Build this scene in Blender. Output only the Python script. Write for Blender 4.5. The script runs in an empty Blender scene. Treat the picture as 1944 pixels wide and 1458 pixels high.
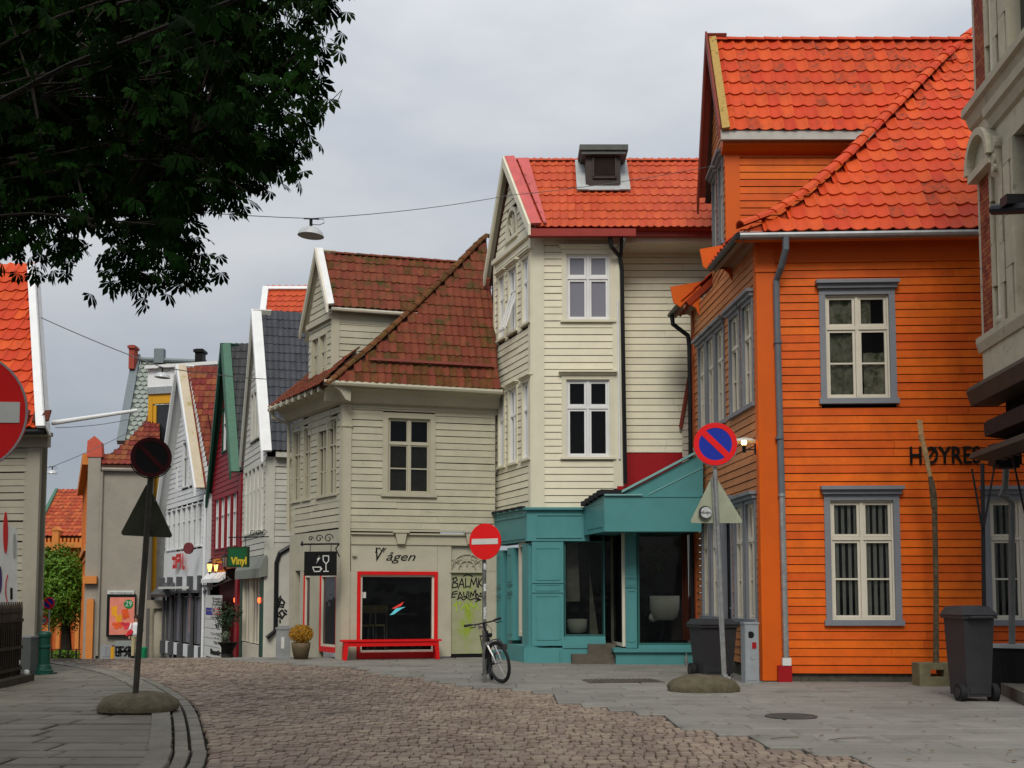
import bpy, math, random
import numpy as np
from mathutils import Vector, Matrix, noise
R = math.radians
random.seed(7)
scene = bpy.context.scene
col = scene.collection

# ------------------------------------------------------------------ camera
EYE, F, TILT, CX, CY = 1.45, 2214.0, R(4.5), 972.0, 954.0
cam = bpy.data.cameras.new('camera')
cam_o = bpy.data.objects.new('camera', cam)
col.objects.link(cam_o)
cam_o.location = (0, 0, EYE)
cam_o.rotation_euler = (R(90) + TILT, 0, 0)
cam.sensor_width = 36
cam.lens = 36 * F / 1944
cam.shift_y = (CY - 729) / 1944
cam.clip_start = 0.1
cam.clip_end = 2000
scene.camera = cam_o

# ------------------------------------------------------------------ world, sun, exposure
SUN_EL, SUN_AZ = R(44), R(184)      # azimuth: from behind the camera, a little to the left
world = bpy.data.worlds.new('World')
scene.world = world
world.use_nodes = True
nt = world.node_tree
nt.nodes.clear()
N, L = nt.nodes, nt.links
out = N.new('ShaderNodeOutputWorld')
bg = N.new('ShaderNodeBackground'); bg.inputs['Strength'].default_value = 0.1
sky = N.new('ShaderNodeTexSky'); sky.sky_type = 'NISHITA'; sky.sun_disc = False
sky.sun_elevation = SUN_EL; sky.sun_rotation = SUN_AZ
tc = N.new('ShaderNodeTexCoord')
mp = N.new('ShaderNodeMapping'); mp.inputs['Scale'].default_value = (1.0, 1.0, 2.6)
mp.inputs['Location'].default_value = (0.35, 0.1, 0.0)
n1 = N.new('ShaderNodeTexNoise'); n1.inputs['Scale'].default_value = 2.3
n1.inputs['Detail'].default_value = 7; n1.inputs['Roughness'].default_value = 0.52
r1 = N.new('ShaderNodeValToRGB')
r1.color_ramp.elements[0].position = 0.36; r1.color_ramp.elements[0].color = (2.75, 3.05, 3.55, 1)
r1.color_ramp.elements[1].position = 0.66; r1.color_ramp.elements[1].color = (4.55, 4.65, 4.75, 1)
sx = N.new('ShaderNodeSeparateXYZ')
m1 = N.new('ShaderNodeMath'); m1.operation = 'MAXIMUM'; m1.inputs[1].default_value = 0
m2 = N.new('ShaderNodeMath'); m2.operation = 'MULTIPLY_ADD'; m2.inputs[1].default_value = 1.35; m2.inputs[2].default_value = 0.64
vm = N.new('ShaderNodeVectorMath'); vm.operation = 'SCALE'
mx = N.new('ShaderNodeMixRGB'); mx.inputs['Fac'].default_value = 0.93
L.new(tc.outputs['Generated'], mp.inputs['Vector']); L.new(mp.outputs['Vector'], n1.inputs['Vector'])
L.new(n1.outputs['Fac'], r1.inputs['Fac']); L.new(tc.outputs['Generated'], sx.inputs['Vector'])
L.new(sx.outputs['Z'], m1.inputs[0]); L.new(m1.outputs[0], m2.inputs[0])
L.new(r1.outputs['Color'], vm.inputs[0]); L.new(m2.outputs[0], vm.inputs['Scale'])
L.new(sky.outputs['Color'], mx.inputs['Color1']); L.new(vm.outputs['Vector'], mx.inputs['Color2'])
L.new(mx.outputs['Color'], bg.inputs['Color']); L.new(bg.outputs['Background'], out.inputs['Surface'])

sun = bpy.data.lights.new('sun', 'SUN'); sun.energy = 1.5; sun.angle = R(24); sun.color = (1, 0.955, 0.88)
sun_o = bpy.data.objects.new('sun', sun); col.objects.link(sun_o)
sd = Vector((math.sin(SUN_AZ) * math.cos(SUN_EL), math.cos(SUN_AZ) * math.cos(SUN_EL), math.sin(SUN_EL)))
sun_o.rotation_euler = sd.to_track_quat('Z', 'Y').to_euler()
sun_o.location = (0, -10, 30)
scene.view_settings.view_transform = 'Standard'
scene.view_settings.look = 'None'
scene.view_settings.gamma = 1
scene.view_settings.exposure = 0.5
try: scene.view_settings.use_curve_mapping = False
except Exception: pass
scene.render.engine = 'CYCLES'

# ------------------------------------------------------------------ helpers
CAM = Vector((0, 0, EYE))
def ray(px, py):
    u, v = (px - CX) / F, (CY - py) / F
    return Vector((u, math.cos(TILT) - v * math.sin(TILT), math.sin(TILT) + v * math.cos(TILT)))
def P(px, py, D):
    d = ray(px, py); return CAM + d * (D / d.y)
def gz(x, y):
    if y < 26 or x > -1: return 0.0
    s = min(1, max(0, (-1 - x) / 3.0)); s = s * s * (3 - 2 * s)
    return -0.05 * min(y - 26, 60) * s
def G(px, py):
    p = P(px, py, 10)
    d = p - CAM
    t = -EYE / d.z if d.z < 0 else 10
    return CAM + d * t
def P2(px, D, py=1250):
    p = P(px, py, D); return Vector((p.x, p.y))

WM = {}
MESHC = {}
def tag(o, label=None, cat=None, group=None, kind=None):
    if label: o['label'] = label
    if cat: o['category'] = cat
    if group: o['group'] = group
    if kind: o['kind'] = kind
    return o
def thing(name, label, cat, loc=(0, 0, 0), group=None):
    o = bpy.data.objects.new(name, None); o.empty_display_size = 0.2
    col.objects.link(o); o.location = loc
    WM[o.name] = Matrix.Translation(Vector(loc))
    return tag(o, label, cat, group)

class MB:
    """collects geometry in world space (through T)"""
    def __init__(s, T=None): s.v = []; s.f = []; s.T = T; s.smooth = False
    def add(s, vs, fs, M=None):
        b = len(s.v)
        for p in vs:
            p = Vector(p)
            if M is not None: p = M @ p
            if s.T is not None: p = s.T @ p
            s.v.append(p)
        s.f += [tuple(b + i for i in f) for f in fs]; return s
    def box(s, x0, x1, y0, y1, z0, z1, M=None):
        return s.add([(x0,y0,z0),(x1,y0,z0),(x1,y1,z0),(x0,y1,z0),(x0,y0,z1),(x1,y0,z1),(x1,y1,z1),(x0,y1,z1)],
                     [(0,3,2,1),(4,5,6,7),(0,1,5,4),(1,2,6,5),(2,3,7,6),(3,0,4,7)], M)
    def wbox(s, w, s0, s1, o0, o1, z0, z1):
        return s.box(min(s0,s1), max(s0,s1), -max(o0,o1), -min(o0,o1), min(z0,z1), max(z0,z1), w.M)
    def poly(s, pts, thick=None, nrm=None):
        n = len(pts); pts = [Vector(p) for p in pts]
        if thick is None: return s.add(pts, [tuple(range(n))])
        b = [p - nrm * thick for p in pts]
        return s.add(pts + b, [tuple(range(n)), tuple(range(2*n-1, n-1, -1))] + [((i+1)%n, i, n+i, n+(i+1)%n) for i in range(n)])
    def wpoly(s, w, pts, o0, o1):
        """pts (s,z) polygon extruded from offset o1 (outer) to o0"""
        return s.poly([w.p(a, z, o1) for a, z in pts], abs(o1 - o0), w.n3)
    def prof(s, w, s0, s1, pr):
        n = len(pr)
        vs = [w.p(s0, z, o) for o, z in pr] + [w.p(s1, z, o) for o, z in pr]
        return s.add(vs, [tuple(range(n)), tuple(range(2*n-1, n-1, -1))] + [(i, n+i, n+(i+1)%n, (i+1)%n) for i in range(n)])
    def tube(s, pts, r, seg=8, cap=True):
        pts = [Vector(p) for p in pts]; n = len(pts)
        rs = r if isinstance(r, (list, tuple)) else [r]*n
        vs = []; up = None
        for i, p in enumerate(pts):
            t = (pts[min(i+1,n-1)] - pts[max(i-1,0)])
            if t.length < 1e-9: t = Vector((0,0,1))
            t.normalize()
            if up is None: up = Vector((0,0,1)) if abs(t.z) < .9 else Vector((1,0,0))
            a = t.cross(up); a.normalize(); b = a.cross(t); up = b
            for k in range(seg):
                an = 2*math.pi*k/seg
                vs.append(p + (a*math.cos(an) + b*math.sin(an))*rs[i])
        fs = [(i*seg+k, i*seg+(k+1)%seg, (i+1)*seg+(k+1)%seg, (i+1)*seg+k) for i in range(n-1) for k in range(seg)]
        if cap: fs += [tuple(range(seg-1,-1,-1)), tuple((n-1)*seg+k for k in range(seg))]
        return s.add(vs, fs)
    def lathe(s, pr, M=None, seg=16, sx=1, sy=1, cap=True):
        """pr: (r,z) list"""
        n = len(pr); vs = [(r*math.cos(2*math.pi*k/seg)*sx, r*math.sin(2*math.pi*k/seg)*sy, z) for r, z in pr for k in range(seg)]
        fs = [(i*seg+k, i*seg+(k+1)%seg, (i+1)*seg+(k+1)%seg, (i+1)*seg+k) for i in range(n-1) for k in range(seg)]
        if cap: fs += [tuple(range(seg-1,-1,-1)), tuple((n-1)*seg+k for k in range(seg))]
        return s.add(vs, fs, M)
    def ribbon(s, pts, wd, nrm, th=.004):
        pts = [Vector(p) for p in pts]; n = len(pts)
        for i in range(n-1):
            t = pts[i+1]-pts[i]
            if t.length < 1e-6: continue
            t = t.normalized(); sd = t.cross(nrm)*wd/2; e = t*wd*.35
            s.poly([pts[i]-sd-e, pts[i+1]-sd+e, pts[i+1]+sd+e, pts[i]+sd-e], th, nrm)
        return s
    def mesh(s, name, off):
        me = bpy.data.meshes.new(name)
        me.from_pydata([tuple(p - off) for p in s.v], [], s.f); me.update()
        if s.smooth: me.shade_smooth()
        return me

def part(name, mb, m, parent, label=None, kind=None):
    W = WM[parent.name]; off = W.translation.copy()
    me = mb.mesh(name, off)
    if m: me.materials.append(m)
    o = bpy.data.objects.new(name, me); col.objects.link(o); o.parent = parent
    M = Matrix.Translation(off)
    o.matrix_basis = W.inverted() @ M
    WM[o.name] = M
    return tag(o, label, None, None, kind)
def solo(name, mb, m, label, cat, group=None, kind=None):
    xs = [p.x for p in mb.v]; ys = [p.y for p in mb.v]; zs = [p.z for p in mb.v]
    off = Vector(((min(xs)+max(xs))/2, (min(ys)+max(ys))/2, min(zs)))
    me = mb.mesh(name, off)
    if m: me.materials.append(m)
    o = bpy.data.objects.new(name, me); col.objects.link(o); o.location = off
    WM[o.name] = Matrix.Translation(off)
    return tag(o, label, cat, group, kind)
def unit(key, fn, m):
    k = (key, m.name)
    if k not in MESHC:
        mb = MB(); fn(mb); me = mb.mesh(key, Vector((0,0,0))); me.materials.append(m); MESHC[k] = me
    return MESHC[k]
COLL = {}
def inst(name, key, fn, m, parent, M, owner=None):
    """queue one piece; flush() links the 300 largest per owner as objects and joins the rest"""
    owner = owner or parent
    COLL.setdefault((owner.name, name), []).append((unit(key, fn, m), parent, M))
def put(name, me, parent, M):
    o = bpy.data.objects.new(name, me); col.objects.link(o); o.parent = parent
    o.matrix_basis = WM[parent.name].inverted() @ M; WM[o.name] = M
    return o
def flush(limit=300):
    for (own, name), L_ in list(COLL.items()):
        def size(e):
            M = e[2]; t = M.translation; d = max(1, (t - CAM).length)
            c = t + M.to_3x3() @ Vector((.5, 0, .5)) if name == 'board' else t
            q = c - CAM
            vis = 1
            if q.y < .5: vis = 0
            else:
                x = CX + q.x/q.y*F
                if x < -60 or x > 2010: vis = 0
            return vis * M.to_scale().x * M.to_scale().length / d
        L_.sort(key=size, reverse=True)
        for me, par, M in L_[:limit]: put(name, me, par, M)
        rest = L_[limit:]
        groups = {}
        for me, par, M in rest: groups.setdefault(me.name, []).append((me, par, M))
        for g in groups.values():
            me, par = g[0][0], g[0][1]
            co = np.empty(len(me.vertices)*3, 'f'); me.vertices.foreach_get('co', co); co = co.reshape(-1, 3)
            nl = len(me.loops); li = np.empty(nl, 'i'); me.loops.foreach_get('vertex_index', li)
            np_ = len(me.polygons); ls = np.empty(np_, 'i'); me.polygons.foreach_get('loop_start', ls)
            V = []; nv = len(co); off = WM[par.name].translation
            for _, _, M in g:
                A = np.array(M, dtype='f'); V.append(co @ A[:3, :3].T + A[:3, 3] - np.array(off, dtype='f'))
            k = len(g); V = np.concatenate(V)
            LI = (li[None, :] + (np.arange(k)*nv)[:, None]).ravel()
            LS = (ls[None, :] + (np.arange(k)*nl)[:, None]).ravel()
            m2_ = bpy.data.meshes.new(name + '_field'); m2_.vertices.add(len(V)); m2_.vertices.foreach_set('co', V.ravel())
            m2_.loops.add(len(LI)); m2_.loops.foreach_set('vertex_index', LI.astype('i'))
            m2_.polygons.add(len(LS)); m2_.polygons.foreach_set('loop_start', LS.astype('i'))
            # per-piece random value
            at = m2_.attributes.new('rnd', 'FLOAT', 'POINT'); at.data.foreach_set('value', np.repeat(np.random.RandomState(3).rand(k), nv).astype('f'))
            m2_.update(calc_edges=True); m2_.validate(); m2_.shade_flat()
            m2_.materials.append(me.materials[0])
            o = bpy.data.objects.new(name + '_field', m2_); col.objects.link(o); o.parent = par
            o.matrix_basis = WM[par.name].inverted() @ Matrix.Translation(off); o['kind'] = 'stuff'
    COLL.clear()

class Wall:
    def __init__(s, a, b, z=0):
        s.a, s.b = Vector(a), Vector(b); d = s.b - s.a; s.len = d.length; s.u = d.normalized()
        s.u3 = Vector((s.u.x, s.u.y, 0)); s.n3 = Vector((s.u.y, -s.u.x, 0))
        s.M = Matrix(((s.u.x, -s.n3.x, 0, s.a.x), (s.u.y, -s.n3.y, 0, s.a.y), (0, 0, 1, 0), (0, 0, 0, 1)))
        s.TM = Matrix(((s.u.x, 0, s.n3.x, 0), (s.u.y, 0, s.n3.y, 0), (0, 1, 0, 0), (0, 0, 0, 1)))
    def uv(s, px, py, o=0):
        d = ray(px, py); a3 = Vector((s.a.x, s.a.y, 0)) + s.n3*o
        t = (a3 - CAM).dot(s.n3) / d.dot(s.n3); q = CAM + d*t
        return ((q - a3).dot(s.u3), q.z)
    def p(s, a, z, o=0):
        q = s.a + s.u*a; return Vector((q.x, q.y, z)) + s.n3*o
    def rect(s, x0, y0, x1, y1, o=0):
        xm, ym = (x0+x1)/2, (y0+y1)/2
        return s.uv(x0, ym, o)[0], s.uv(x1, ym, o)[0], s.uv(xm, y1, o)[1], s.uv(xm, y0, o)[1]
    def q(s, px, py, o=0): return s.p(*s.uv(px, py, o), o)

class Plane:
    """roof plane through eave point e, horizontal direction u and point r up the slope"""
    def __init__(s, e, u, r):
        s.o = Vector(e); s.u = Vector((u.x, u.y, 0)).normalized(); s.n = s.u.cross(Vector(r) - s.o).normalized()
        if s.n.z < 0: s.n = -s.n
        s.v = s.n.cross(s.u)
        s.M = Matrix(((s.u.x, s.v.x, s.n.x, s.o.x), (s.u.y, s.v.y, s.n.y, s.o.y), (s.u.z, s.v.z, s.n.z, s.o.z), (0,0,0,1)))
    def uv(s, px, py):
        d = ray(px, py); t = (s.o - CAM).dot(s.n)/d.dot(s.n); q = CAM + d*t - s.o
        return q.dot(s.u), q.dot(s.v)
    def loc(s, p): q = Vector(p) - s.o; return q.dot(s.u), q.dot(s.v)
    def p(s, a, b, h=0): return s.o + s.u*a + s.v*b + s.n*h

def inpoly(x, y, poly):
    c = False; n = len(poly); j = n-1
    for i in range(n):
        xi, yi = poly[i][0], poly[i][1]; xj, yj = poly[j][0], poly[j][1]
        if (yi > y) != (yj > y) and x < (xj-xi)*(y-yi)/(yj-yi)+xi: c = not c
        j = i
    return c
def srange(poly, z):
    xs = []; n = len(poly)
    for i in range(n):
        (x0, y0), (x1, y1) = poly[i][:2], poly[(i+1)%n][:2]
        if (y0 > z) != (y1 > z): xs.append(x0+(z-y0)*(x1-x0)/(y1-y0))
    xs.sort(); return (xs[0], xs[-1]) if len(xs) >= 2 else None

# unit meshes ---------------------------------------------------------
def u_board(mb):      # length 1 in x, height 1 in z, lip outward (-y) 1
    mb.add([(0,-1,.07),(1,-1,.07),(1,-.66,.975),(0,-.66,.975),(0,-.4,.07),(1,-.4,.07),(1,-.1,.975),(0,-.1,.975)],
           [(0,1,2,3),(4,7,6,5),(0,4,5,1),(3,2,6,7),(0,3,7,4),(1,5,6,2)])
def u_tile(mb):
    xs = [0,.1,.26,.45,.64,.82,.96,1.06]; zs = [.19,.12,.035,0,.035,.12,.22,.2]
    n = len(xs); vs = []
    for y, dz in ((-.0, .13), (1.1, 0.0)): vs += [(x, y, z*.85+dz) for x, z in zip(xs, zs)]
    vs += [(x, 0.0, z*.85+.13-.09) for x, z in zip(xs, zs)]
    mb.add(vs, [(i, i+1, n+i+1, n+i) for i in range(n-1)] + [(2*n+i, 2*n+i+1, i+1, i) for i in range(n-1)] + [(0, n, 2*n), (n-1, 3*n-1, 2*n-1)])
def u_ridge(mb):
    n = 7; vs = []
    for x, r in ((-.04, .54), (1.0, .44)):
        vs += [(x, math.cos(math.pi*k/(n-1))*r, math.sin(math.pi*k/(n-1))*r*.8) for k in range(n)]
    vs += [(-.04, math.cos(math.pi*k/(n-1))*.42, math.sin(math.pi*k/(n-1))*.42*.8) for k in range(n)]
    mb.add(vs, [(i, n+i, n+i+1, i+1) for i in range(n-1)] + [(i+1, 2*n+i+1, 2*n+i, i) for i in range(n-1)])
def u_block(mb):      # unit slab centred, top z=0, bevelled rim
    b = .03
    mb.add([(-.5,-.5,-1),(.5,-.5,-1),(.5,.5,-1),(-.5,.5,-1),(-.5,-.5,-.12),(.5,-.5,-.12),(.5,.5,-.12),(-.5,.5,-.12),
            (-.5+b,-.5+b,0),(.5-b,-.5+b,0),(.5-b,.5-b,0),(-.5+b,.5-b,0)],
           [(8,9,10,11)]+[(i,(i+1)%4,4+(i+1)%4,4+i) for i in range(4)]+[(4+i,4+(i+1)%4,8+(i+1)%4,8+i) for i in range(4)])
def u_sett(mb):
    oc=[(-.34,-.5),(.36,-.5),(.5,-.33),(.5,.36),(.33,.5),(-.37,.5),(-.5,.32),(-.5,-.36)]
    mb.add([(x,y,-.9) for x,y in oc]+[(x*.9,y*.92,-.03+.07*math.sin(i*2.1)) for i,(x,y) in enumerate(oc)]+[(.05,-.04,.03)],
           [(i,(i+1)%8,8+(i+1)%8,8+i) for i in range(8)]+[(8+i,8+(i+1)%8,16) for i in range(8)])

def SC(x, y, z): return Matrix.Diagonal((x, y, z, 1))
def clad(H, w, poly, pitch, m, openings=(), parent=None, lip=.034, name='board', jit=.0012):
    """clapboards: one object each; poly in (s,z)"""
    zs = [p[1] for p in poly]; z = min(zs); zt = max(zs)
    par = parent
    while z < zt - .02:
        h = min(pitch, zt - z); zm = z + h/2
        r = srange(poly, zm)
        if r:
            segs = [r]
            for (a0, a1, b0, b1) in openings:
                if b0 < zm < b1:
                    ns = []
                    for (x0, x1) in segs:
                        if a1 <= x0 or a0 >= x1: ns.append((x0, x1)); continue
                        if a0 > x0: ns.append((x0, a0))
                        if a1 < x1: ns.append((a1, x1))
                    segs = ns
            for (x0, x1) in segs:
                cuts = [x0]
                if x1 - x0 > 2.3: cuts.append(x0 + (x1-x0)*random.uniform(.3, .7))
                cuts.append(x1)
                for c0, c1 in zip(cuts[:-1], cuts[1:]):
                    if c1 - c0 < .02: continue
                    g = .004 if len(cuts) > 2 else 0
                    M = w.M @ Matrix.Translation((c0+g/2, 0, z + random.uniform(-jit, jit))) @ Matrix.Rotation(random.uniform(-jit, jit)/max(1, (c1-c0))*.8, 4, 'Y') @ SC(c1-c0-g, lip*random.uniform(.85, 1.12), h)
                    inst(name, 'board', u_board, m, par, M, H)
        z += pitch
def roof(H, pl, poly, tw, tl, m, under, name='roof', thick=.1, tiles=True, parent=None, lift=.02, moss=None, mossm=None):
    """poly in plane coordinates"""
    mb = MB(); mb.poly([pl.p(a, b, 0) for a, b in poly], thick, pl.n)
    rf = part(name, mb, under, parent or H)
    if not tiles: return rf
    amin = min(p[0] for p in poly); amax = max(p[0] for p in poly); bmin = min(p[1] for p in poly); bmax = max(p[1] for p in poly)
    j = 0; b = bmin - .04
    while b < bmax:
        a = amin
        ra = srange(poly, min(max(b+tl*.2, bmin+.02), bmax-.02)); rb = srange(poly, min(max(b+tl*.8, bmin+.02), bmax-.02))
        if ra and rb:
            lo = max(ra[0],rb[0]); hi = min(ra[1],rb[1])
            while a < hi:
                x0 = max(a, lo); x1 = min(a+tw, hi)
                if x1-x0 > .03:
                    M = pl.M @ Matrix.Translation((x0 + random.uniform(-.003, .003), b + random.uniform(-.006, .006), lift + random.uniform(0, .005))) @ Matrix.Rotation(random.uniform(-.016, .016), 4, 'Z') @ Matrix.Rotation(random.uniform(-.012, .02), 4, 'X') @ SC(x1-x0, tl, tw)
                    inst('tile', 'tile', u_tile, (mossm or MOSSY) if moss and random.random() < moss(j, (b-bmin)/(bmax-bmin)) else m, rf, M, H)
                a += tw
        b += tl; j += 1
    return rf
def ridge(H, p0, p1, m, parent, wd=.24, ln=.36, lift=0.03):
    p0, p1 = Vector(p0), Vector(p1); d = p1-p0; n = max(1, round(d.length/ln)); u = d.normalized()
    y = Vector((0,0,1)).cross(u).normalized(); z = u.cross(y)
    for i in range(n):
        o = p0 + d*(i/n) + z*lift
        M = Matrix(((u.x,y.x,z.x,o.x),(u.y,y.y,z.y,o.y),(u.z,y.z,z.z,o.z),(0,0,0,1))) @ Matrix.Rotation(random.uniform(-.015,.015), 4, 'Z') @ SC(d.length/n*1.04, wd, wd)
        inst('ridge_tile', 'ridge', u_ridge, m, parent, M, H)

def window(H, w, s0, s1, z0, z1, cols=(.5,), rows=(), munt=None, cas=.1, head=0, sillh=0, mc=None, mf=None, mg=None,
           bar=.055, sash=.045, simple=False, parent=None, proud=.05, headout=.09, label=None, mullm=None, curtain=None, name='window'):
    mc = mc or mf
    mb = MB()
    if cas > 0:
        mb.wbox(w, s0-cas, s0, -.05, proud, z0, z1); mb.wbox(w, s1, s1+cas, -.05, proud, z0, z1)
        mb.wbox(w, s0-cas, s1+cas, -.05, proud+.003, z1, z1+cas)
    if head:
        mb.wbox(w, s0-cas-.03, s1+cas+.03, 0, proud+headout*.5, z1+cas, z1+cas+head*.55)
        mb.wbox(w, s0-cas-.06, s1+cas+.06, 0, proud+headout, z1+cas+head*.55, z1+cas+head)
    if not mb.v: mb.wbox(w, s0, s1, -.06, -.055, z0, z1)
    W_ = part(name, mb, mc, parent or H, label)
    sb = MB(); sb.wbox(w, s0-cas-.03, s1+cas+.03, -.05, proud+.035, z0-max(.035, sillh), z0)
    if sillh: part('sill', sb, mc, W_)
    fb = MB(); t = sash; o0, o1 = -.07, -.012
    xs = [s0] + [s0+(s1-s0)*c for c in cols] + [s1]; zs = [z0] + [z0+(z1-z0)*c for c in rows] + [z1]
    e = .03 if not simple else .02
    fb.wbox(w, s0, s0+e, o0, 0, z0, z1); fb.wbox(w, s1-e, s1, o0, 0, z0, z1); fb.wbox(w, s0+e, s1-e, o0, -.001, z0, z0+e); fb.wbox(w, s0+e, s1-e, o0, -.001, z1-e, z1)
    for x in xs[1:-1]: fb.wbox(w, x-bar/2, x+bar/2, o0, .004, z0+e, z1-e)
    for z in zs[1:-1]: fb.wbox(w, s0+e, s1-e, o0, .007, z-bar/2, z+bar/2)
    gl = []
    for i in range(len(xs)-1):
        for j in range(len(zs)-1):
            a0 = xs[i]+(e if i == 0 else bar/2); a1 = xs[i+1]-(e if i == len(xs)-2 else bar/2)
            b0 = zs[j]+(e if j == 0 else bar/2); b1 = zs[j+1]-(e if j == len(zs)-2 else bar/2)
            if not simple and sash > 0:
                fb.wbox(w, a0+.004, a0+t, o0+.01, o1, b0+.004, b1-.004); fb.wbox(w, a1-t, a1-.004, o0+.01, o1, b0+.004, b1-.004)
                fb.wbox(w, a0+t, a1-t, o0+.01, o1-.002, b0+.004, b0+t); fb.wbox(w, a0+t, a1-t, o0+.01, o1-.002, b1-t, b1-.004)
                a0 += t; a1 -= t; b0 += t; b1 -= t
            cuts = [b0]
            for mm in (munt or {}).get(j, []):
                zc = b0+(b1-b0)*mm; fb.wbox(w, a0, a1, o0+.012, o1-.008, zc-.014, zc+.014); cuts.append(zc)
            cuts.append(b1)
            for c0, c1 in zip(cuts[:-1], cuts[1:]): gl.append((a0, a1, c0, c1))
    part('frame', fb, mf, W_)
    if simple:
        gb = MB()
        for g in gl: gb.wbox(w, g[0], g[1], -.05, -.045, g[2], g[3])
        part('pane', gb, mg, W_)
    else:
        for g in gl:
            gb = MB(); gb.wbox(w, g[0]-.01, g[1]+.01, -.05, -.045, g[2]-.01, g[3]+.01); part('pane', gb, mg, W_)
    if curtain:
        mcu, spans = curtain
        for (c0, c1, zz0, zz1, amp, wl) in spans:
            cb = MB(); x0 = s0+(s1-s0)*c0; x1 = s0+(s1-s0)*c1; n = max(6, int((x1-x0)/wl*4)); za = z0+(z1-z0)*zz0; zb = z0+(z1-z0)*zz1
            vs = []; ph = random.uniform(0, 6)
            for k in range(n+1):
                x = x0+(x1-x0)*k/n; o = -.1+amp*math.sin(x*2*math.pi/wl+ph)+random.uniform(-.3,.3)*amp
                vs += [w.p(x, za, o), w.p(x, zb, o)]
            cb.add(vs, [(2*k, 2*k+2, 2*k+3, 2*k+1) for k in range(n)]); part('curtain', cb, mcu, W_)
    return W_, (s0-cas+.01, s1+cas-.01, z0-sillh, z1+cas+head*.4)

def text(name, body, size, M, m, parent, extrude=.004, shear=0, align='LEFT', sx=1, width=None, bold=0):
    cu = bpy.data.curves.new(name, 'FONT'); cu.body = body; cu.size = size; cu.extrude = extrude; cu.shear = shear; cu.align_x = align
    cu.resolution_u = 3; cu.offset = bold
    o = bpy.data.objects.new(name+'_tmp', cu); col.objects.link(o)
    bpy.context.view_layer.update()
    me = bpy.data.meshes.new_from_object(o.evaluated_get(bpy.context.evaluated_depsgraph_get()))
    xs = [v.co.x for v in me.vertices]
    if width and xs: sx = width/(max(xs)-min(xs))
    bpy.data.objects.remove(o); bpy.data.curves.remove(cu)
    me.name = name; me.materials.clear(); me.materials.append(m)
    x0 = min(xs) if xs and width else 0
    return put(name, me, parent, M @ SC(sx, 1, 1) @ Matrix.Translation((-x0, 0, 0)))
def wtext(name, body, w, px, py, hpx, m, parent, o=.03, widthpx=None, **k):
    """lettering on a wall: px,py = left end of the baseline, hpx = cap height"""
    s, z = w.uv(px, py, o); z2 = w.uv(px, py-hpx, o)[1]; size = (z2-z)/.69
    wd = (w.uv(px+widthpx, py, o)[0]-s) if widthpx else None
    M = Matrix.Translation(w.p(s, z, o)) @ w.TM
    return text(name, body, size, M, m, parent, width=wd, **k)

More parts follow.
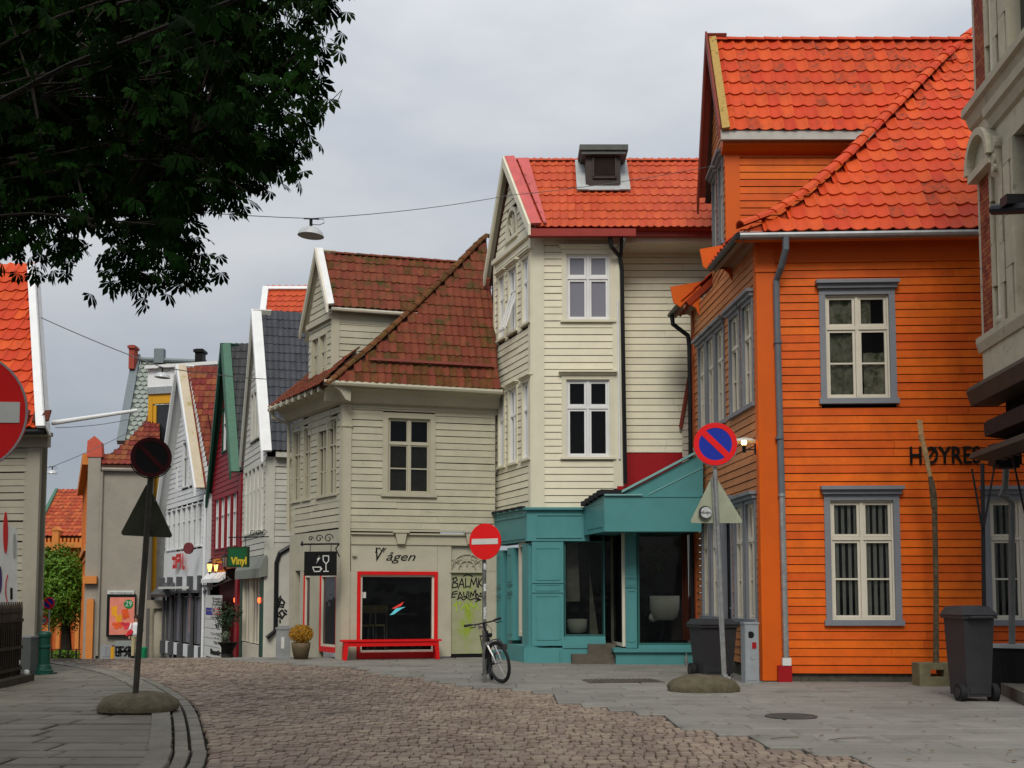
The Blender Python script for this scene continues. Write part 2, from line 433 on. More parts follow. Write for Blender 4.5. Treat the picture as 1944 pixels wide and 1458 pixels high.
# ------------------------------------------------------------------ materials
MATS = {}
def mat(name, c, rough=.6, var=.12, scale=6, bump=0, bscale=40, spot=None, spotc=None, spotsc=8, metal=0, spec=.22, hue=0, streak=None, rvar=0):
    if name in MATS: return MATS[name]
    m = bpy.data.materials.new(name); MATS[name] = m; m.use_nodes = True; t = m.node_tree; n = t.nodes; l = t.links
    b = n['Principled BSDF']; b.inputs['Roughness'].default_value = rough; b.inputs['Metallic'].default_value = metal
    b.inputs['Specular IOR Level'].default_value = spec
    tc = n.new('ShaderNodeTexCoord'); ge = n.new('ShaderNodeNewGeometry')
    no = n.new('ShaderNodeTexNoise'); no.inputs['Scale'].default_value = scale; no.inputs['Detail'].default_value = 6; no.inputs['Roughness'].default_value = .65
    l.new(ge.outputs['Position'], no.inputs['Vector'])
    oi = n.new('ShaderNodeObjectInfo'); at = n.new('ShaderNodeAttribute'); at.attribute_name = 'rnd'
    ad = n.new('ShaderNodeMath'); ad.operation = 'ADD'; l.new(oi.outputs['Random'], ad.inputs[0]); l.new(at.outputs['Fac'], ad.inputs[1])
    fr = n.new('ShaderNodeMath'); fr.operation = 'FRACT'; l.new(ad.outputs[0], fr.inputs[0])
    mr = n.new('ShaderNodeMapRange'); mr.inputs['To Min'].default_value = 1-var*.6; mr.inputs['To Max'].default_value = 1+var*.6; l.new(fr.outputs[0], mr.inputs['Value'])
    mr2 = n.new('ShaderNodeMapRange'); mr2.inputs['From Min'].default_value = .3; mr2.inputs['From Max'].default_value = .7
    mr2.inputs['To Min'].default_value = 1-var; mr2.inputs['To Max'].default_value = 1+var; l.new(no.outputs['Fac'], mr2.inputs['Value'])
    mu = n.new('ShaderNodeMath'); mu.operation = 'MULTIPLY'; l.new(mr.outputs[0], mu.inputs[0]); l.new(mr2.outputs[0], mu.inputs[1])
    vs = n.new('ShaderNodeVectorMath'); vs.operation = 'SCALE'; vs.inputs[0].default_value = c[:3]; l.new(mu.outputs[0], vs.inputs['Scale'])
    cur = vs.outputs['Vector']
    if hue:
        hs = n.new('ShaderNodeHueSaturation'); mh = n.new('ShaderNodeMapRange'); mh.inputs['To Min'].default_value = .5-hue; mh.inputs['To Max'].default_value = .5+hue
        l.new(fr.outputs[0], mh.inputs['Value']); l.new(mh.outputs[0], hs.inputs['Hue']); l.new(cur, hs.inputs['Color']); cur = hs.outputs['Color']
    if spot:
        n2 = n.new('ShaderNodeTexNoise'); n2.inputs['Scale'].default_value = spotsc; n2.inputs['Detail'].default_value = 8; n2.inputs['Roughness'].default_value = .7
        mpp = n.new('ShaderNodeMapping'); 
        if streak: mpp.inputs['Scale'].default_value = streak
        l.new(ge.outputs['Position'], mpp.inputs['Vector']); l.new(mpp.outputs['Vector'], n2.inputs['Vector'])
        rp = n.new('ShaderNodeMapRange'); rp.inputs['From Min'].default_value = spot; rp.inputs['From Max'].default_value = spot+.13; l.new(n2.outputs['Fac'], rp.inputs['Value'])
        mm = n.new('ShaderNodeMixRGB'); mm.inputs['Color2'].default_value = (*spotc, 1); l.new(rp.outputs[0], mm.inputs['Fac']); l.new(cur, mm.inputs['Color1']); cur = mm.outputs['Color']
    l.new(cur, b.inputs['Base Color'])
    if rvar:
        rr = n.new('ShaderNodeMapRange'); rr.inputs['To Min'].default_value = rough-rvar; rr.inputs['To Max'].default_value = rough+rvar; l.new(no.outputs['Fac'], rr.inputs['Value']); l.new(rr.outputs[0], b.inputs['Roughness'])
    if bump:
        n3 = n.new('ShaderNodeTexNoise'); n3.inputs['Scale'].default_value = bscale; n3.inputs['Detail'].default_value = 4; l.new(ge.outputs['Position'], n3.inputs['Vector'])
        bp = n.new('ShaderNodeBump'); bp.inputs['Strength'].default_value = bump; bp.inputs['Distance'].default_value = .02; l.new(n3.outputs['Fac'], bp.inputs['Height']); l.new(bp.outputs['Normal'], b.inputs['Normal'])
    return m
def glassm(name, tint=(.02,.022,.025), trans=.6, rough=.03, spec=.45):
    if name in MATS: return MATS[name]
    m = bpy.data.materials.new(name); MATS[name] = m; m.use_nodes = True; t = m.node_tree; n = t.nodes; l = t.links
    b = n['Principled BSDF']; b.inputs['Base Color'].default_value = (*tint, 1); b.inputs['Roughness'].default_value = rough; b.inputs['Specular IOR Level'].default_value = spec
    ge = n.new('ShaderNodeNewGeometry'); n3 = n.new('ShaderNodeTexNoise'); n3.inputs['Scale'].default_value = 2.2; l.new(ge.outputs['Position'], n3.inputs['Vector'])
    bp = n.new('ShaderNodeBump'); bp.inputs['Strength'].default_value = .12; bp.inputs['Distance'].default_value = .05; l.new(n3.outputs['Fac'], bp.inputs['Height']); l.new(bp.outputs['Normal'], b.inputs['Normal'])
    if trans:
        tr = n.new('ShaderNodeBsdfTransparent'); tr.inputs['Color'].default_value = (.9,.92,.9,1); mxs = n.new('ShaderNodeMixShader')
        lw = n.new('ShaderNodeLayerWeight'); lw.inputs['Blend'].default_value = .35
        mr = n.new('ShaderNodeMapRange'); mr.inputs['To Min'].default_value = 1-trans; mr.inputs['To Max'].default_value = 1; l.new(lw.outputs['Fresnel'], mr.inputs['Value'])
        l.new(mr.outputs[0], mxs.inputs['Fac']); l.new(tr.outputs[0], mxs.inputs[1]); l.new(b.outputs[0], mxs.inputs[2])
        l.new(mxs.outputs[0], n['Material Output'].inputs['Surface'])
    return m
def emit(name, c, s):
    if name in MATS: return MATS[name]
    m = bpy.data.materials.new(name); MATS[name] = m; m.use_nodes = True; b = m.node_tree.nodes['Principled BSDF']
    b.inputs['Base Color'].default_value = (*c, 1); b.inputs['Emission Color'].default_value = (*c, 1); b.inputs['Emission Strength'].default_value = s
    return m

ORANGE = mat('orange_paint', (.66,.108,.003), .55, .17, 3, hue=.004, bump=.15, bscale=60, spot=.66, spotc=(.56,.09,.006), spotsc=5, streak=(1,1,5))
ORANGE_S = mat('pale_orange_paint', (.5,.19,.07), .5, .12, 3, bump=.15, spot=.6, spotc=(.4,.2,.1), spotsc=4)  # paler orange for the side wall and dormer gable boards
DKORANGE = mat('orange_trim_paint', (.62,.1,.004), .5, .06, 2)
GREYTRIM = mat('grey_window_casing_paint', (.2,.21,.23), .45, .08, 3, bump=.1)
SASH = mat('cream_sash_paint', (.62,.57,.46), .4, .06, 4)
WHITEP = mat('white_paint', (.74,.74,.72), .45, .06, 3, spot=.68, spotc=(.5,.5,.46))
CREAM = mat('cream_paint', (.72,.67,.5), .5, .06, 3, bump=.08, spot=.66, spotc=(.5,.47,.36), spotsc=3, streak=(1,1,4))
CREAMTRIM = mat('cream_trim_paint', (.66,.62,.47), .5, .05, 3)
KHAKI = mat('grey_green_paint', (.44,.41,.3), .55, .09, 3, bump=.12, spot=.6, spotc=(.27,.255,.18), spotsc=4, streak=(1,1,4))
KHAKITRIM = mat('grey_green_trim_paint', (.43,.4,.295), .55, .06, 3, spot=.64, spotc=(.25,.24,.17), spotsc=6)
KHAKI_R = mat('grey_green_render', (.41,.385,.29), .7, .1, 2.5, bump=.2, spot=.6, spotc=(.24,.22,.15), spotsc=5)
TILE_O = mat('orange_clay_tile', (.56,.062,.011), .6, .14, 1.5, bump=.2, hue=.005, spot=.585, spotc=(.25,.055,.022), spotsc=6, streak=(1,1,.5))
TILE_N = mat('new_orange_clay_tile', (.5,.075,.024), .6, .12, 1.5, bump=.15, hue=.003)
TILE_M = mat('mossy_old_clay_tile', (.17,.04,.019), .75, .18, 4, bump=.5, hue=.006, spot=.5, spotc=(.06,.045,.008), spotsc=2.6)
SOOTY = mat('sooty_clay_tile', (.5,.058,.012), .65, .2, 3, bump=.3, spot=.5, spotc=(.2,.05,.025), spotsc=11)
MOSSY = mat('moss_covered_tile', (.115,.04,.014), .9, .35, 7, bump=.8, spot=.5, spotc=(.09,.065,.012), spotsc=9)
TILE_B = mat('brown_clay_tile', (.2,.045,.022), .7, .35, 2, bump=.3, hue=.02, spot=.6, spotc=(.06,.03,.02), spotsc=4)
TILE_K = mat('dark_slate_tile', (.045,.048,.056), .42, .2, 3, bump=.1)
TILE_K2 = mat('charcoal_tile', (.04,.04,.04), .5, .25, 3, bump=.1)
UNDER = mat('roof_underlay', (.05,.02,.012), .9, .1)
UNDERO = mat('red_batten_boards', (.3,.035,.008), .8, .15)
UNDERK = mat('dark_roof_underlay', (.02,.02,.022), .9, .1)
DARKIN = mat('dark_interior', (.01,.01,.01), .9, .3, 1, spec=.05)
TEAL = mat('teal_paint', (.075,.245,.245), .45, .08, 2, bump=.08, spot=.66, spotc=(.04,.15,.13), spotsc=5)
TEALD = mat('dark_teal_paint', (.03,.12,.11), .5, .08, 2)
GLASS = glassm('window_glass', trans=.88)
GLASSD = glassm('dark_window_glass', trans=0)
GLASSG = glassm('blind_and_reflection_glass', tint=(.2,.2,.23), trans=0, rough=.12)  # pale tint: also painted reflections in the arcade panes
BLACK = mat('black_paint', (.008,.008,.008), .5, .1, spec=.15)
BLACKMETAL = mat('black_iron', (.015,.015,.016), .4, .1, metal=.3)
ZINC = mat('zinc_metal', (.33,.34,.34), .45, .15, 4, metal=.5)
GALV = mat('galvanised_steel', (.36,.37,.36), .45, .25, 12, metal=.6, spot=.6, spotc=(.2,.2,.19), spotsc=14)
PIPEGREY = mat('grey_downpipe_paint', (.12,.135,.15), .4, .1)
RED = mat('red_paint', (.62,.008,.008), .4, .08, 3)
REDPANEL = mat('dark_red_paint', (.3,.006,.01), .45, .1, 2)
SIGNRED = mat('sign_red', (.72,.012,.012), .35, .04, 3)
SIGNBLUE = mat('sign_blue', (.012,.03,.32), .35, .04)
SIGNWHITE = mat('sign_white', (.6,.6,.56), .4, .06)
STONE = mat('mossy_concrete', (.095,.08,.05), .9, .3, 9, bump=.9, bscale=30, spot=.56, spotc=(.07,.07,.025), spotsc=6)
GRAN = mat('grey_paving_stone', (.2,.19,.165), .75, .16, 1.1, bump=.25, bscale=70, spot=.56, spotc=(.115,.108,.095), spotsc=1.6)
GRAND = mat('dark_slate_paving', (.135,.12,.092), .6, .25, 1.6, bump=.4, bscale=40, spot=.62, spotc=(.23,.225,.21), spotsc=3)
KERB = mat('granite_kerb', (.17,.155,.125), .75, .2, 4, bump=.5, bscale=50, spot=.62, spotc=(.1,.09,.07), spotsc=5)
SETT = mat('porphyry_sett', (.235,.18,.138), .75, .26, 1.3, bump=.5, bscale=60, hue=.015, rvar=.12)
MORTAR = mat('dirt_joint', (.025,.02,.014), .95, .3, 3, bump=.6)
RUBBER = mat('black_rubber', (.015,.015,.015), .7, .1)
BINP = mat('dark_grey_plastic', (.032,.032,.034), .5, .12, 5, bump=.1)
BARK = mat('dark_bark', (.028,.022,.016), .9, .3, 8, bump=.8)
# ------------------------------------------------------------------ ground
def sheet(name, xs, ys, dz, m):
    nx, ny = len(xs), len(ys)
    vs = [(x, y, gz(x, y)+dz) for y in ys for x in xs]
    fs = [(j*nx+i, j*nx+i+1, (j+1)*nx+i+1, (j+1)*nx+i) for j in range(ny-1) for i in range(nx-1)]
    me = bpy.data.meshes.new(name); me.from_pydata(vs, [], fs); me.update(); me.materials.append(m)
    o = bpy.data.objects.new(name, me); col.objects.link(o); o['kind'] = 'structure'; WM[o.name] = Matrix.Identity(4)
    return o
xs = [-600,-200,-80,-40,-30]+[-25+i for i in range(26)]+[3,8,20,60,200,600]
ys = [-300,-60,-20,0,10,20]+[26+i*2 for i in range(32)]+[120,200,400,900]
ground = sheet('ground', xs, ys, -.09, MORTAR)
road = sheet('road', [-14+i for i in range(15)]+[3,9], [4,12,20,26]+[28+i*2 for i in range(15)], -.06, MORTAR)
pav_l = sheet('left_pavement', [-16,-12,-8,-4,-2.2], [4,9,14,20,26], -.075, MORTAR)
pav_r = sheet('right_pavement', [-5,0,5,12], [4,10,20,26,29], -.05, MORTAR)

KX = [(-.62,-5.5),(-2.0,5),(-2.38,9.3)]
edge = [(397,1458),(390,1403),(376,1354),(359,1330),(331,1312),(300,1295),(244,1276),(190,1266),(157,1261),(120,1257)]
epts = [Vector((G(*p).x, G(*p).y)) for p in edge]
epts = [epts[0]+Vector((.55,-6)), epts[0]+Vector((.3,-2.6))] + epts
def chaik(p):
    q = [p[0]]
    for a, b in zip(p[:-1], p[1:]): q += [a*.75+b*.25, a*.25+b*.75]
    return q+[p[-1]]
epts = chaik(chaik(epts))
def along(pts, step):
    out_ = []; acc = 0
    for a, b in zip(pts[:-1], pts[1:]):
        L_ = (b-a).length
        while acc <= L_: out_.append((a+(b-a)*(acc/L_), (b-a).normalized())); acc += step
        acc -= L_
    return out_
def edge_x(y):
    for a, b in zip(epts[:-1], epts[1:]):
        if a.y <= y <= b.y: return a.x+(b.x-a.x)*(y-a.y)/(b.y-a.y+1e-9)
    return epts[-1].x if y > epts[-1].y else epts[0].x
for off, wd, ln, nm, m, top in ((.075, .125, .42, 'gutter_stone', KERB, .008), (.23, .125, .42, 'gutter_stone', KERB, .006), (.43, .215, .9, 'kerb_stone', KERB, .034)):
    for c, t in along(epts, ln):
        nrm = Vector((-t.y, t.x)); L_ = ln*random.uniform(.95,.97)
        cc = c + t*ln/2 + nrm*off
        z = gz(cc.x, cc.y)+top+random.uniform(-.005,.006); a = math.atan2(t.y, t.x)+random.uniform(-.01,.01)
        inst(nm, 'block', u_block, m, road, Matrix.Translation((cc.x, cc.y, z)) @ Matrix.Rotation(a, 4, 'Z') @ SC(L_, wd, .12))
# left slabs
y = 5.0
while y < 25.5:
    pitch = random.choice([.42,.48,.55])
    x = edge_x(y+pitch/2) - .56
    while x > -15:
        ln = random.uniform(.6, 1.35)
        z = .012+random.uniform(-.005, .005)
        xa = max(edge_x(y), edge_x(y+pitch))-.45 if x > edge_x(y+pitch/2)-.6 else x
        inst('paving_slab', 'block', u_block, GRAND, pav_l, Matrix.Translation((xa-ln/2, y+pitch/2, z+gz(xa-ln/2,y))) @ Matrix.Rotation(random.uniform(-.006,.006),4,'Z') @ Matrix.Rotation(random.uniform(-.006,.006),4,'X') @ SC(ln-.035, pitch-.055, .12))
        x = xa - ln
    y += pitch
# right slabs with a stepped edge
bnd = [(1700,1475),(1600,1446),(1524,1436),(1447,1425),(1400,1402),(1345,1400),(1267,1382),(1231,1368),(1180,1352),(1092,1343),(1040,1332),(1005,1315),(876,1307),(823,1296),(765,1287),(711,1281),(650,1269),(547,1262),(480,1258),(420,1255)]
bp = [(G(*p).x, G(*p).y) for p in bnd]
def bnd_x(y):
    if y <= bp[0][1]: return bp[0][0]+(bp[0][1]-y)*1.5
    for a, b in zip(bp[:-1], bp[1:]):
        if min(a[1],b[1]) <= y <= max(a[1],b[1]): return a[0]+(b[0]-a[0])*(y-a[1])/(b[1]-a[1]+1e-9)
    return bp[-1][0]
rows_r = []
y = 8.0
while y < 28.5:
    pitch = .5
    x0 = bnd_x(y+pitch/2); x0 = round((x0+.15)/.3)*.3
    rows_r.append((y, y+pitch, x0)); x = x0; off = random.uniform(0,.5)
    first = True
    while x < 9.5 and not (y > 19.6 and x > 4.3 and y < 30):
        ln = random.choice([.7,.9,1.1]) if not first else .5+off
        first = False
        z = .032+random.uniform(-.002,.002)+gz(x+ln/2, y)
        inst('paving_slab', 'block', u_block, GRAN, pav_r, Matrix.Translation((x+ln/2, y+pitch/2, z)) @ Matrix.Rotation(random.uniform(-.002,.002),4,'Z') @ SC(ln-.006, pitch-.006, .1))
        x += ln
    y += pitch
def slab_x(y):
    for a, b, x in rows_r:
        if a <= y < b: return x
    return bnd_x(y)
# setts
y = 8.6; r_ = 0
sr = random.Random(5)
while y < 46:
    pitch = .165
    xl = edge_x(y) + .02; xr = min(slab_x(y-.04), slab_x(y+.06)) if y < 28.5 else -6.0
    if y > 26: xl = max(xl, -18)
    lo, hi = (CX-80-CX)/F, 0
    vis_l = (-40-CX)/F*y; vis_r = (2000-CX)/F*y
    x = xl + sr.uniform(-.02,.01) if xl > vis_l else vis_l + sr.uniform(0,.1)
    xr = min(xr, vis_r)
    w_ = .105
    while x < xr-.04:
        ln = w_*sr.uniform(.82,1.18)
        if x+ln > xr: ln = xr-x
        wob = .05*math.sin(x*1.3+y*.5)+.03*math.sin(x*.6+2)+sr.uniform(-.012,.012)
        inst('sett', 'sett', u_sett, SETT, road, Matrix.Translation((x+ln/2, y+wob, gz(x, y)+.012+sr.uniform(-.008,.01))) @ Matrix.Rotation(sr.uniform(-.05,.05),4,'Z') @ Matrix.Rotation(sr.uniform(-.05,.05),4,'X') @ Matrix.Rotation(sr.uniform(-.05,.05),4,'Y') @ SC(ln-.003, pitch-.004, .036))
        x += ln
    y += pitch; r_ += 1
# covers in the pavement
c = G(1502,1366); mb = MB(); M = Matrix.Translation((c.x,c.y,.034))
mb.lathe([(.3,0),(.3,.012),(.262,.012),(.262,.004),(.0,.004)], M, 28, cap=False)
for k in range(-3,4): mb.box(-.2,.2,k*.065-.012,k*.065+.012,.004,.01,M)
solo('manhole_cover', mb, mat('worn_iron', (.07,.065,.06), .6, .2), 'round iron manhole cover set in the grey slabs in front of the orange house', 'manhole cover', kind=None)
c = G(1182,1297); mb = MB(); M = Matrix.Translation((c.x,c.y,.034)) @ Matrix.Rotation(R(8),4,'Z')
mb.box(-.62,.62,-.36,.36,0,.006,M)
for k in range(-6,7): mb.box(k*.09-.03,k*.09+.03,-.33,.33,.006,.014,M)
solo('access_cover', mb, mat('rusty_iron_plate', (.09,.075,.062), .7, .25), 'large brown rectangular access cover in the pavement by the teal shop', 'access cover')
# small litter and twigs
lr = random.Random(11)
mb = MB()
for i in range(160):
    px, py = lr.uniform(60,1930), lr.uniform(1285,1456)
    c = G(px,py); s = lr.uniform(.012,.03)
    mb.add([(c.x-s,c.y-s*.6,.046),(c.x+s,c.y-s*.4,.05),(c.x+s*.8,c.y+s*.6,.056),(c.x-s*.5,c.y+s*.7,.05)],[(0,1,2,3)])
for (px,py) in ((1490,1410),(1600,1412)):
    c = G(px,py); mb.tube([(c.x-.15,c.y-.06,.045),(c.x,c.y+.03,.05),(c.x+.16,c.y+.09,.045)], .004, 5)
solo('leaf_litter', mb, mat('dry_leaf', (.11,.07,.03), .8, .4), 'dry leaf scraps and twigs scattered over the street', 'litter', kind='stuff')
# ------------------------------------------------------------------ orange house
H = thing('orange_house', 'bright orange clapboard house with grey window casings and red hipped tile roof', 'house', (6.5,19.2,0))
A = P2(1452,19.2,1290); B = P2(2080,18.95,1290)
WF = Wall(A, B)
S0 = P2(1325,24.0,1262); WS = Wall(S0, A)
zb = WF.uv(1500,1279)[1]; zt = WF.uv(1500,500)[1]; zfr = WF.uv(1500,455)[1]
mb = MB(); mb.wbox(WF, 0, WF.len, -.3, -.28, 0, zfr+.2); mb.wbox(WS, 0, WS.len, -.3, -.28, 0, zfr+.2)
wall = part('wall', mb, DARKIN, H)
mb = MB(); mb.wbox(WF, .05, WF.len, -.25, -.03, -.1, zb); mb.wbox(WS, 0, WS.len-.05, -.25, -.03, -.1, zb+.06)
part('foundation', mb, mat('dark_stone_base', (.07,.06,.045), .9, .35, 8, bump=.8), H)
ops = []
wo = dict(cas=.1, head=.13, sillh=.09, mc=GREYTRIM, mf=SASH, mg=GLASS, headout=.12, proud=.055)
CURT = mat('pale_curtain', (.8,.78,.7), .8, .1); CURT2 = mat('patterned_drape', (.7,.64,.5), .8, .5, 9, spot=.5, spotc=(.2,.26,.12), spotsc=5)
s0,s1,z0,z1 = WF.rect(1567,560,1688,757); _,o = window(H, WF, s0,s1,z0,z1, (.5,), (.68,), {0:[.5]}, curtain=(CURT2, [(.0,.46,0,1,.03,.2),(.62,1,0,.45,.03,.2),(.55,.75,.66,1,.02,.15)]), **wo); ops.append(o)
s0,s1,z0,z1 = WF.rect(1577,950,1697,1177); _,o = window(H, WF, s0,s1,z0,z1, (.5,), (.68,), {0:[.5]}, curtain=(CURT, [(a/10,a/10+.055,0,1,.012,.1) for a in range(0,10)]), **wo); ops.append(o)
s0,s1,z0,z1 = WF.rect(1880,950,2000,1177); _,o = window(H, WF, s0,s1,z0,z1, (.5,), (.68,), {0:[.5]}, curtain=(CURT, [(a/10,a/10+.05,0,1,.012,.1) for a in range(0,10)]), **wo); ops.append(o)
zU = WF.rect(1567,560,1688,757)[2:]; zL = WF.rect(1577,950,1697,1177)[2:]
pil = WF.uv(1477,900)[0]
clad(H, WF, [(pil,zb),(WF.len,zb),(WF.len,zt),(pil,zt)], .1365, ORANGE, ops, wall)
mb = MB(); mb.wbox(WF, -.04, pil, -.02, .055, .05, zfr); mb.wbox(WF, -.06, pil+.02, .0, .075, zt-.16, zt-.1); mb.wbox(WF, -.06, pil+.02, .0, .075, zt+.25, zfr)
part('corner_board', mb, DKORANGE, H)
mb = MB(); mb.wbox(WF, pil, WF.len, -.02, .03, zt, zfr+.1); mb.wbox(WF, pil, WF.len, .03, .05, zt, zt+.04)
mb.wbox(WF, pil, WF.len, .03, .045, zfr-.08, zfr-.04)
part('frieze', mb, DKORANGE, H)
# side wall windows
ops2 = []
so = dict(cas=.065, head=.12, sillh=.07, mc=GREYTRIM, mf=SASH, mg=GLASSD, headout=.11, proud=.05, sash=.03, bar=.05)
for i,(x0,x1) in enumerate(((1329,1341),(1345,1358),(1362,1377),(1389,1407),(1414,1432))):
    a = WS.uv(x0,650)[0]; b = WS.uv(x1,650)[0]; _,o = window(H, WS, a,b,*zU,(.5,),(.68,),{0:[.5]},**so); ops2.append(o)
for i,(x0,x1) in enumerate(((1337,1349),(1354,1369),(1399,1415),(1421,1438))):
    a = WS.uv(x0,1050)[0]; b = WS.uv(x1,1050)[0]; _,o = window(H, WS, a,b,*zL,(.5,),(.68,),{0:[.5]},**so); ops2.append(o)
a = WS.uv(1376,1100)[0]; b = WS.uv(1393,1100)[0]
mb = MB(); mb.wbox(WS,a-.06,a,-.05,.06,.2,zL[1]+.1); mb.wbox(WS,b,b+.06,-.05,.06,.2,zL[1]+.1); mb.wbox(WS,a-.06,b+.06,-.05,.07,zL[1]+.1,zL[1]+.25)
dr = part('door', mb, GREYTRIM, H, 'dark side door in grey frame')
mb = MB(); mb.wbox(WS,a,b,-.1,-.06,.2,zL[1]+.1)
for k in range(3): mb.wbox(WS,a+.06,b-.06,-.06,-.045,.35+k*.75,.95+k*.75)
part('door_leaf', mb, BLACK, dr)
mb = MB(); mb.tube([WS.p(b-.08,1.2,-.03),WS.p(b-.2,1.2,.02)], .015); part('handle', mb, GALV, dr)
ops2.append((a-.05,b+.05,.2,zL[1]+.2))
sc0 = WS.uv(1444,700)[0]
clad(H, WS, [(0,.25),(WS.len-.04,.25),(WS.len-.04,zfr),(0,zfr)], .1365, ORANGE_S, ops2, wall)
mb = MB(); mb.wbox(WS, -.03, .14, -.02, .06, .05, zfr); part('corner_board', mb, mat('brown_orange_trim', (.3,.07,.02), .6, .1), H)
mb = MB(); mb.wbox(WS, WS.len-.12, WS.len+.055, -.02, .05, .05, zfr); part('corner_board', mb, DKORANGE, H)
# eaves: front
eF = P(1410,441,18.78); zE = eF.z
E0 = Vector((P(1402,446,18.78).x, 18.78)); dS = (A - S0).normalized()
cov = [(0.02,zt+.36),(.1,zt+.39),(.22,zt+.47),(.33,zE-.14),(.4,zE-.09),(.4,zE-.03),(0.0,zE-.03)]
mb = MB(); mb.prof(WF, -.42, WF.len, cov); part('cornice', mb, DKORANGE, H)
mb = MB(); g0 = WF.uv(1404,447,.44); L_ = WF.len
mb.wbox(WF, g0[0], L_, .41, .425, zE-.12, zE+.02)
part('fascia', mb, mat('pale_metal_flashing', (.42,.4,.36), .5, .12, metal=.2), H)
mb = MB(); mb.tube([WF.p(g0[0],zE-.07,.48), WF.p(L_,zE-.07,.48)], .05, 8); part('gutter', mb, ZINC, H)
# roof planes
apex = P(1852,63,22.6)
PF = Plane(eF, WF.u, apex)
poly = [PF.uv(1404,443), PF.uv(1880,440), (PF.uv(1860,440)[0]+3.5, 0), (PF.loc(apex)[0]+3.5, PF.loc(apex)[1]), PF.loc(apex)]
hpx = ((1410,438),(1470,415),(1530,375),(1610,305),(1700,212),(1780,130),(1850,66))
poly = [(poly[0][0],0),(PF.uv(1880,440)[0]+2,0),(PF.uv(1880,440)[0]+2,PF.loc(apex)[1])]+[PF.uv(x,y) for x,y in hpx[::-1]]
rf = roof(H, PF, poly, .225, .34, TILE_O, UNDERO, moss=lambda j,f: .3 if f>.5 else .08, mossm=SOOTY)
# hip (follows the pixels of the photograph: slightly swept foot)
hp = [PF.p(*PF.uv(x,y)) for x,y in ((1410,438),(1470,415),(1530,375),(1610,305),(1700,212),(1780,130),(1850,66))]
for a_,b_ in zip(hp[:-1],hp[1:]): ridge(H, a_, b_, TILE_O, rf, .26, .34, .07)
# side slope below the hip
eS1 = Vector((P(1284,598,24.3).x, 24.3, zE)); eS0 = PF.p(*PF.uv(1404,443))
PS = Plane(eS1, Vector((eS0.x-eS1.x, eS0.y-eS1.y)), apex)
ps = [(PS.loc(p)) for p in (eS1, eS0, apex, apex+Vector((0,1.5,0)))]
# notch for the dormer: two short pieces of the side slope
La = PS.loc(eS1)[0]; Lb = PS.loc(eS0)[0]
def side_frac(D): return Lb*(24.3-D)/(24.3-eS0.y)
roof(H, PS, [(side_frac(24.3),0),(side_frac(23.3),0),(side_frac(23.3),3),(side_frac(24.0),3)], .225, .34, TILE_O, UNDERO, thick=.12)
roof(H, PS, [(side_frac(20.7),0),(side_frac(18.8),0),(side_frac(20.7)-.0,.7)], .225, .34, TILE_O, UNDERO, thick=.12)
SO = .36
def scove(a,b):
    mb = MB(); mb.prof(WS, a, b, [(0.02,zt+.33),(.1,zt+.37),(.22,zt+.45),(.33,zE-.14),(.38,zE-.09),(.38,zE-.03),(0,zE-.03)]); return mb
q1 = WS.len*(24.0-20.75)/4.8
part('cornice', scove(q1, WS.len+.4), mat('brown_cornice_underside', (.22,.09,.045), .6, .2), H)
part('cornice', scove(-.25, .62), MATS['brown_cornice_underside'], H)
ce = [(0,zt+.05),(.1,zt+.28),(.3,zt+.42),(.42,zE-.12),(.56,zE-.02),(.62,zE+.3),(0,zE+.42)]
for a_,b_ in ((q1-.03,q1),(.62,.65)): mb = MB(); mb.prof(WS,a_,b_,ce); part('cornice_end', mb, DKORANGE, H)
mb = MB(); mb.tube([WS.p(q1,zE-.06,.44), WS.p(WS.len+.42,zE-.06,.44)], .055); mb.tube([WS.p(-.3,zE-.06,.44), WS.p(.64,zE-.06,.44)], .055); part('gutter', mb, BLACKMETAL, H)
mb = MB(); mb.tube([WS.p(-.1,zE-.1,.44),WS.p(-.08,zE-.3,.42),WS.p(-.02,zE-.55,.12),WS.p(-.02,zE-.8,.09),WS.p(-.02,.3,.09)], .05); part('downpipe', mb, BLACKMETAL, H)
# dormer wing
def Xs(D): t = (24.0-D)/4.8; return S0.x+(A.x-S0.x)*t
D1, D2 = 21.25, 23.05
WA = Wall((Xs(D1)+.02, D1), (Xs(D1)+5.2, D1))          # wall facing the camera
WG = Wall((Xs(D2)+.2, D2), (Xs(D1)+.02, D1))                  # gable wall over the street
ze = P(1385,262,D1).z; zr = P(1352,80,22.15).z
zlow = 6.3
mb = MB(); mb.wbox(WA,.05,WA.len,-.2,-.18,zlow,ze+.2); mb.wpoly(WG,[(0,zlow),(WG.len,zlow),(WG.len,ze),(WG.len*.5,zr-.1),(0,ze)],-.3,-.28); dw = part('dormer_wall', mb, DARKIN, H)
cb = .24
clad(H, WA, [(cb,zlow),(4.6,zlow),(4.6,P(1450,300,D1).z),(cb,P(1450,300,D1).z)], .1365, ORANGE, (), dw)
mb = MB(); mb.wbox(WA,-.03,cb,-.02,.045,zlow,ze); part('corner_board', mb, DKORANGE, H)
mb = MB(); zz = P(1450,300,D1).z; mb.wbox(WA,cb,4.8,-.02,.03,zz,ze); mb.prof(WA,-.1,4.9,[(.03,zz+.04),(.14,zz+.08),(.24,ze-.22),(.24,ze-.12),(.03,ze-.12)]); part('frieze', mb, DKORANGE, H)
mb = MB(); mb.wbox(WA,-.16,4.7,.24,.34,ze-.16,ze+.02); part('gutter', mb, MATS['pale_metal_flashing'], H)
og = []
zg0, zg1 = P(1365,478,22.2).z, P(1365,330,22.2).z
for c in (.27,.73):
    _,o = window(H, WG, WG.len*c-.24, WG.len*c+.24, zg0, zg1, (.5,), (.66,), {0:[.5]}, **so); og.append(o)
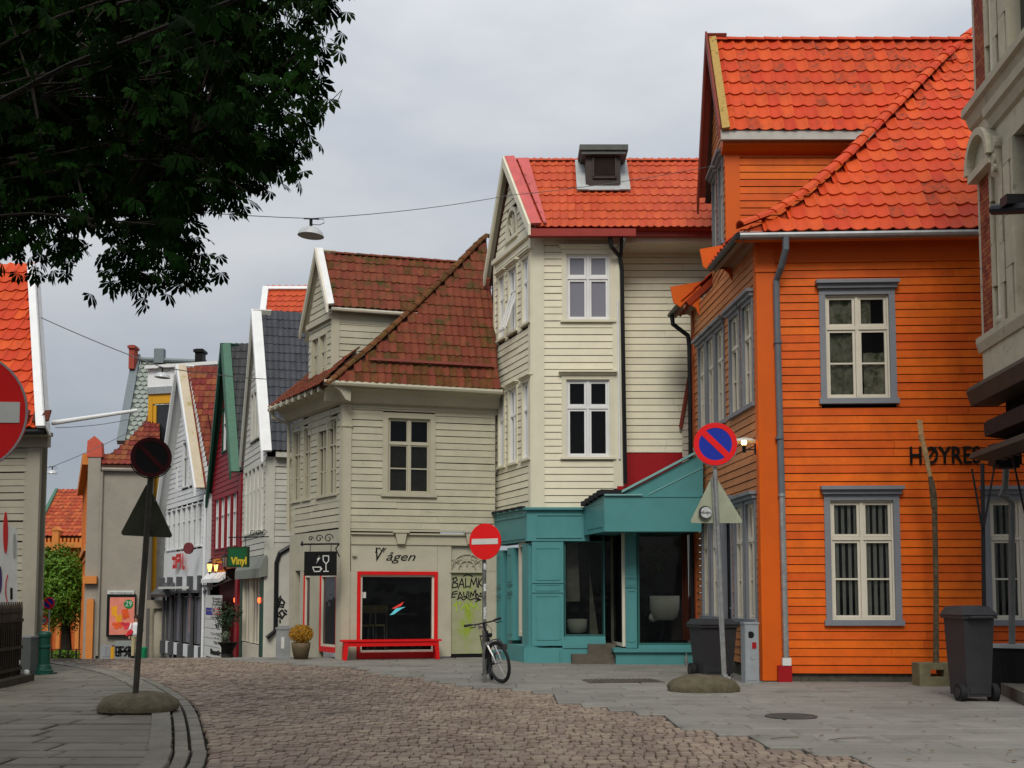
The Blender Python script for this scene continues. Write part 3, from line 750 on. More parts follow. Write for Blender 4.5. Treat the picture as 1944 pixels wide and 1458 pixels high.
clad(H, WG, [(0,zlow),(WG.len,zlow),(WG.len,ze),(WG.len*.5,zr-.1),(0,ze)], .1365, ORANGE_S, og, dw)
eD = WA.p(-.12, ze+.02, .3); PD = Plane(eD, WA.u, P(1352,82,22.2))
top = PD.loc(P(1352,82,22.2))[1]
rd = roof(H, PD, [(0,0),(7.5,0),(7.5,top),(0,top)], .225, .34, TILE_O, UNDERO, moss=lambda j,f: .4 if f>.3 else .12, mossm=SOOTY)
ridge(H, PD.p(0,top), PD.p(7.6,top), TILE_O, rd, .22, .37)
# rear slope of the wing and verge boards
rB = PD.p(0,top); bB = P(1329,374,D2+.3); fB = eD
mb = MB(); nn = Vector((0,.8,.6)); dn=Vector((0.1,0,-.12)); mb.poly([rB+dn, bB+dn, bB+Vector((4,0,0))+dn, rB+Vector((4,0,0))+dn], .06, nn); part('roof_back', mb, UNDER, H)
def verge(H, p0, p1, ht, th, m, nm='verge_board', outv=Vector((-1,0,0))):
    mb = MB(); up = Vector((0,0,ht)); q0, q1 = Vector(p0), Vector(p1)
    mb.poly([q0, q1, q1-up, q0-up], th, -outv); return part(nm, mb, m, H)
mb = MB(); w0 = PD.p(-.02,-.05,.1); w1 = PD.p(-.02,top+.08,.12); mb.poly([w0, PD.p(.12,-.05,.13), PD.p(.12,top+.08,.13), w1], .05, PD.n); part('verge_board', mb, mat('mossy_yellow_board', (.4,.26,.07), .7, .25, 8, spot=.52, spotc=(.15,.1,.03)), H, 'yellowed mossy verge board')
verge(H, w1+Vector((-.03,0,.08)), w0+Vector((-.03,0,.05)), .26, .04, mat('brown_red_board', (.2,.03,.015), .6, .1))
verge(H, w1+Vector((-.03,0,.08)), bB+Vector((-.03,0,0)), .36, .04, MATS['brown_red_board'])
mb = MB(); mb.poly([w1+Vector((-.03,0,.05)), bB+Vector((-.03,0,0)), bB+Vector((.35,0,0)), w1+Vector((.35,0,.05))], .05, nn); part('soffit', mb, MATS['brown_red_board'], H)
# downpipe on the front
mb = MB(); sp = WF.uv(1478,700)[0]
mb.tube([WF.p(sp+.07,zE-.1,.48),WF.p(sp+.07,zE-.3,.47),WF.p(sp+.02,zE-.55,.3),WF.p(sp-.03,zE-.72,.12),WF.p(sp-.03,zE-1,.1),WF.p(sp,3.1,.1)], .055)
for z in (5.6,4.0): mb.lathe([(.07,0),(.07,.04)], Matrix.Translation(WF.p(sp-.02,z,.1)))
part('downpipe', mb, PIPEGREY, H)
mb = MB(); mb.tube([WF.p(sp,3.15,.1),WF.p(sp+.02,.42,.1)], .05); mb.lathe([(.062,0),(.062,.05)], Matrix.Translation(WF.p(sp,3.05,.1))); part('downpipe', mb, GALV, H, 'bare metal lower length of the downpipe')
mb = MB(); mb.wbox(WF, sp-.12, sp+.1, .02, .16, .0, .3); part('drain_box', mb, REDPANEL, H)
mb = MB(); mb.wbox(WF, sp-.05,sp+.09,.03,.17,.3,.42); part('pipe_collar', mb, SIGNWHITE, H)
# lettering
mt = MATS.get('black_paint')
wtext('lettering', 'HØYRES', WF, 1728, 880, 32, BLACK, H, o=.055, widthpx=134, extrude=.012, bold=.004)
# wall lamp on the side
lz = WS.uv(1430,858)[1]; ls = WS.uv(1441,858)[0]
mb = MB(); mb.wbox(WS, ls-.06, ls, .03, .07, lz-.08, lz+.1); mb.tube([WS.p(ls-.03,lz,.05), WS.p(ls-.05,lz,.22)], .012); mb.lathe([(.03,-.05),(.035,.07),(.02,.08)], Matrix.Translation(WS.p(ls-.05,lz,.24)))
LP = thing('wall_lamp', 'small lit outdoor lamp with glass shade on the pale orange side wall', 'lamp', WS.p(ls,lz-.1,.05))
part('bracket', mb, BLACKMETAL, LP)
mb = MB(); mb.lathe([(.03,.08),(.045,.11),(.04,.17),(.015,.19)], Matrix.Translation(WS.p(ls-.05,lz,.24))); part('bulb', mb, emit('warm_bulb', (1,.55,.15), 9), LP)
mb = MB(); mb.lathe([(.2,.13),(.16,.165),(.05,.2),(.05,.205),(.17,.17),(.21,.13)], Matrix.Translation(WS.p(ls-.05,lz,.24)), 20, cap=False); part('shade', mb, glassm('lamp_glass', (.5,.5,.45), .7), LP)

# ------------------------------------------------------------------ narrow beige gable behind the orange house
H = thing('beige_gable_house', 'narrow beige clapboard gable with brown verge between cream and orange houses', 'house', P(1312,1250,25.3)-Vector((0,0,P(1312,1250,25.3).z)))
WN = Wall(P2(1296,25.3), P2(1345,25.1))
def pw(w, pts): return [w.uv(*p) for p in pts]
gp = pw(WN, [(1296,880),(1345,880),(1345,560),(1323,640),(1296,812)])
mb = MB(); mb.wpoly(WN, pw(WN, [(1296,1000),(1345,1000),(1345,570),(1323,645),(1297,816)]), -.2, -.02); wall = part('wall', mb, CREAMTRIM, H)
clad(H, WN, gp, .15, mat('pale_beige_paint', (.5,.42,.33), .55, .07, 3), (), wall)
mb = MB(); mb.wpoly(WN, pw(WN, [(1291,812),(1296,816),(1326,644),(1350,560),(1345,550),(1321,636)]), -.3, .12); part('verge_board', mb, MATS['brown_red_board'], H)

# ------------------------------------------------------------------ cream house
H = thing('cream_house', 'tall cream clapboard corner house with orange tiled gable roof and white windows', 'house', (.8,25.2,0))
CA = P2(1011,24.6); CB = P2(1187,24.6); WF2 = Wall(CA, CB); CS = P2(940,26.9); WS2 = Wall(CS, CA)
WR = Wall(P2(1187,25.3), P2(1440,25.3))
zlo = WF2.uv(1100,968)[1]; zE2 = WF2.uv(1100,447)[1]
mb = MB(); mb.wbox(WF2,0,WF2.len,-.3,-.28,3.2,zE2); mb.wbox(WS2,0,WS2.len,-.3,-.28,3.2,zE2); mb.wbox(WR,0,WR.len,-.3,-.28,3.2,zE2); mb.wbox(WS2,-.35,.12,-.3,-.03,3.0,zE2)
Lg = WS2.len; zrg = P(965,303,25.9).z
mb.wpoly(WS2, [(0,zE2),(Lg,zE2),(Lg*.5,zrg-.05)], -.3, -.28)
wall = part('wall', mb, DARKIN, H)
ops = []
wo = dict(cas=.1, head=.08, sillh=.05, mc=CREAMTRIM, mf=WHITEP, headout=.1, proud=.05, sash=.05, bar=.05)
s0,s1,z0,z1 = WF2.rect(1075,483,1157,608); _,o = window(H, WF2, s0,s1,z0,z1, (.5,), (.64,), mg=GLASSG, **wo); ops.append(o); zw1 = (z0,z1)
s0,s1,z0,z1 = WF2.rect(1075,721,1157,868); _,o = window(H, WF2, s0,s1,z0,z1, (.5,), (.64,), mg=GLASS, **wo); ops.append(o); zw0 = (z0,z1)
c0 = WF2.uv(1033,700)[0]; c1 = WF2.uv(1163,700)[0]
clad(H, WF2, [(c0,zlo),(c1,zlo),(c1,zE2-.12),(c0,zE2-.12)], .15, CREAM, ops, wall)
mb = MB(); mb.wbox(WF2,-.04,c0,-.02,.05,zlo,zE2); part('corner_board', mb, CREAMTRIM, H)
mb = MB(); mb.wbox(WF2,c1,WF2.len,-.02,.045,zlo+.45,zE2); mb.wbox(WF2, WF2.len-.03, WF2.len, -.7, -.02, zlo, zE2); part('corner_board', mb, CREAMTRIM, H)
mb = MB(); mb.wbox(WF2,c0,c1,-.02,.04,zE2-.12,zE2+.02); mb.wbox(WF2,-.1,WF2.len+.03,.0,.14,zE2+.02,zE2+.14); part('frieze', mb, CREAMTRIM, H)
ops = []
wso = dict(cas=.07, head=.06, sillh=.05, mc=CREAMTRIM, mf=WHITEP, mg=GLASSD, headout=.08, proud=.05, sash=.03, bar=.045)
for x0,x1 in ((950,960),(969,983),(995,1008)):
    for zz in (zw1, zw0):
        _,o = window(H, WS2, WS2.uv(x0,600)[0], WS2.uv(x1,600)[0], zz[0], zz[1], (.5,), (.64,), **wso); ops.append(o)
# the tilted open casement
a = WS2.uv(970,600)[0]; b = WS2.uv(982,600)[0]
mb = MB(); zA, zB = zw1[0]+.02, zw1[0]+(zw1[1]-zw1[0])*.6
for s_ in (a, (a+b)/2-.02, b-.04): mb.poly([WS2.p(s_,zB,.03),WS2.p(s_+.04,zB,.03),WS2.p(s_+.04,zA,.3),WS2.p(s_,zA,.3)], .03, WS2.n3)
mb.wbox(WS2,a,b,.27,.31,zA-.02,zA+.03); part('open_casement', mb, WHITEP, H, 'casement tilted open')
clad(H, WS2, [(0,zlo+.05),(Lg,zlo+.05),(Lg,zE2),(Lg*.5,zrg-.05),(0,zE2)], .15, CREAM, ops+[(Lg*.36,Lg*.64,zE2+.25,zE2+1.05)], wall)
mb = MB(); mb.wbox(WS2,Lg-.12,Lg+.045,-.02,.045,zlo,zE2+.1); mb.wbox(WS2,-.03,.08,-.02,.05,zlo,zE2); part('corner_board', mb, CREAMTRIM, H)
mb = MB(); mb.wbox(WS2,-.05,Lg+.05,.0,.09,zE2+.0,zE2+.1); part('string_course', mb, CREAMTRIM, H)
# half round gable window
c = Lg*.5; zc = zE2+.34; rr = .3
mb = MB()
for k in range(8):
    a0, a1 = math.pi*k/8, math.pi*(k+1)/8
    mb.wpoly(WS2, [(c+rr*math.cos(a0),zc+.2+rr*1.3*math.sin(a0)),(c+(rr+.08)*math.cos(a0),zc+.2+(rr+.08)*1.25*math.sin(a0)),(c+(rr+.08)*math.cos(a1),zc+.2+(rr+.08)*1.25*math.sin(a1)),(c+rr*math.cos(a1),zc+.2+rr*1.3*math.sin(a1))], -.04, .05)
mb.wbox(WS2,c-rr-.08,c-rr,-.04,.05,zc-.02,zc+.2); mb.wbox(WS2,c+rr,c+rr+.08,-.04,.05,zc-.02,zc+.2); mb.wbox(WS2,c-rr-.1,c+rr+.1,-.04,.08,zc-.1,zc-.02)
for an in (30,60,90,120,150):
    dx, dz = math.cos(R(an)), math.sin(R(an)); mb.wpoly(WS2, [(c-dz*.015,zc+dx*.015),(c+dz*.015,zc-dx*.015),(c+dx*rr+dz*.015,zc+.1+dz*rr*1.4-dx*.015),(c+dx*rr-dz*.015,zc+.1+dz*rr*1.4+dx*.015)], -.03, .01)
wnd = part('window', mb, CREAMTRIM, H, 'half-round gable window')
mb = MB(); mb.wpoly(WS2, [(c-rr,zc),(c+rr,zc)]+[(c+rr*math.cos(math.pi*k/8),zc+.2+rr*1.3*math.sin(math.pi*k/8)) for k in range(9)], -.06, -.04); part('pane', mb, GLASSD, wnd)
# right recessed wall
clad(H, WR, [(0,WR.uv(1250,860)[1]),(WR.len,WR.uv(1250,860)[1]),(WR.len,zE2-.1),(0,zE2-.1)], .15, CREAM, (), wall)
mb = MB(); mb.wbox(WR,0,WR.len,0,.8,zE2-.2,zE2+.02); part('eaves_board', mb, CREAMTRIM, H)
mb = MB(); mb.wbox(WR,-.05,WR.len,-.02,.02,WR.uv(1250,945)[1],WR.uv(1250,858)[1]); mb.wbox(WF2,WF2.len-.15,WF2.len,.046,.06,zlo+.15,zlo+.5); part('wall_panel', mb, REDPANEL, H, 'dark red panel below the recessed wall')
# roof
eC = WF2.p(0,WF2.uv(1100,431,.4)[1],.38); rC = P(975,309,25.8); PC = Plane(eC, WF2.u, rC); top = PC.loc(rC)[1]
a0 = PC.uv(1018,431)[0]; a1 = PC.uv(1430,431)[0]
rfc = roof(H, PC, [(a0,0),(a1,0),(a1,top),(PC.uv(968,303)[0]+.05,top)], .168, .3, TILE_N, UNDERO)
ridge(H, PC.p(PC.uv(975,303)[0],top), PC.p(a1,top), TILE_N, rfc, .17, .3)
PINK = mat('pink_red_metal_flashing', (.5,.1,.09), .45, .15, 3, metal=.1)
mb = MB(); u0 = PC.uv(1018,431)[0]; u1 = PC.uv(968,303)[0]
mb.poly([PC.p(u0-.12,-.05,.14),PC.p(u0+.1,-.05,.15),PC.p(u1+.1,top+.06,.15),PC.p(u1-.12,top+.06,.14)], .06, PC.n)
mb.poly([PC.p(u0+.16,-.02,.13),PC.p(u0+.22,-.02,.13),PC.p(u1+.42,top,.13),PC.p(u1+.16,top,.13)], .05, PC.n)
for k in range(7): mb.poly([PC.p(u0+(u1-u0)*k/7+.16,top*k/7,.17),PC.p(u0+(u1-u0)*k/7+.2,top*k/7,.17),PC.p(u0+(u1-u0)*k/7+.2,top*k/7+.04,.17),PC.p(u0+(u1-u0)*k/7+.16,top*k/7+.04,.17)])
part('verge_flashing', mb, PINK, H)
rE = PC.p(u1-.12,top+.06,.12); fE = PC.p(u0-.12,-.05,.12); bE = P(921,524,27.3)
verge(H, rE, fE, .24, .05, CREAMTRIM); verge(H, rE, bE, .24, .05, CREAMTRIM)
ov = Vector((1,.45,0)).normalized()*.62
mb = MB(); mb.poly([rE,bE,bE+ov,rE+ov], .05, Vector((-.3,.6,.7)).normalized()); part('soffit', mb, CREAMTRIM, H)
mb = MB(); ov2 = Vector((1,0,0))*2.0; dn=Vector((.1,0,-.2)); mb.poly([rE+dn,bE+dn,bE+ov2+dn,rE+ov2+dn], .08, Vector((0,.6,.7))); part('roof_back', mb, UNDER, H)
mb = MB(); q = WF2.uv(1100,440,.42)[1]
mb.wbox(WF2,-.08,WF2.len+.25,.3,.46,q-.1,q+.06); mb.wbox(WR,0,WR.len,.85,.97,q-.04,q+.06)
part('gutter', mb, mat('dark_red_gutter', (.28,.03,.02), .4, .1), H)
mb = MB(); sp = WF2.uv(1180,700,.1)[0]
mb.tube([WF2.p(sp-.25,q-.1,.36),WF2.p(sp-.22,q-.3,.34),WF2.p(sp-.02,q-.45,.12),WF2.p(sp+.02,q-.7,.1),WF2.p(sp+.06,zlo+.55,.1)], .045)
mb.tube([WF2.p(sp,q-.1,.36),WF2.p(sp,q-.45,.12)], .04)
part('downpipe', mb, BLACKMETAL, H)
mb = MB(); sq = WF2.uv(1174,700,.1)[0]; mb.tube([WF2.p(sq,WF2.uv(1174,572)[1],.07),WF2.p(sq+.02,WF2.uv(1174,872)[1],.07)], .022); part('cable_duct', mb, WHITEP, H)
mb = MB(); sq = -.02; mb.tube([WS2.p(.0,zlo,.09),WS2.p(.0,zE2-1.6,.09)], .035); part('downpipe', mb, WHITEP, H, 'white downpipe at the far corner')
# roof vent
VB = mat('brown_sheet_metal', (.045,.03,.026), .5, .2, 5)
mb = MB(); f0 = PC.p(*PC.uv(1138,366)); D = f0.y-.05; xl, xr = P(1112,340,D).x, P(1178,340,D).x; zb_ = f0.z-.0; zt_ = P(1140,296,D).z
VT = thing('roof_vent', 'brown sheet metal ventilation housing with flat cap on the cream house roof', 'roof vent', ((xl+xr)/2, D, zb_))
mb.box(xl,xr,D,D+1.1,zb_-.1,zt_); part('housing', mb, VB, VT)
mb = MB(); 
for k in range(9): z = zb_+.36+k*.045; mb.add([(xl+.18,D-.035,z),(xr-.12,D-.035,z),(xr-.12,D-.01,z+.03),(xl+.18,D-.01,z+.03)],[(0,1,2,3)])
mb.box(xl+.15,xl+.18,D-.04,D,zb_+.32,zb_+.8); mb.box(xr-.12,xr-.09,D-.04,D,zb_+.32,zb_+.8); mb.box(xl+.15,xr-.09,D-.04,D,zb_+.3,zb_+.34); mb.box(xl+.15,xr-.09,D-.04,D,zb_+.78,zb_+.82)
part('louvre', mb, VB, VT)
mb = MB(); mb.box(xl-.1,xr+.12,D-.12,D+1.3,zt_+.0,zt_+.08); mb.box(xl-.14,xr+.16,D-.16,D+1.3,zt_+.08,zt_+.2); part('cap', mb, mat('grey_green_sheet', (.1,.11,.1), .5, .2), VT)
mb = MB(); LEAD = mat('lead_flashing', (.4,.41,.4), .5, .15)
aL = PC.uv(1105,367)[0]; aR = PC.uv(1186,367)[0]; bb = PC.uv(1138,369)[1]
mb.poly([PC.p(aL-.08,bb,.12),PC.p(aR+.08,bb,.12),PC.p(aR+.06,bb+.12,.14),PC.p(aL-.06,bb+.12,.14)], .03, PC.n)
mb.poly([PC.p(aL-.12,bb,.13),PC.p(aL+.14,bb,.13),PC.p(aL+.12,top-.15,.2),PC.p(aL-.12,top-.15,.16)], .03, PC.n)
mb.poly([PC.p(aR-.12,bb,.13),PC.p(aR+.12,bb,.13),PC.p(aR+.1,top-.15,.16),PC.p(aR-.14,top-.15,.2)], .03, PC.n)
part('flashing', mb, LEAD, VT)

# ------------------------------------------------------------------ teal shopfront
H = thing('teal_shopfront', 'teal painted shopfront with panelled pilasters and sloping shop extension', 'shopfront', (2.5,24.2,0))
def panel_pil(w, x0, x1, y0, y1, nm='pilaster', o=.1, lab=None):
    s0,s1,z0,z1 = w.rect(x0,y0,x1,y1,o); mb = MB(); mb.wbox(w,s0,s1,-.1,o,z0,z1)
    zm = z0+(z1-z0)*.56; i = min(.09,(s1-s0)*.16)
    for a,b in ((z0+.14,zm-.2),(zm-.06,zm+.04),(zm+.16,z1-.16)):
        mb.wbox(w,s0+i,s1-i,o,o+.012,a-.02,a); mb.wbox(w,s0+i,s1-i,o,o+.012,b,b+.02); mb.wbox(w,s0+i-.02,s0+i,o,o+.012,a,b); mb.wbox(w,s1-i,s1-i+.02,o,o+.012,a,b)
    mb.wbox(w,s0-.01,s1+.01,o,o+.02,zm-.12,zm-.1); mb.wbox(w,s0-.01,s1+.01,o,o+.02,zm+.08,zm+.1)
    return part(nm, mb, TEAL, H, lab)
mb = MB(); mb.wbox(WF2,.2,WF2.len+.2,-1.6,-1.5,.2,3.6); mb.wbox(WS2,0,WS2.len,-1.3,-1.2,.1,3.6); back = part('wall', mb, DARKIN, H)
panel_pil(WF2,1010,1070,1027,1226)
panel_pil(WS2,943,951,1045,1222); panel_pil(WS2,963,973,1040,1215)
s0,s1,z0,z1 = WS2.rect(999,1032,1011,1228); mb = MB(); mb.wbox(WS2,s0,WS2.len,-.1,.09,z0,z1); part('pilaster', mb, TEAL, H)
s0,s1,z0,z1 = WF2.rect(1010,968,1110,1027,.12); zf0, zf1 = z0, z1
mb = MB(); mb.wbox(WF2,-.12,s1+.1,-.3,.12,zf0,zf1); mb.wbox(WF2,-.16,s1,-.3,.2,zf1,zf1+.05)
mb.wbox(WF2,.08,s1-.06,.12,.14,zf0+.06,zf0+.085); mb.wbox(WF2,.08,s1-.06,.12,.14,zf1-.12,zf1-.095); mb.wbox(WF2,.08,.105,.12,.14,zf0+.085,zf1-.12)
mb.wbox(WS2,0,WS2.len+.05,-.3,.12,zf0,zf1+.02); mb.wbox(WS2,-.02,WS2.len,-.3,.16,zf1+.02,zf1+.06); mb.wbox(WS2,.1,WS2.len-.1,.12,.14,zf0+.06,zf0+.085); mb.wbox(WS2,.1,WS2.len-.1,.12,.14,zf1-.12,zf1-.095)
part('fascia', mb, TEAL, H)
mb = MB()
for i in range(5):
    s = .3+i*.42; mb.wbox(WS2,s,s+.3,.1,.2,zf1+.055,zf1+.1)
part('roof_edge_tiles', mb, UNDERK, H)
# plinth
mb = MB(); zp = WF2.uv(1050,1226)[1]; s1 = WF2.uv(1149,1230)[0]
mb.wbox(WF2,-.18,s1,-.4,.2,-.1,zp-.04); mb.wbox(WF2,-.1,.55,.2,.26,-.1,zp-.06)
a = WS2.uv(978,1240)[0]; mb.wbox(WS2,a,WS2.len+.1,-.3,.18,-.1,zp); mb.wbox(WS2,0,a,-.3,.02,-.1,.12); mb.wbox(WS2,.35,a-.05,-.1,.22,-.1,.2)
part('plinth', mb, TEAL, H)
mb = MB(); mb.wbox(WF2,.62,s1,-.1,.22,zp-.04,zp+.04); mb.wbox(WF2,.62,s1,-.1,.14,zp+.04,zp+.12); mb.wbox(WF2,.62,s1,-.1,.06,zp+.12,zp+.2); part('sill', mb, TEAL, H)
s0,s1,z0,z1 = WF2.rect(1071,1027,1148,1207)
def bigpane(w, s0,s1,z0,z1, mfr, o=-.05, fr=.05, mg=GLASS, lab=None):
    mb = MB(); mb.wbox(w,s0,s0+fr,o-.05,o+.05,z0,z1); mb.wbox(w,s1-fr,s1,o-.05,o+.05,z0,z1); mb.wbox(w,s0+fr,s1-fr,o-.05,o+.048,z0,z0+fr); mb.wbox(w,s0+fr,s1-fr,o-.05,o+.048,z1-fr,z1)
    W_ = part('shop_window', mb, mfr, H, lab); mb = MB(); mb.wbox(w,s0+fr-.01,s1-fr+.01,o-.01,o,z0+fr-.01,z1-fr+.01); part('pane', mb, mg, W_); return W_
bigpane(WF2,s0,s1,z0,z1,TEALD,-.02,.03)
s0,s1,z0,z1 = WS2.rect(987,1030,1000,1208); bigpane(WS2,s0,s1,z0,z1,SASH,-.02,.09)
s0,s1,z0,z1 = WS2.rect(952,1040,962,1225); bigpane(WS2,s0,s1,z0,z1,TEALD,-.3,.05)
# shop display
POT = mat('off_white_ceramic', (.7,.7,.6), .5, .08)
def pot(px, py, D, w_, h_, name='plant_pot', lab=''):
    c = P(px,py,D); mb = MB(); T = Matrix.Translation((c.x,c.y,c.z)); mb.lathe([(w_*.3,0),(w_*.42,h_*.12),(w_*.5,h_*.5),(w_*.5,h_),(w_*.45,h_),(w_*.42,h_*.6)], T, 18, cap=False); mb.smooth = True
    return solo(name, mb, POT, lab, 'pot')
pot(1096,1202,24.95,.42,.3,lab='small off-white pot behind the glass beside the shop steps')
pot(1262,1177,24.35,.62,.5,lab='large off-white bowl planter in the right teal shop window')
mb = MB(); c = P(1240,1172,24.4); mb.lathe([(.02,-.1),(.08,-.06),(.1,0),(.07,.07),(.01,.1)], Matrix.Translation(c), 12); mb.smooth = True
solo('glass_ball', mb, POT, 'small pale ball beside the large bowl planter in the teal shop window', 'ornament')
c = P(1258,1180,24.35); mb = MB(); mb.tube([c, Vector((c.x,c.y,.45))], .03); mb.lathe([(.2,0),(.2,.04)], Matrix.Translation((c.x,c.y,.42)))
for an in (0,2.1,4.2): mb.tube([c-Vector((0,0,.2)), Vector((c.x+.22*math.cos(an), c.y+.22*math.sin(an), .42))], .012)
solo('plant_stand', mb, BLACKMETAL, 'thin dark metal stand under the large bowl planter in the teal shop', 'stand')
mb = MB()
for k in range(9): x = WF2.p(0,0).x+3.1+k*.028; mb.box(x, x+.02, 24.25+.03*math.sin(k*1.9), 24.28+.03*math.sin(k*1.9), .5, 3.0)
solo('shop_curtain', mb, mat('rust_curtain',(.35,.06,.015),.8,.2), 'narrow rust red curtain at the left edge of the right teal shop window', 'curtain', kind=None)
for i,(x0,x1,z0_,z1_,lab) in enumerate(((1095,1135,.5,2.6,'tall grey panel shaped as a reflection behind the glass beside the steps'),(1078,1100,1.3,3.0,'smaller grey panel shaped as a reflection at the left of the window beside the steps'))):
    a_=P(x0,1100,25.3); b_=P(x1,1100,25.3); mb = MB(); mb.poly([Vector((a_.x,25.4,z1_)),Vector((a_.x+.2,25.4,z1_)),Vector((b_.x,25.1,z0_)),Vector((b_.x-.3,25.1,z0_))],.04,Vector((0,-1,0))); solo('reflection_panel', mb, mat('grey_reflection_tone',(.3,.28,.22),.7,.3,5), lab, 'panel')  # slanted panels added to stand for reflections in the glass
mb = MB(); q = P(1300,1130,24.6); mb.box(q.x-.28,q.x+.22,24.6,24.95,.5,1.35); solo('display_cabinet', mb, mat('dark_cabinet_wood',(.05,.04,.03),.5,.3), 'dark low cabinet at the right inside the right teal shop window', 'cabinet')
# green hanging plant in shop window
mb = MB(); c = P(1247,1060,24.4); rnd = random.Random(3)
for i in range(160):
    a_ = rnd.uniform(0,6.3); r = rnd.uniform(0,.34); z = rnd.uniform(-.25,.3)*(1-r); p = c+Vector((r*math.cos(a_), r*.5*math.sin(a_), z)); d = Vector((rnd.uniform(-1,1),rnd.uniform(-1,1),rnd.uniform(-1,.3))).normalized()*.09; e = d.cross(Vector((0,0,1)))*.35
    mb.add([p,p+d*.5+e,p+d,p+d*.5-e],[(0,1,2,3)])
mb.tube([c+Vector((0,0,.2)), c+Vector((0,0,.55))], .006)
solo('hanging_plant', mb, mat('bright_leaf', (.12,.2,.02), .6, .3), 'leafy green plant hanging behind the right teal shop window', 'plant')
# right extension
WX = Wall(P2(1175,23.95,1262), P2(1332,23.95,1262)); DX = 23.95
s0,s1,z0,z1 = WX.rect(1174,1238,1323,1263,.15)
mb = MB(); mb.wbox(WX,s0-.05,s1,-.6,.15,-.1,z1); mb.wbox(WX,s0-.1,s1,-.6,.22,z1,z1+.07); mb.box(WX.a.x-.02, WX.a.x+.4, DX, 25.4, -.1, z1-.03); part('plinth', mb, TEAL, H)
zz1 = z1
s0,s1,z0,z1 = WX.rect(1188,1008,1209,1232,.05); panel_pil(WX,1188,1209,1006,1230,o=.06)
s0,s1,z0,z1 = WX.rect(1210,1004,1326,1222); mb = MB(); mb.wbox(WX,s0,s1,-.1,.12,zz1+.07,zz1+.14); part('sill', mb, TEAL, H)
bigpane(WX,s0,s1,zz1+.14,z1+.1,TEALD,-.03,.04)
WXL = Wall((WX.uv(1174,1200)[0]*WX.u.x+WX.a.x, 25.3), (WX.uv(1188,1200)[0]+WX.a.x, 23.95))
bigpane(WXL,.05,WXL.len-.08,zz1+.1,z1+.1,SASH,.0,.06)
WFa = Wall(P2(1110,24.45,1262), P2(1149,22.95,1262)); WFb = Wall(P2(1149,22.95,1262), P2(1335,22.95,1262))
s0,s1,z0,z1 = WFb.rect(1149,941,1323,1009); ya = z0; yb = z1
mb = MB(); mb.wbox(WFb,0,WFb.len,-.2,0,ya,yb); mb.wbox(WFb,.3,WFb.len,0,.015,yb-.03,yb-.01)
mb.wpoly(WFa,[(0,ya+.0),(WFa.len,ya),(WFa.len,yb),(0,yb-.02)],-.06,0)
mb.wbox(WFa,.25,WFa.len-.12,0,.012,ya+.1,ya+.12); mb.wbox(WFa,.25,WFa.len-.12,0,.012,yb-.14,yb-.12)
mb.wpoly(WFb,[WFb.uv(1180,941),WFb.uv(1335,941),WFb.uv(1335,858),WFb.uv(1182,937)],-.4,-.03)
mb.poly([Vector((WFa.a.x,WFa.a.y,ya+.06)),WFb.p(0,ya+.06,-.05),WFb.p(WFb.len,ya+.06,-.05),Vector((WFb.b.x,25.2,ya+.06)),Vector((WFa.a.x,25.2,ya+.06))], .04, Vector((0,0,1)))
part('fascia', mb, TEAL, H, 'deep fascia with sloping gable over the shop extension')
mb = MB(); a_ = WFb.uv(1180,936); b_ = WFb.uv(1335,854); mb.wpoly(WFb,[a_,b_,(b_[0],b_[1]+.05),(a_[0],a_[1]+.05)],-.5,.05); c_ = WFb.uv(1232,939); d_ = WFb.uv(1335,888); mb.wpoly(WFb,[c_,d_,(d_[0],d_[1]+.02),(c_[0],c_[1]+.02)],-.03,-.015); mb.wbox(WFb,0,.75,-.3,.05,yb,yb+.03); part('capping', mb, mat('pale_teal_edge', (.2,.4,.38), .4, .08), H)
mb = MB()
for k in range(5):
    s = k/5*WFa.len; mb.wbox(WFa,s,s+WFa.len/5+.05,-.5,.07,yb-.1+k*.03,yb+k*.03+.0)
part('roof_edge_tiles', mb, UNDERK, H)
mb = MB(); mb.wbox(WX,-.3,WX.len,-1.9,-1.85,.1,3.3); part('wall', mb, DARKIN, H)
# door and steps
WD = Wall(P2(1147,25.1), P2(1176,25.1)); mb = MB(); mb.wbox(WD,-.05,.02,-.1,.1,.3,3.3); mb.wbox(WD,WD.len-.06,WD.len,-.1,.1,.3,3.3); dr = part('door', mb, TEALD, H)
mb = MB(); mb.wbox(WD,.02,WD.len-.06,-.06,0,.35,3.0); part('pane', mb, GLASS, dr)
mb = MB(); x0,x1 = P(1086,1250,24.0).x, P(1173,1250,24.0).x
STEP = mat('dark_brown_stone', (.1,.085,.065), .8, .2, 6, bump=.5)
mb.box(x0,x1,23.93,25.2,-.1,.22)
part('step', mb, STEP, H); mb = MB(); mb.box(P(1116,1240,24.3).x,x1-.02,24.27,25.25,.22,.42); part('step', mb, STEP, H)
mb = MB(); c = P(1303,1262,23.7); mb.lathe([(.035,0),(.035,.14),(.015,.18),(.015,.24)], Matrix.Translation((c.x,23.7,.035)),10); solo('bottle', mb, glassm('bottle_glass',(.3,.32,.3),.6), 'small clear bottle left on the pavement before the teal plinth', 'bottle')
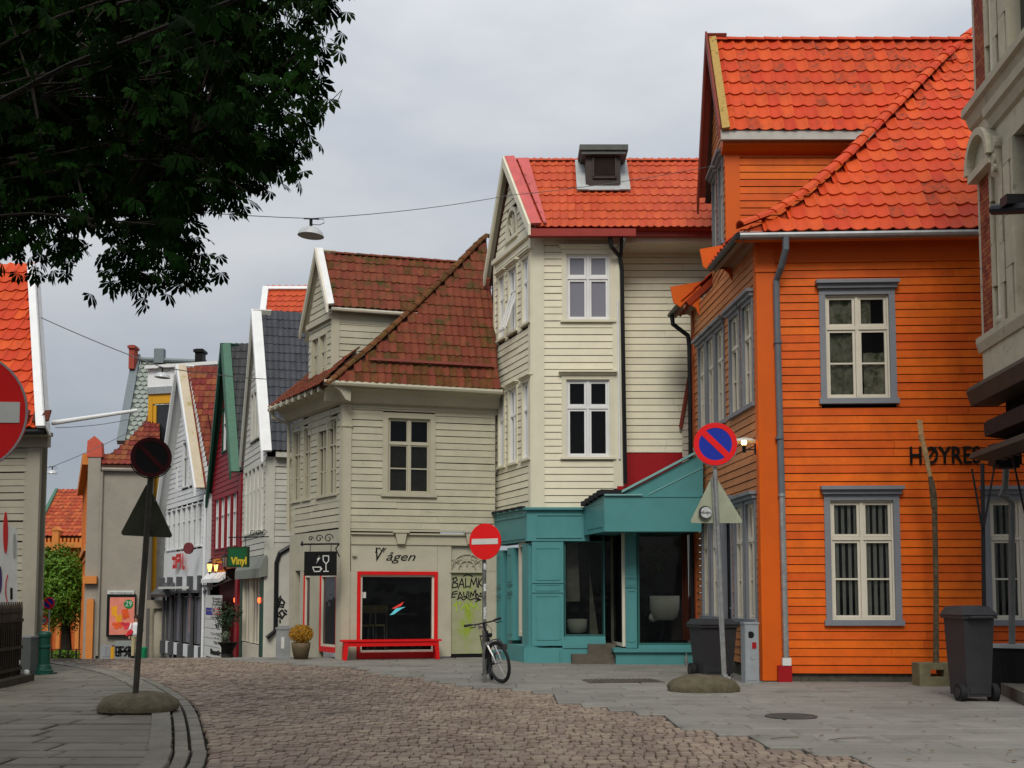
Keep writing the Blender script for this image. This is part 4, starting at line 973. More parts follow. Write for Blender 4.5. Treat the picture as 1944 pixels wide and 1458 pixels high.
# ------------------------------------------------------------------ grey-green corner house (Vågen)
H = thing('corner_cafe_house', 'grey-green clapboard corner house with mossy hipped tile roof and red framed cafe window', 'house', (-2.2,26,0))
VA = P2(648,25.7,1253); VB_ = P2(943,26.6,1240); WF3 = Wall(VA, VB_); WS3 = Wall(P2(549,28.5,1245), VA)
zt = WF3.uv(800,783)[1]; zE = WF3.uv(800,742)[1]; zm = WF3.uv(800,1006)[1]; zq = WF3.uv(800,1034)[1]
mb = MB(); mb.wbox(WF3,0,WF3.len,-.3,-.28,3,zE+.3); mb.wbox(WS3,0,WS3.len,-.3,-.28,2.8,zE+.3); wall = part('wall', mb, DARKIN, H)
s0,s1,z0,z1 = WF3.rect(736,795,816,937)
CURTG = mat('grey_net_curtain', (.16,.15,.12), .9, .15, 12)
_,o = window(H, WF3, s0,s1,z0,z1,(.5,),(.66,),{0:[.5]},cas=.12,head=0,sillh=.08,mc=KHAKITRIM,mf=KHAKITRIM,mg=GLASS,bar=.045,sash=.03,proud=.05,curtain=(CURTG,[(.02,.98,0,.36,.01,.3),(.02,.98,.36,.68,.01,.2)]))
pl = WF3.uv(666,900)[0]
clad(H, WF3, [(pl,zm),(WF3.len-.05,zm),(WF3.len-.05,zt),(pl,zt)], .152, KHAKI, [o], wall, jit=.004)
mb = MB(); mb.wbox(WF3,-.04,pl,-.02,.06,0,zt+.12); mb.wbox(WF3,-.06,pl+.02,0,.085,WF3.uv(700,812)[1],WF3.uv(700,806)[1]); part('corner_board', mb, KHAKITRIM, H)
mb = MB(); mb.wbox(WF3,pl,WF3.len,-.02,.03,zt,zE)
for k in range(60):
    s = pl+.05+k*.052
    if s < WF3.len-.05 and not (o[0] < s < o[1]): mb.wbox(WF3,s,s+.028,.03,.05,zt+.01,zt+.04)
mb.wbox(WF3,pl,WF3.len,.03,.05,zt+.05,zt+.08); part('frieze', mb, KHAKITRIM, H)
g3 = .5; zg = zE+.02
def cov3(a,b): 
    m_ = MB(); return m_.prof(WF3,a,b,[(.03,zt+.12),(.14,zt+.15),(.28,zg-.17),(.42,zg-.1),(.44,zg-.02),(0,zg-.02)])
part('cornice', cov3(-.45,WF3.len), KHAKI_R, H)
m_ = MB(); m_.prof(WS3,-.15,WS3.len+.42,[(.03,zt+.12),(.14,zt+.15),(.28,zg-.17),(.42,zg-.1),(.44,zg-.02),(0,zg-.02)]); part('cornice', m_, KHAKI_R, H)
mb = MB(); mb.tube([WF3.p(-.5,zg-.02,.52),WF3.p(WF3.len,zg-.06,.52)],.065); mb.tube([WS3.p(-.2,zg-.1,.52),WS3.p(WS3.len+.5,zg-.02,.52)],.065)
for k in range(9): mb.tube([WS3.p(k*.4,zg-.1,.45),WS3.p(k*.4,zg-.1,.6)],.075,8)
part('gutter', mb, KHAKITRIM, H)
mb = MB(); mb.tube([WS3.p(-.1,zg-.12,.5),WS3.p(-.1,zg-.3,.48),WS3.p(.0,zg-.45,.1),WS3.p(-.0,3.0,.07)],.045); part('downpipe', mb, KHAKITRIM, H)
# upper side windows
ops = []
so3 = dict(cas=.05,head=0,sillh=.05,mc=KHAKITRIM,mf=KHAKITRIM,mg=GLASSD,sash=.012,bar=.03,proud=.035)
for x0,x1 in ((559,572),(579,591),(606,621),(625,640)):
    _,o = window(H, WS3, WS3.uv(x0,880)[0], WS3.uv(x1,880)[0], z0,z1,(.5,),(.66,),{0:[.5]},**so3); ops.append(o)
clad(H, WS3, [(0,zm+.02),(WS3.len-.03,zm+.02),(WS3.len-.03,zt+.1),(0,zt+.1)], .152, KHAKI, ops, wall, jit=.006)
mb = MB(); mb.wbox(WS3,WS3.len-.12,WS3.len+.06,-.02,.05,0,zt+.12); part('corner_board', mb, KHAKITRIM, H)
# ground floor, front
mb = MB(); W3 = WF3
def wr(x0,y0,x1,y1,o0,o1): a,b,c,d = W3.rect(x0,y0,x1,y1); mb.wbox(W3,a,b,o0,o1,c,d)
wr(666,1034,830,1085,-.1,.03); wr(648,1084,677,1254,-.1,.03); wr(830,1034,856,1246,-.1,.03); wr(677,1249,830,1256,-.1,.02)
wr(917,1084,943,1246,-.1,.03); wr(855,1034,943,1037,-.1,.03); wr(917,1037,943,1085,-.1,.03)
part('ground_floor_wall', mb, KHAKI_R, H)
mb = MB(); wr(666,1006,942,1010,-.05,.06); wr(666,1013,942,1016,-.05,.09); wr(666,1016,942,1031,-.05,.035); wr(666,1031,942,1035,-.05,.055)
for cx in (760,893):
    a,b,c,d = W3.rect(cx-11,1012,cx+11,1033); mb.wpoly(W3,[(a+.05,c),(b-.05,c),(b,d),(a,d)],0,.13); mb.wbox(W3,a-.05,b+.05,.0,.15,d,d+.03)
    mb.add([Vector(v) for v in []],[]) if False else None
wr(668,1052,676,1056,.06,.1)
part('moulding', mb, KHAKITRIM, H)
# fanlight
mb = MB(); a,b,c,d = W3.rect(856,1037,917,1083); mb.wbox(W3,a,b,-.1,-.03,c,d); part('fanlight', mb, KHAKI_R, H); fan = MB()
cx_, r0 = (a+b)/2, (b-a)/2-.02
for rr in (r0, r0*.55):
    pts = [W3.p(cx_+rr*math.cos(math.pi*k/14), c+.04+rr*.95*math.sin(math.pi*k/14), 0) for k in range(15)]; fan.tube(pts,.012,5)
for an in (36,72,108,144):
    fan.tube([W3.p(cx_+r0*.55*math.cos(R(an)),c+.04+r0*.52*math.sin(R(an)),0),W3.p(cx_+r0*math.cos(R(an)),c+.04+r0*.95*math.sin(R(an)),0)],.012,5)
for k in range(5):
    ca = cx_-r0+ (2*r0)*(k+.5)/5; fan.tube([W3.p(ca+.16*math.cos(math.pi*j/8),c+.1+.16*math.sin(math.pi*j/8),0) for j in range(9)],.009,5)
fan.wbox(W3,a-.03,b+.03,0,.06,c-.05,c-.0); part('fanlight_bars', fan, KHAKITRIM, H)
# door panel with lime stain
GREENISH = mat('algae_stained_render', (.33,.33,.2), .75, .12, 3, bump=.15, spot=.52, spotc=(.26,.34,.03), spotsc=2.6, streak=(1,1,.5))
mb = MB(); a,b,c,d = W3.rect(857,1087,916,1241); mb.wbox(W3,a,b,-.1,-.015,c,d); part('door_panel', mb, GREENISH, H, 'boarded door panel stained lime green with black graffiti')
mb = MB(); mb.wbox(W3,a,b,-.1,-.03,0,c); part('door_gap', mb, BLACK, H)
# graffiti strokes in photo pixels, drawn on the panel
def strokes(name, w, L_, m, parent, wd=.022, o=0.0):
    mb = MB()
    for s in L_: mb.ribbon([w.q(x,y,o) for x,y in s], wd, w.n3, .003)
    return part(name, mb, m, parent)
SPRAY = mat('black_spray', (.012,.012,.013), .5, .05)
gf = [[(861,1097),(859,1116)],[(859,1099),(866,1096),(868,1101),(862,1106),(869,1108),(868,1114),(860,1116)],[(870,1117),(877,1098),(881,1116)],[(872,1110),(880,1109)],[(884,1098),(884,1115),(890,1113)],[(892,1116),(895,1099),(899,1110),(904,1097),(906,1114)],[(909,1098),(908,1115)],[(915,1098),(909,1107),(916,1114)],
 [(880,1094),(886,1091),(893,1092),(897,1095)],[(868,1122),(860,1124),(857,1134),(864,1133)],[(861,1128),(868,1127)],[(870,1135),(873,1124),(878,1134)],[(880,1124),(881,1133),(886,1132),(887,1123)],[(890,1123),(890,1133)],[(893,1134),(894,1124),(898,1131),(901,1122)],[(903,1120),(903,1133),(906,1127),(909,1133)],[(912,1126),(911,1132),(915,1133),(916,1127),(912,1126)],
 [(868,1138),(874,1134),(880,1139),(886,1134),(893,1139),(900,1136),(911,1139),(903,1142)],[(904,1134),(913,1139)]]
strokes('graffiti', W3, gf, SPRAY, H, .026, -.01)
gg = [[(862,1150),(868,1143),(875,1146)],[(866,1146),(867,1160)],[(876,1156),(884,1147),(890,1158)],[(893,1146),(899,1154),(904,1146),(908,1157)]]
strokes('graffiti', W3, gg, mat('lime_spray', (.3,.45,.03), .6, .1), H, .03, -.011)
# lettering
wtext('lettering', 'V', W3, 713, 1065, 26, BLACK, H, o=.035, shear=.35, widthpx=17, extrude=.005)
wtext('lettering', 'ågen', W3, 733, 1064, 16, BLACK, H, o=.035, shear=.35, widthpx=56, extrude=.005)
strokes('lettering', W3, [[(713,1049),(715,1043),(720,1040),(724,1045)],[(733,1041),(730,1043),(728,1048)]], BLACK, H, .02, .036)
# cafe window
a,b,c,d = W3.rect(677,1085,830,1250)
mb = MB(); t=.075; mb.wbox(W3,a,a+t,-.2,.06,c,d); mb.wbox(W3,b-t,b,-.2,.06,c,d); mb.wbox(W3,a+t,b-t,-.2,.058,d-t,d); mb.wbox(W3,a+t,b-t,-.2,.058,c,c+.14)
cw = part('shop_window', mb, RED, H, 'red framed cafe window')
mb = MB(); a2,b2,c2,d2 = a+t,b-t,c+.14,d-t; t=.045; mb.wbox(W3,a2,a2+t,-.15,.0,c2,d2); mb.wbox(W3,b2-t,b2,-.15,.0,c2,d2); mb.wbox(W3,a2+t,b2-t,-.15,-.002,d2-t,d2); mb.wbox(W3,a2+t,b2-t,-.15,-.002,c2,c2+t); mb.wbox(W3,a2+t,b2-t,-.15,-.002,c2+.17,c2+.2)
part('frame', mb, SASH, cw)
mb = MB(); mb.wbox(W3,a2+t-.01,b2-t+.01,-.09,-.085,c2+t-.01,d2-t+.01); part('pane', mb, glassm('clear_shop_glass', trans=.85), cw)
mb = MB(); mb.wbox(W3,a,b,-2.6,-2.5,0,3); mb.wbox(W3,a,b,-2.5,-.1,2.95,3.0); mb.wbox(W3,a-.1,a,-2.5,-.2,0,3); mb.wbox(W3,b,b+.1,-2.5,-.2,0,3); mb.wbox(W3,a,b,-2.5,-.2,0,.05); part('interior', mb, DARKIN, H)
mb = MB(); s_,z_ = W3.uv(687,1131,-.08); mb.wbox(W3,s_-.02,s_+.09,-.083,-.08,z_-.05,z_+.08); part('notice', mb, SIGNWHITE, cw)
def shp(name, w, pts, m, parent, o, th=.01): mb = MB(); mb.wpoly(w,[w.uv(x,y,o) for x,y in pts],o-th,o); return part(name,mb,m,parent)
shp('light_sign', W3, [(744,1155),(767,1142),(762,1150),(748,1156)], emit('neon_red',(.8,.05,.04),1), cw, -.3)
shp('light_sign', W3, [(740,1168),(752,1155),(770,1152),(762,1156),(748,1166)], emit('neon_cyan',(.15,.6,.7),1), cw, -.3)
WOODY = mat('pale_wood', (.3,.27,.1), .6, .1)
def chair(px, D, label):
    c = P(px,1205,D); t_ = thing('bar_chair', label, 'chair', (c.x,c.y,.05), 'chairs inside the cafe window')
    mb = MB(); mb.box(c.x-.22,c.x+.22,c.y+.18,c.y+.21,1.02,1.2); part('backrest', mb, WOODY, t_)
    mb = MB(); mb.box(c.x-.2,c.x+.2,c.y-.2,c.y+.2,.72,.76); part('seat', mb, WOODY, t_)
    for sx in (-.18,.18):
        for sy in (-.18,.19):
            mb = MB(); mb.tube([(c.x+sx,c.y+sy,1.15 if sy>0 else .72),(c.x+sx*1.15,c.y+sy*1.1,.05)],.016,6); part('leg', mb, GALV, t_)
chair(695,26.9,'pale wooden high chair at the left end inside the cafe window'); chair(716,27.0,'pale wooden high chair just right of the leftmost one inside the cafe')
c = P(748,1205,27.2); t_ = thing('cafe_table', 'small round cafe table standing in the dark cafe interior', 'table', (c.x,c.y,.05)); mb = MB(); mb.lathe([(.35,.98),(.35,1.01)], Matrix.Translation((c.x,c.y,0)),20); part('table_top', mb, mat('grey_table', (.12,.12,.11),.5,.1), t_); mb = MB(); mb.tube([(c.x,c.y,.98),(c.x,c.y,.1)],.03); mb.lathe([(.2,.05),(.05,.1)], Matrix.Translation((c.x,c.y,0))); part('pedestal', mb, BLACKMETAL, t_)
# red bench
bc = W3.p(W3.uv(740,1225,.45)[0],0,.45); B_ = thing('red_bench', 'long narrow red bench in front of the red framed cafe window', 'bench', bc)
a,b,c,d = W3.rect(646,1217,835,1254,.4)
mb = MB(); mb.wbox(W3,a,b,.25,.6,.43,.47); part('seat', mb, RED, B_)
mb = MB(); mb.wbox(W3,a+.06,b-.06,.28,.57,.33,.43); part('apron', mb, RED, B_)
for s_ in (a+.06,b-.16):
    for o_ in (.28,.5):
        mb = MB(); mb.poly([W3.p(s_,.43,o_+.08),W3.p(s_+.1,.43,o_+.08),W3.p(s_+(.12 if s_>a+1 else .06),.035,o_+.08),W3.p(s_+(.05 if s_>a+1 else -.01),.035,o_+.08)],.08,W3.n3); part('leg', mb, RED, B_)
# ground floor side
mb = MB(); W3 = WS3
zs_ = WS3.uv(600,1090)[1]
a = WS3.uv(565,1150)[0]
mb.wbox(W3,0,a-.12,-.1,.03,-.3,zm); mb.wbox(W3,a-.12,WS3.len,-.1,.03,zs_+.1,zm)
for x0,x1 in ((574,577),(590,607),(640,648)): s0_,s1_ = W3.uv(x0,1150)[0],W3.uv(x1,1150)[0]; mb.wbox(W3,s0_,s1_,-.1,.03,-.2,zs_+.1)
part('ground_floor_wall', mb, KHAKI_R, H)
for x0,x1,l in ((577,591,'narrow red framed side window'),(608,640,'wide red framed side window')):
    s0_,s1_ = W3.uv(x0,1150)[0],W3.uv(x1,1150)[0]; zz0 = W3.uv((x0+x1)/2,1238)[1]
    mb = MB(); mb.wbox(W3,s0_,s0_+.05,-.08,.02,zz0,zs_); mb.wbox(W3,s1_-.05,s1_,-.08,.02,zz0,zs_); mb.wbox(W3,s0_+.05,s1_-.05,-.08,.018,zz0,zz0+.12); sw = part('shop_window', mb, RED, H, l)
    mb = MB(); mb.wbox(W3,s0_+.05,s1_-.05,-.05,-.045,zz0+.12,zs_); part('pane', mb, GLASSD, sw)
    mb = MB(); mb.wbox(W3,s0_+.05,s1_-.05,-.06,.0,zs_-.07,zs_); mb.wbox(W3,s0_+.05,s1_-.05,-.06,.0,zz0+.12,zz0+.17); mb.wbox(W3,s0_+.05,s0_+.08,-.06,.0,zz0+.17,zs_-.07); part('frame', mb, SASH, sw)
s0_,s1_ = W3.uv(566,1150)[0],W3.uv(574,1150)[0]; mb = MB(); mb.wbox(W3,s0_,s1_,-.4,-.3,-.3,zs_+.1); part('door', mb, BLACK, H)
# roofs
eV = WF3.p(-.5,zg+.02,.5); rV = P(928,452,28.3); PV = Plane(eV, WF3.u, rV); lr_ = PV.loc(rV)
pr_ = PV.uv(941,742)[0]
hpv = ((622,733),(660,700),(720,648),(790,583),(850,525),(905,468),(925,450))
rf = roof(H, PV, [(0,0),(pr_+.1,0),(pr_+.3,lr_[1])]+[PV.uv(x,y) for x,y in hpv[:0:-1]], .164, .3, TILE_M, UNDER, moss=lambda j,f: .5-j*.12)
hp = [PV.p(*PV.uv(x,y)) for x,y in ((622,733),(660,700),(720,648),(790,583),(850,525),(905,468),(925,450))]
for a_,b_ in zip(hp[:-1],hp[1:]): ridge(H, a_, b_, MOSSY, rf, .2, .3, .03)
ridge(H, PV.p(*lr_), PV.p(lr_[0]+1.0,lr_[1]), TILE_M, rf, .17, .33)
mb = MB(); q0 = PV.uv(700,690); mb.poly([PV.p(q0[0],q0[1],.13),PV.p(pr_,q0[1]-.02,.13),PV.p(pr_,q0[1]+.05,.14),PV.p(q0[0]+.05,q0[1]+.06,.14)],.03,PV.n); part('snow_guard', mb, mat('rust_red_strip',(.17,.035,.02),.6,.2), H)
e2 = WS3.p(-.2,zg-.04,.5); PVS = Plane(e2, Vector((eV.x-e2.x,eV.y-e2.y)), rV); lS = PVS.loc(eV)[0]; la = PVS.loc(rV)
roof(H, PVS, [(0,0),(lS,0),(lS*.84,1.3),(0,1.3)], .164, .3, TILE_M, UNDER)
# dormer wing
DA, DB = 26.35, 27.55
def XV(D): t = (28.5-D)/2.8; return WS3.a.x+(VA.x-WS3.a.x)*t
WVA = Wall((XV(DA),DA),(XV(DA)+3*WF3.u.x,DA+3*WF3.u.y)); WVG = Wall((XV(DB),DB),(XV(DA),DA))
zle = P(622,590,DA).z; zlr = P(596,486,26.95).z; zl = 5.2; zrE = P(622,590,DA).z
mb = MB(); mb.wbox(WVA,.05,WVA.len,-.2,-.18,zl,zle); Lg = WVG.len; gp = [(0,zl),(Lg,zl),(Lg,zle),(Lg*.5,zlr-.08),(0,zle)]; mb.wpoly(WVG,gp,-.3,-.28); dw = part('dormer_wall', mb, DARKIN, H)
cb = .16; zz = P(680,612,DA).z
clad(H, WVA, [(cb,zl),(2.6,zl),(2.6,zz),(cb,zz)], .152, KHAKI, (), dw)
mb = MB(); mb.wbox(WVA,-.03,cb,-.02,.045,zl,zle); part('corner_board', mb, KHAKITRIM, H)
mb = MB(); mb.wbox(WVA,cb,2.9,-.02,.03,zz,zle); part('frieze', mb, KHAKITRIM, H)
mb = MB(); mb.tube([WVA.p(-.05,zle-.0,.22),WVA.p(2.05,zle-.02,.22)],.05); mb.tube([WVA.p(2.0,zle-.03,.22),WVA.p(2.0,zle-.25,.2)],.04); part('gutter', mb, SASH, H)
zwa, zwb = P(600,728,26.9).z, P(600,640,26.9).z; og=[]
for cc in (.33,.67):
    _,o = window(H, WVG, Lg*cc-.19, Lg*cc+.19, zwa,zwb,(.5,),(.66,),{0:[.5]},cas=.05,sillh=.04,mc=KHAKITRIM,mf=KHAKITRIM,mg=GLASSD,sash=.02,bar=.035,simple=False); og.append(o)
clad(H, WVG, gp, .152, KHAKI, og, dw)
mb = MB(); mb.wbox(WVG,-.03,Lg+.05,.0,.1,zle-.2,zle-.08); part('string_course', mb, KHAKITRIM, H)
eD = WVA.p(-.1,zle+.06,.22); PD = Plane(eD, WF3.u, P(604,482,26.95)); tp = PD.loc(P(604,482,26.95))
rd = roof(H, PD, [(0,0),(PD.uv(765,600)[0]+.3,0),(PD.uv(930,485)[0],tp[1]),(tp[0],tp[1])], .164, .3, TILE_M, UNDER, moss=lambda j,f: .35 if f>.85 else (.3 if j<1 else .04))
ridge(H, PD.p(tp[0],tp[1]), PD.p(PD.uv(915,487)[0],tp[1]), TILE_M, rd, .15, .3)
w0 = PD.p(-.03,-.04,.1); w1 = PD.p(tp[0]-.04,tp[1]+.08,.12)
mb = MB(); mb.poly([w0,PD.p(.1,-.04,.13),PD.p(tp[0]+.1,tp[1]+.08,.13),w1],.06,PD.n); part('verge_board', mb, WHITEP, H)
bV = P(571,628,27.9); verge(H, w1, w0, .2, .05, SASH); verge(H, w1, bV, .2, .05, KHAKITRIM)
mb = MB(); nb = Vector((0,.7,.7)); dn=Vector((.1,0,-.25)); mb.poly([w1+dn,bV+dn,bV+WF3.u3*1.5+dn,w1+WF3.u3*1.5+dn],.06,nb); part('roof_back', mb, KHAKITRIM, H); mb = MB(); mb.poly([w1-Vector((0,0,.03)),bV-Vector((0,0,.03)),bV+WF3.u3*.45,w1+WF3.u3*.45-Vector((0,0,.03))],.04,nb); part('soffit', mb, KHAKITRIM, H)
# hanging sign and bracket
WSg = Wall(P2(579,25.25,1150), P2(639,25.05,1150))
Tg = thing('hanging_cafe_sign', 'black hanging sign with white cup, wine glass and lightning bolt on scrolled iron bracket', 'sign', WSg.p(.35,WSg.uv(600,1093)[1],0))
a,b,c,d = WSg.rect(579,1047,638,1093)
mb = MB(); mb.wbox(WSg,a,b,-.04,.04,c,d); part('board', mb, BLACK, Tg)
mb = MB(); e_ = WSg.uv(571,1033)[0]; f_ = WSg.uv(640,1033)[0]; zz = WSg.uv(600,1033)[1]
mb.tube([WSg.p(e_,zz,0),WSg.p(f_+.05,zz,0)],.02); mb.tube([WSg.p(e_+.03,zz-.04,0),WSg.p(e_+.03,zz+.06,0)],.02)
for cxx,r in ((f_-.2,.11),(f_-.42,.09),(f_-.62,.06)):
    mb.tube([WSg.p(cxx+(r*(1-t/16))*math.cos(t*.6),zz+.12+(r*(1-t/16))*math.sin(t*.6),0) for t in range(14)],.012,5)
mb.tube([WSg.p(f_+.05,zz,0),WSg.p(f_-.03,zz-.1,0),WSg.p(f_+.06,zz-.28,0)],.016)
for s_ in (a+.12,b-.12): mb.tube([WSg.p(s_,zz,0),WSg.p(s_,d,0)],.008,5)
part('bracket', mb, BLACKMETAL, Tg)
def zs(L_): return [[(280+x/3.739, 880+y/3.739) for x,y in s] for s in L_]
ic = zs([[(1172,735),(1230,735),(1225,765),(1185,767),(1172,735)],[(1230,740),(1238,748),(1228,755)],[(1246,655),(1286,655),(1286,690),(1268,712),(1248,690),(1246,655)],[(1267,712),(1267,762)],[(1250,765),(1284,765)]])
strokes('pictogram', WSg, ic, SIGNWHITE, Tg, .02, .046)
shp('pictogram', WSg, zs([[(1203,683),(1222,648),(1210,670),(1228,668),(1196,710),(1208,684)]])[0], SIGNWHITE, Tg, .05)

# ------------------------------------------------------------------ yellow-leaved pot and grey waste bin
c = G(571,1254)
T_ = thing('flower_pot', 'round yellow-brown shrub in a brown pot by the cafe side windows', 'potted plant', (c.x,c.y,.03))
mb = MB(); mb.lathe([(.15,0),(.2,.25),(.215,.36),(.2,.36),(.19,.3)], Matrix.Translation((c.x,c.y,.03)),18); mb.smooth=True; part('pot', mb, mat('brown_pot',(.12,.09,.05),.6,.15), T_)
mb = MB(); rnd = random.Random(2); cc = Vector((c.x,c.y,.58))
for i in range(2600):
    d = Vector((rnd.gauss(0,1),rnd.gauss(0,1),rnd.gauss(0,1))).normalized(); d.z*=.8; p = cc+d*.25*rnd.uniform(.7,1.05); e = Vector((rnd.gauss(0,1),rnd.gauss(0,1),rnd.gauss(0,1))).normalized()*.03; f_=d.cross(e)*.6
    mb.add([p-e,p+f_,p+e+d*.02],[(0,1,2)])
part('foliage', mb, mat('yellow_leaf',(.45,.22,.015),.7,.35), T_)
c = G(537,1252); mb = MB(); M = Matrix.Translation((c.x,c.y,-.05)) @ Matrix.Rotation(R(14),4,'Z')
W_ = thing('utility_post', 'narrow grey metal utility cabinet beside black downpipe and graffiti', 'cabinet', (c.x,c.y,-.05))
mb.box(-.15,.15,-.12,.12,0,.72,M); part('body', mb, ZINC, W_); mb = MB(); mb.box(-.17,.17,-.14,.14,.72,.76,M); mb.box(-.12,.12,-.12,.12,.76,.8,M); part('lid', mb, GALV, W_)
mb = MB(); mb.box(-.05,.02,-.126,-.12,.3,.55,M); part('label', mb, SIGNWHITE, W_)

# ------------------------------------------------------------------ left street houses
def frontwall(px0,D0,px1,D1): return Wall(P2(px0,D0), P2(px1,D1))
WG_ = mat('weathered_white_paint', (.5,.49,.42), .55, .08, 3, bump=.1)
# A: white clapboard gable with dark tiles
H = thing('white_gable_house', 'greyish white clapboard gable house with black glazed roof tiles', 'house', (-7.2,32.5,-.3))
g0 = gz(-6.7,31.2)
WA_ = frontwall(457,34.8,502,31.2); WB_ = frontwall(502,31.2,556,31.4)
ze = WB_.uv(530,868)[1]
eA = P(503,853,30.95); rA = P(484,597,32.9)
mb = MB(); mb.wbox(WB_,0,WB_.len,-.3,-.28,-.6,ze); Lg=WA_.len; zga = WA_.uv(482,640)[1]; gp=[(0,g0+2.6),(Lg,g0+2.6),(Lg,ze),(Lg*.52,rA.z-.15),(0,ze-.1)]
mb.wpoly(WA_,[(0,-.8)]+[(Lg,-.8)]+gp[2:],-.3,-.28); wall = part('wall', mb, DARKIN, H)
clad(H, WB_, [(.2,-.4),(WB_.len,-.4),(WB_.len,ze-.25),(.2,ze-.25)], .17, WG_, (), wall)
mb = MB(); mb.wbox(WB_,-.05,.2,-.02,.06,-.5,ze); mb.wbox(WB_,.2,WB_.len,-.02,.05,ze-.25,ze); mb.wbox(WB_,.2,WB_.len,0,.25,ze-.02,ze+.12); part('corner_board', mb, WG_, H)
op=[]
mids = (WA_.uv(480,960)[1]); 
for k in range(5):
    a = Lg*(.12+k*.168); _,o = window(H, WA_, a,a+Lg*.11,WA_.uv(480,1012)[1],WA_.uv(480,893)[1],(.5,),(.66,),None,cas=.06,sillh=.05,mc=WG_,mf=WHITEP,mg=GLASSD,simple=True,bar=.03); op.append(o)
for k in range(3):
    a = Lg*(.34+k*.13); _,o = window(H, WA_, a,a+Lg*.09,WA_.uv(480,838)[1],WA_.uv(480,752)[1],(.5,),(.66,),None,cas=.05,sillh=.05,mc=WG_,mf=WHITEP,mg=GLASSD,simple=True,bar=.03); op.append(o)
clad(H, WA_, gp, .17, WG_, op, wall)
PA = Plane(eA, WB_.u, rA); t = PA.loc(rA)
roof(H, PA, [(.05,0),(PA.uv(585,853)[0],0),(PA.uv(590,600)[0],t[1]),(t[0],t[1])], .155, .3, TILE_K, UNDERK)
mb = MB(); w0 = PA.p(-.05,-.1,.1); w1 = PA.p(t[0]-.05,t[1]+.1,.12); mb.poly([w0,PA.p(.17,-.1,.12),PA.p(t[0]+.17,t[1]+.1,.13),w1],.08,PA.n); part('verge_board', mb, WHITEP, H)
bA = P(458,868,35.0); verge(H, w1, w0, .3, .06, WHITEP); verge(H, w1, bA, .3, .06, WG_)
mb = MB(); mb.poly([w1,bA,bA+Vector((.5,.1,0)),w1+Vector((.5,.1,0))],.05,Vector((0,.6,.7))); part('soffit', mb, WG_, H)
# ground floor of A: green shop with glazed doors
GREEND = mat('dark_green_paint',(.012,.06,.035),.5,.1)
mb = MB()
for f0,f1 in ((0,.1),(.86,1.0)): mb=MB(); mb.wbox(WA_,Lg*f0,Lg*f1,-.1,.06,-.5,g0+2.2); part('shop_pilaster', mb, GREEND, H)
for f0,f1 in ((.12,.46),(.48,.84)):
    window(H, WA_, Lg*f0,Lg*f1,g0+.35,g0+2.2,(.33,.66),(),None,cas=.03,mc=SASH,mf=SASH,mg=GLASSD,simple=True,bar=.06)
mb = MB(); mb.wbox(WA_,Lg*.1,Lg*.86,-.1,.03,-.6,g0+.32); part('shop_base', mb, SASH, H)
mb = MB(); mb.prof(WA_,-.1,Lg+.15,[(0,g0+2.2),(.2,g0+2.15),(.2,g0+2.4),(.04,g0+2.75),(0,g0+2.75)]); part('awning', mb, mat('grey_green_awning',(.19,.2,.17),.6,.1), H)
mb = MB(); mb.tube([WB_.p(.9,2.9,.08),WB_.p(.35,2.55,.1),WB_.p(.27,2.3,.1),WB_.p(.27,.5,.1),WB_.p(.05,.3,.18)],.06); part('downpipe', mb, BLACKMETAL, H)
mb = MB(); mb.wbox(WB_,0,WB_.len+.2,.06,.07,-.5,2.7); part('render_panel', mb, WG_, H)
gs = [[(x/3.739+280,y/3.739+880) for x,y in s] for s in ([(945,942),(930,970),(940,1000),(965,1005),(972,985),(950,960),(935,1000),(925,1020)],[(965,1020),(930,1015),(915,1050),(930,1085),(955,1100),(975,1070),(955,1040),(935,1060),(950,1085)],[(975,1040),(988,1050)],[(972,1060),(986,1072)],[(940,1110),(942,1130)])]
strokes('graffiti', WB_, gs, SPRAY, H, .045, .075)
# dark orange roof behind A
H = thing('orange_roof_house', 'bright orange tiled roof with white verges rising behind the black tiled roof', 'house', P(540,1250,40)-Vector((0,0,P(540,1250,40).z)))
pO = Plane(P(500,602,38.5), Vector((1,0)), P(506,552,39.3)); t = pO.loc(P(506,554,39.3))
mb = MB(); mb.box(P(500,600,38.5).x,P(640,600,38.5).x,38.6,42,-1.5,P(500,602,38.5).z); part('wall', mb, WHITEP, H)
roof(H, pO, [(0,0),(pO.uv(600,602)[0],0),(pO.uv(600,602)[0],t[1]),(t[0],t[1])], .22, .27, TILE_N, UNDER)
mb = MB(); mb.poly([pO.p(-.12,0,.12),pO.p(.08,0,.12),pO.p(t[0]+.08,t[1],.12),pO.p(t[0]-.12,t[1],.12)],.1,pO.n); mb.poly([pO.p(-.2,t[1],.12),pO.p(3,t[1],.12),pO.p(3,t[1]+.14,.12),pO.p(-.2,t[1]+.14,.12)],.1,pO.n); part('verge_board', mb, WHITEP, H)

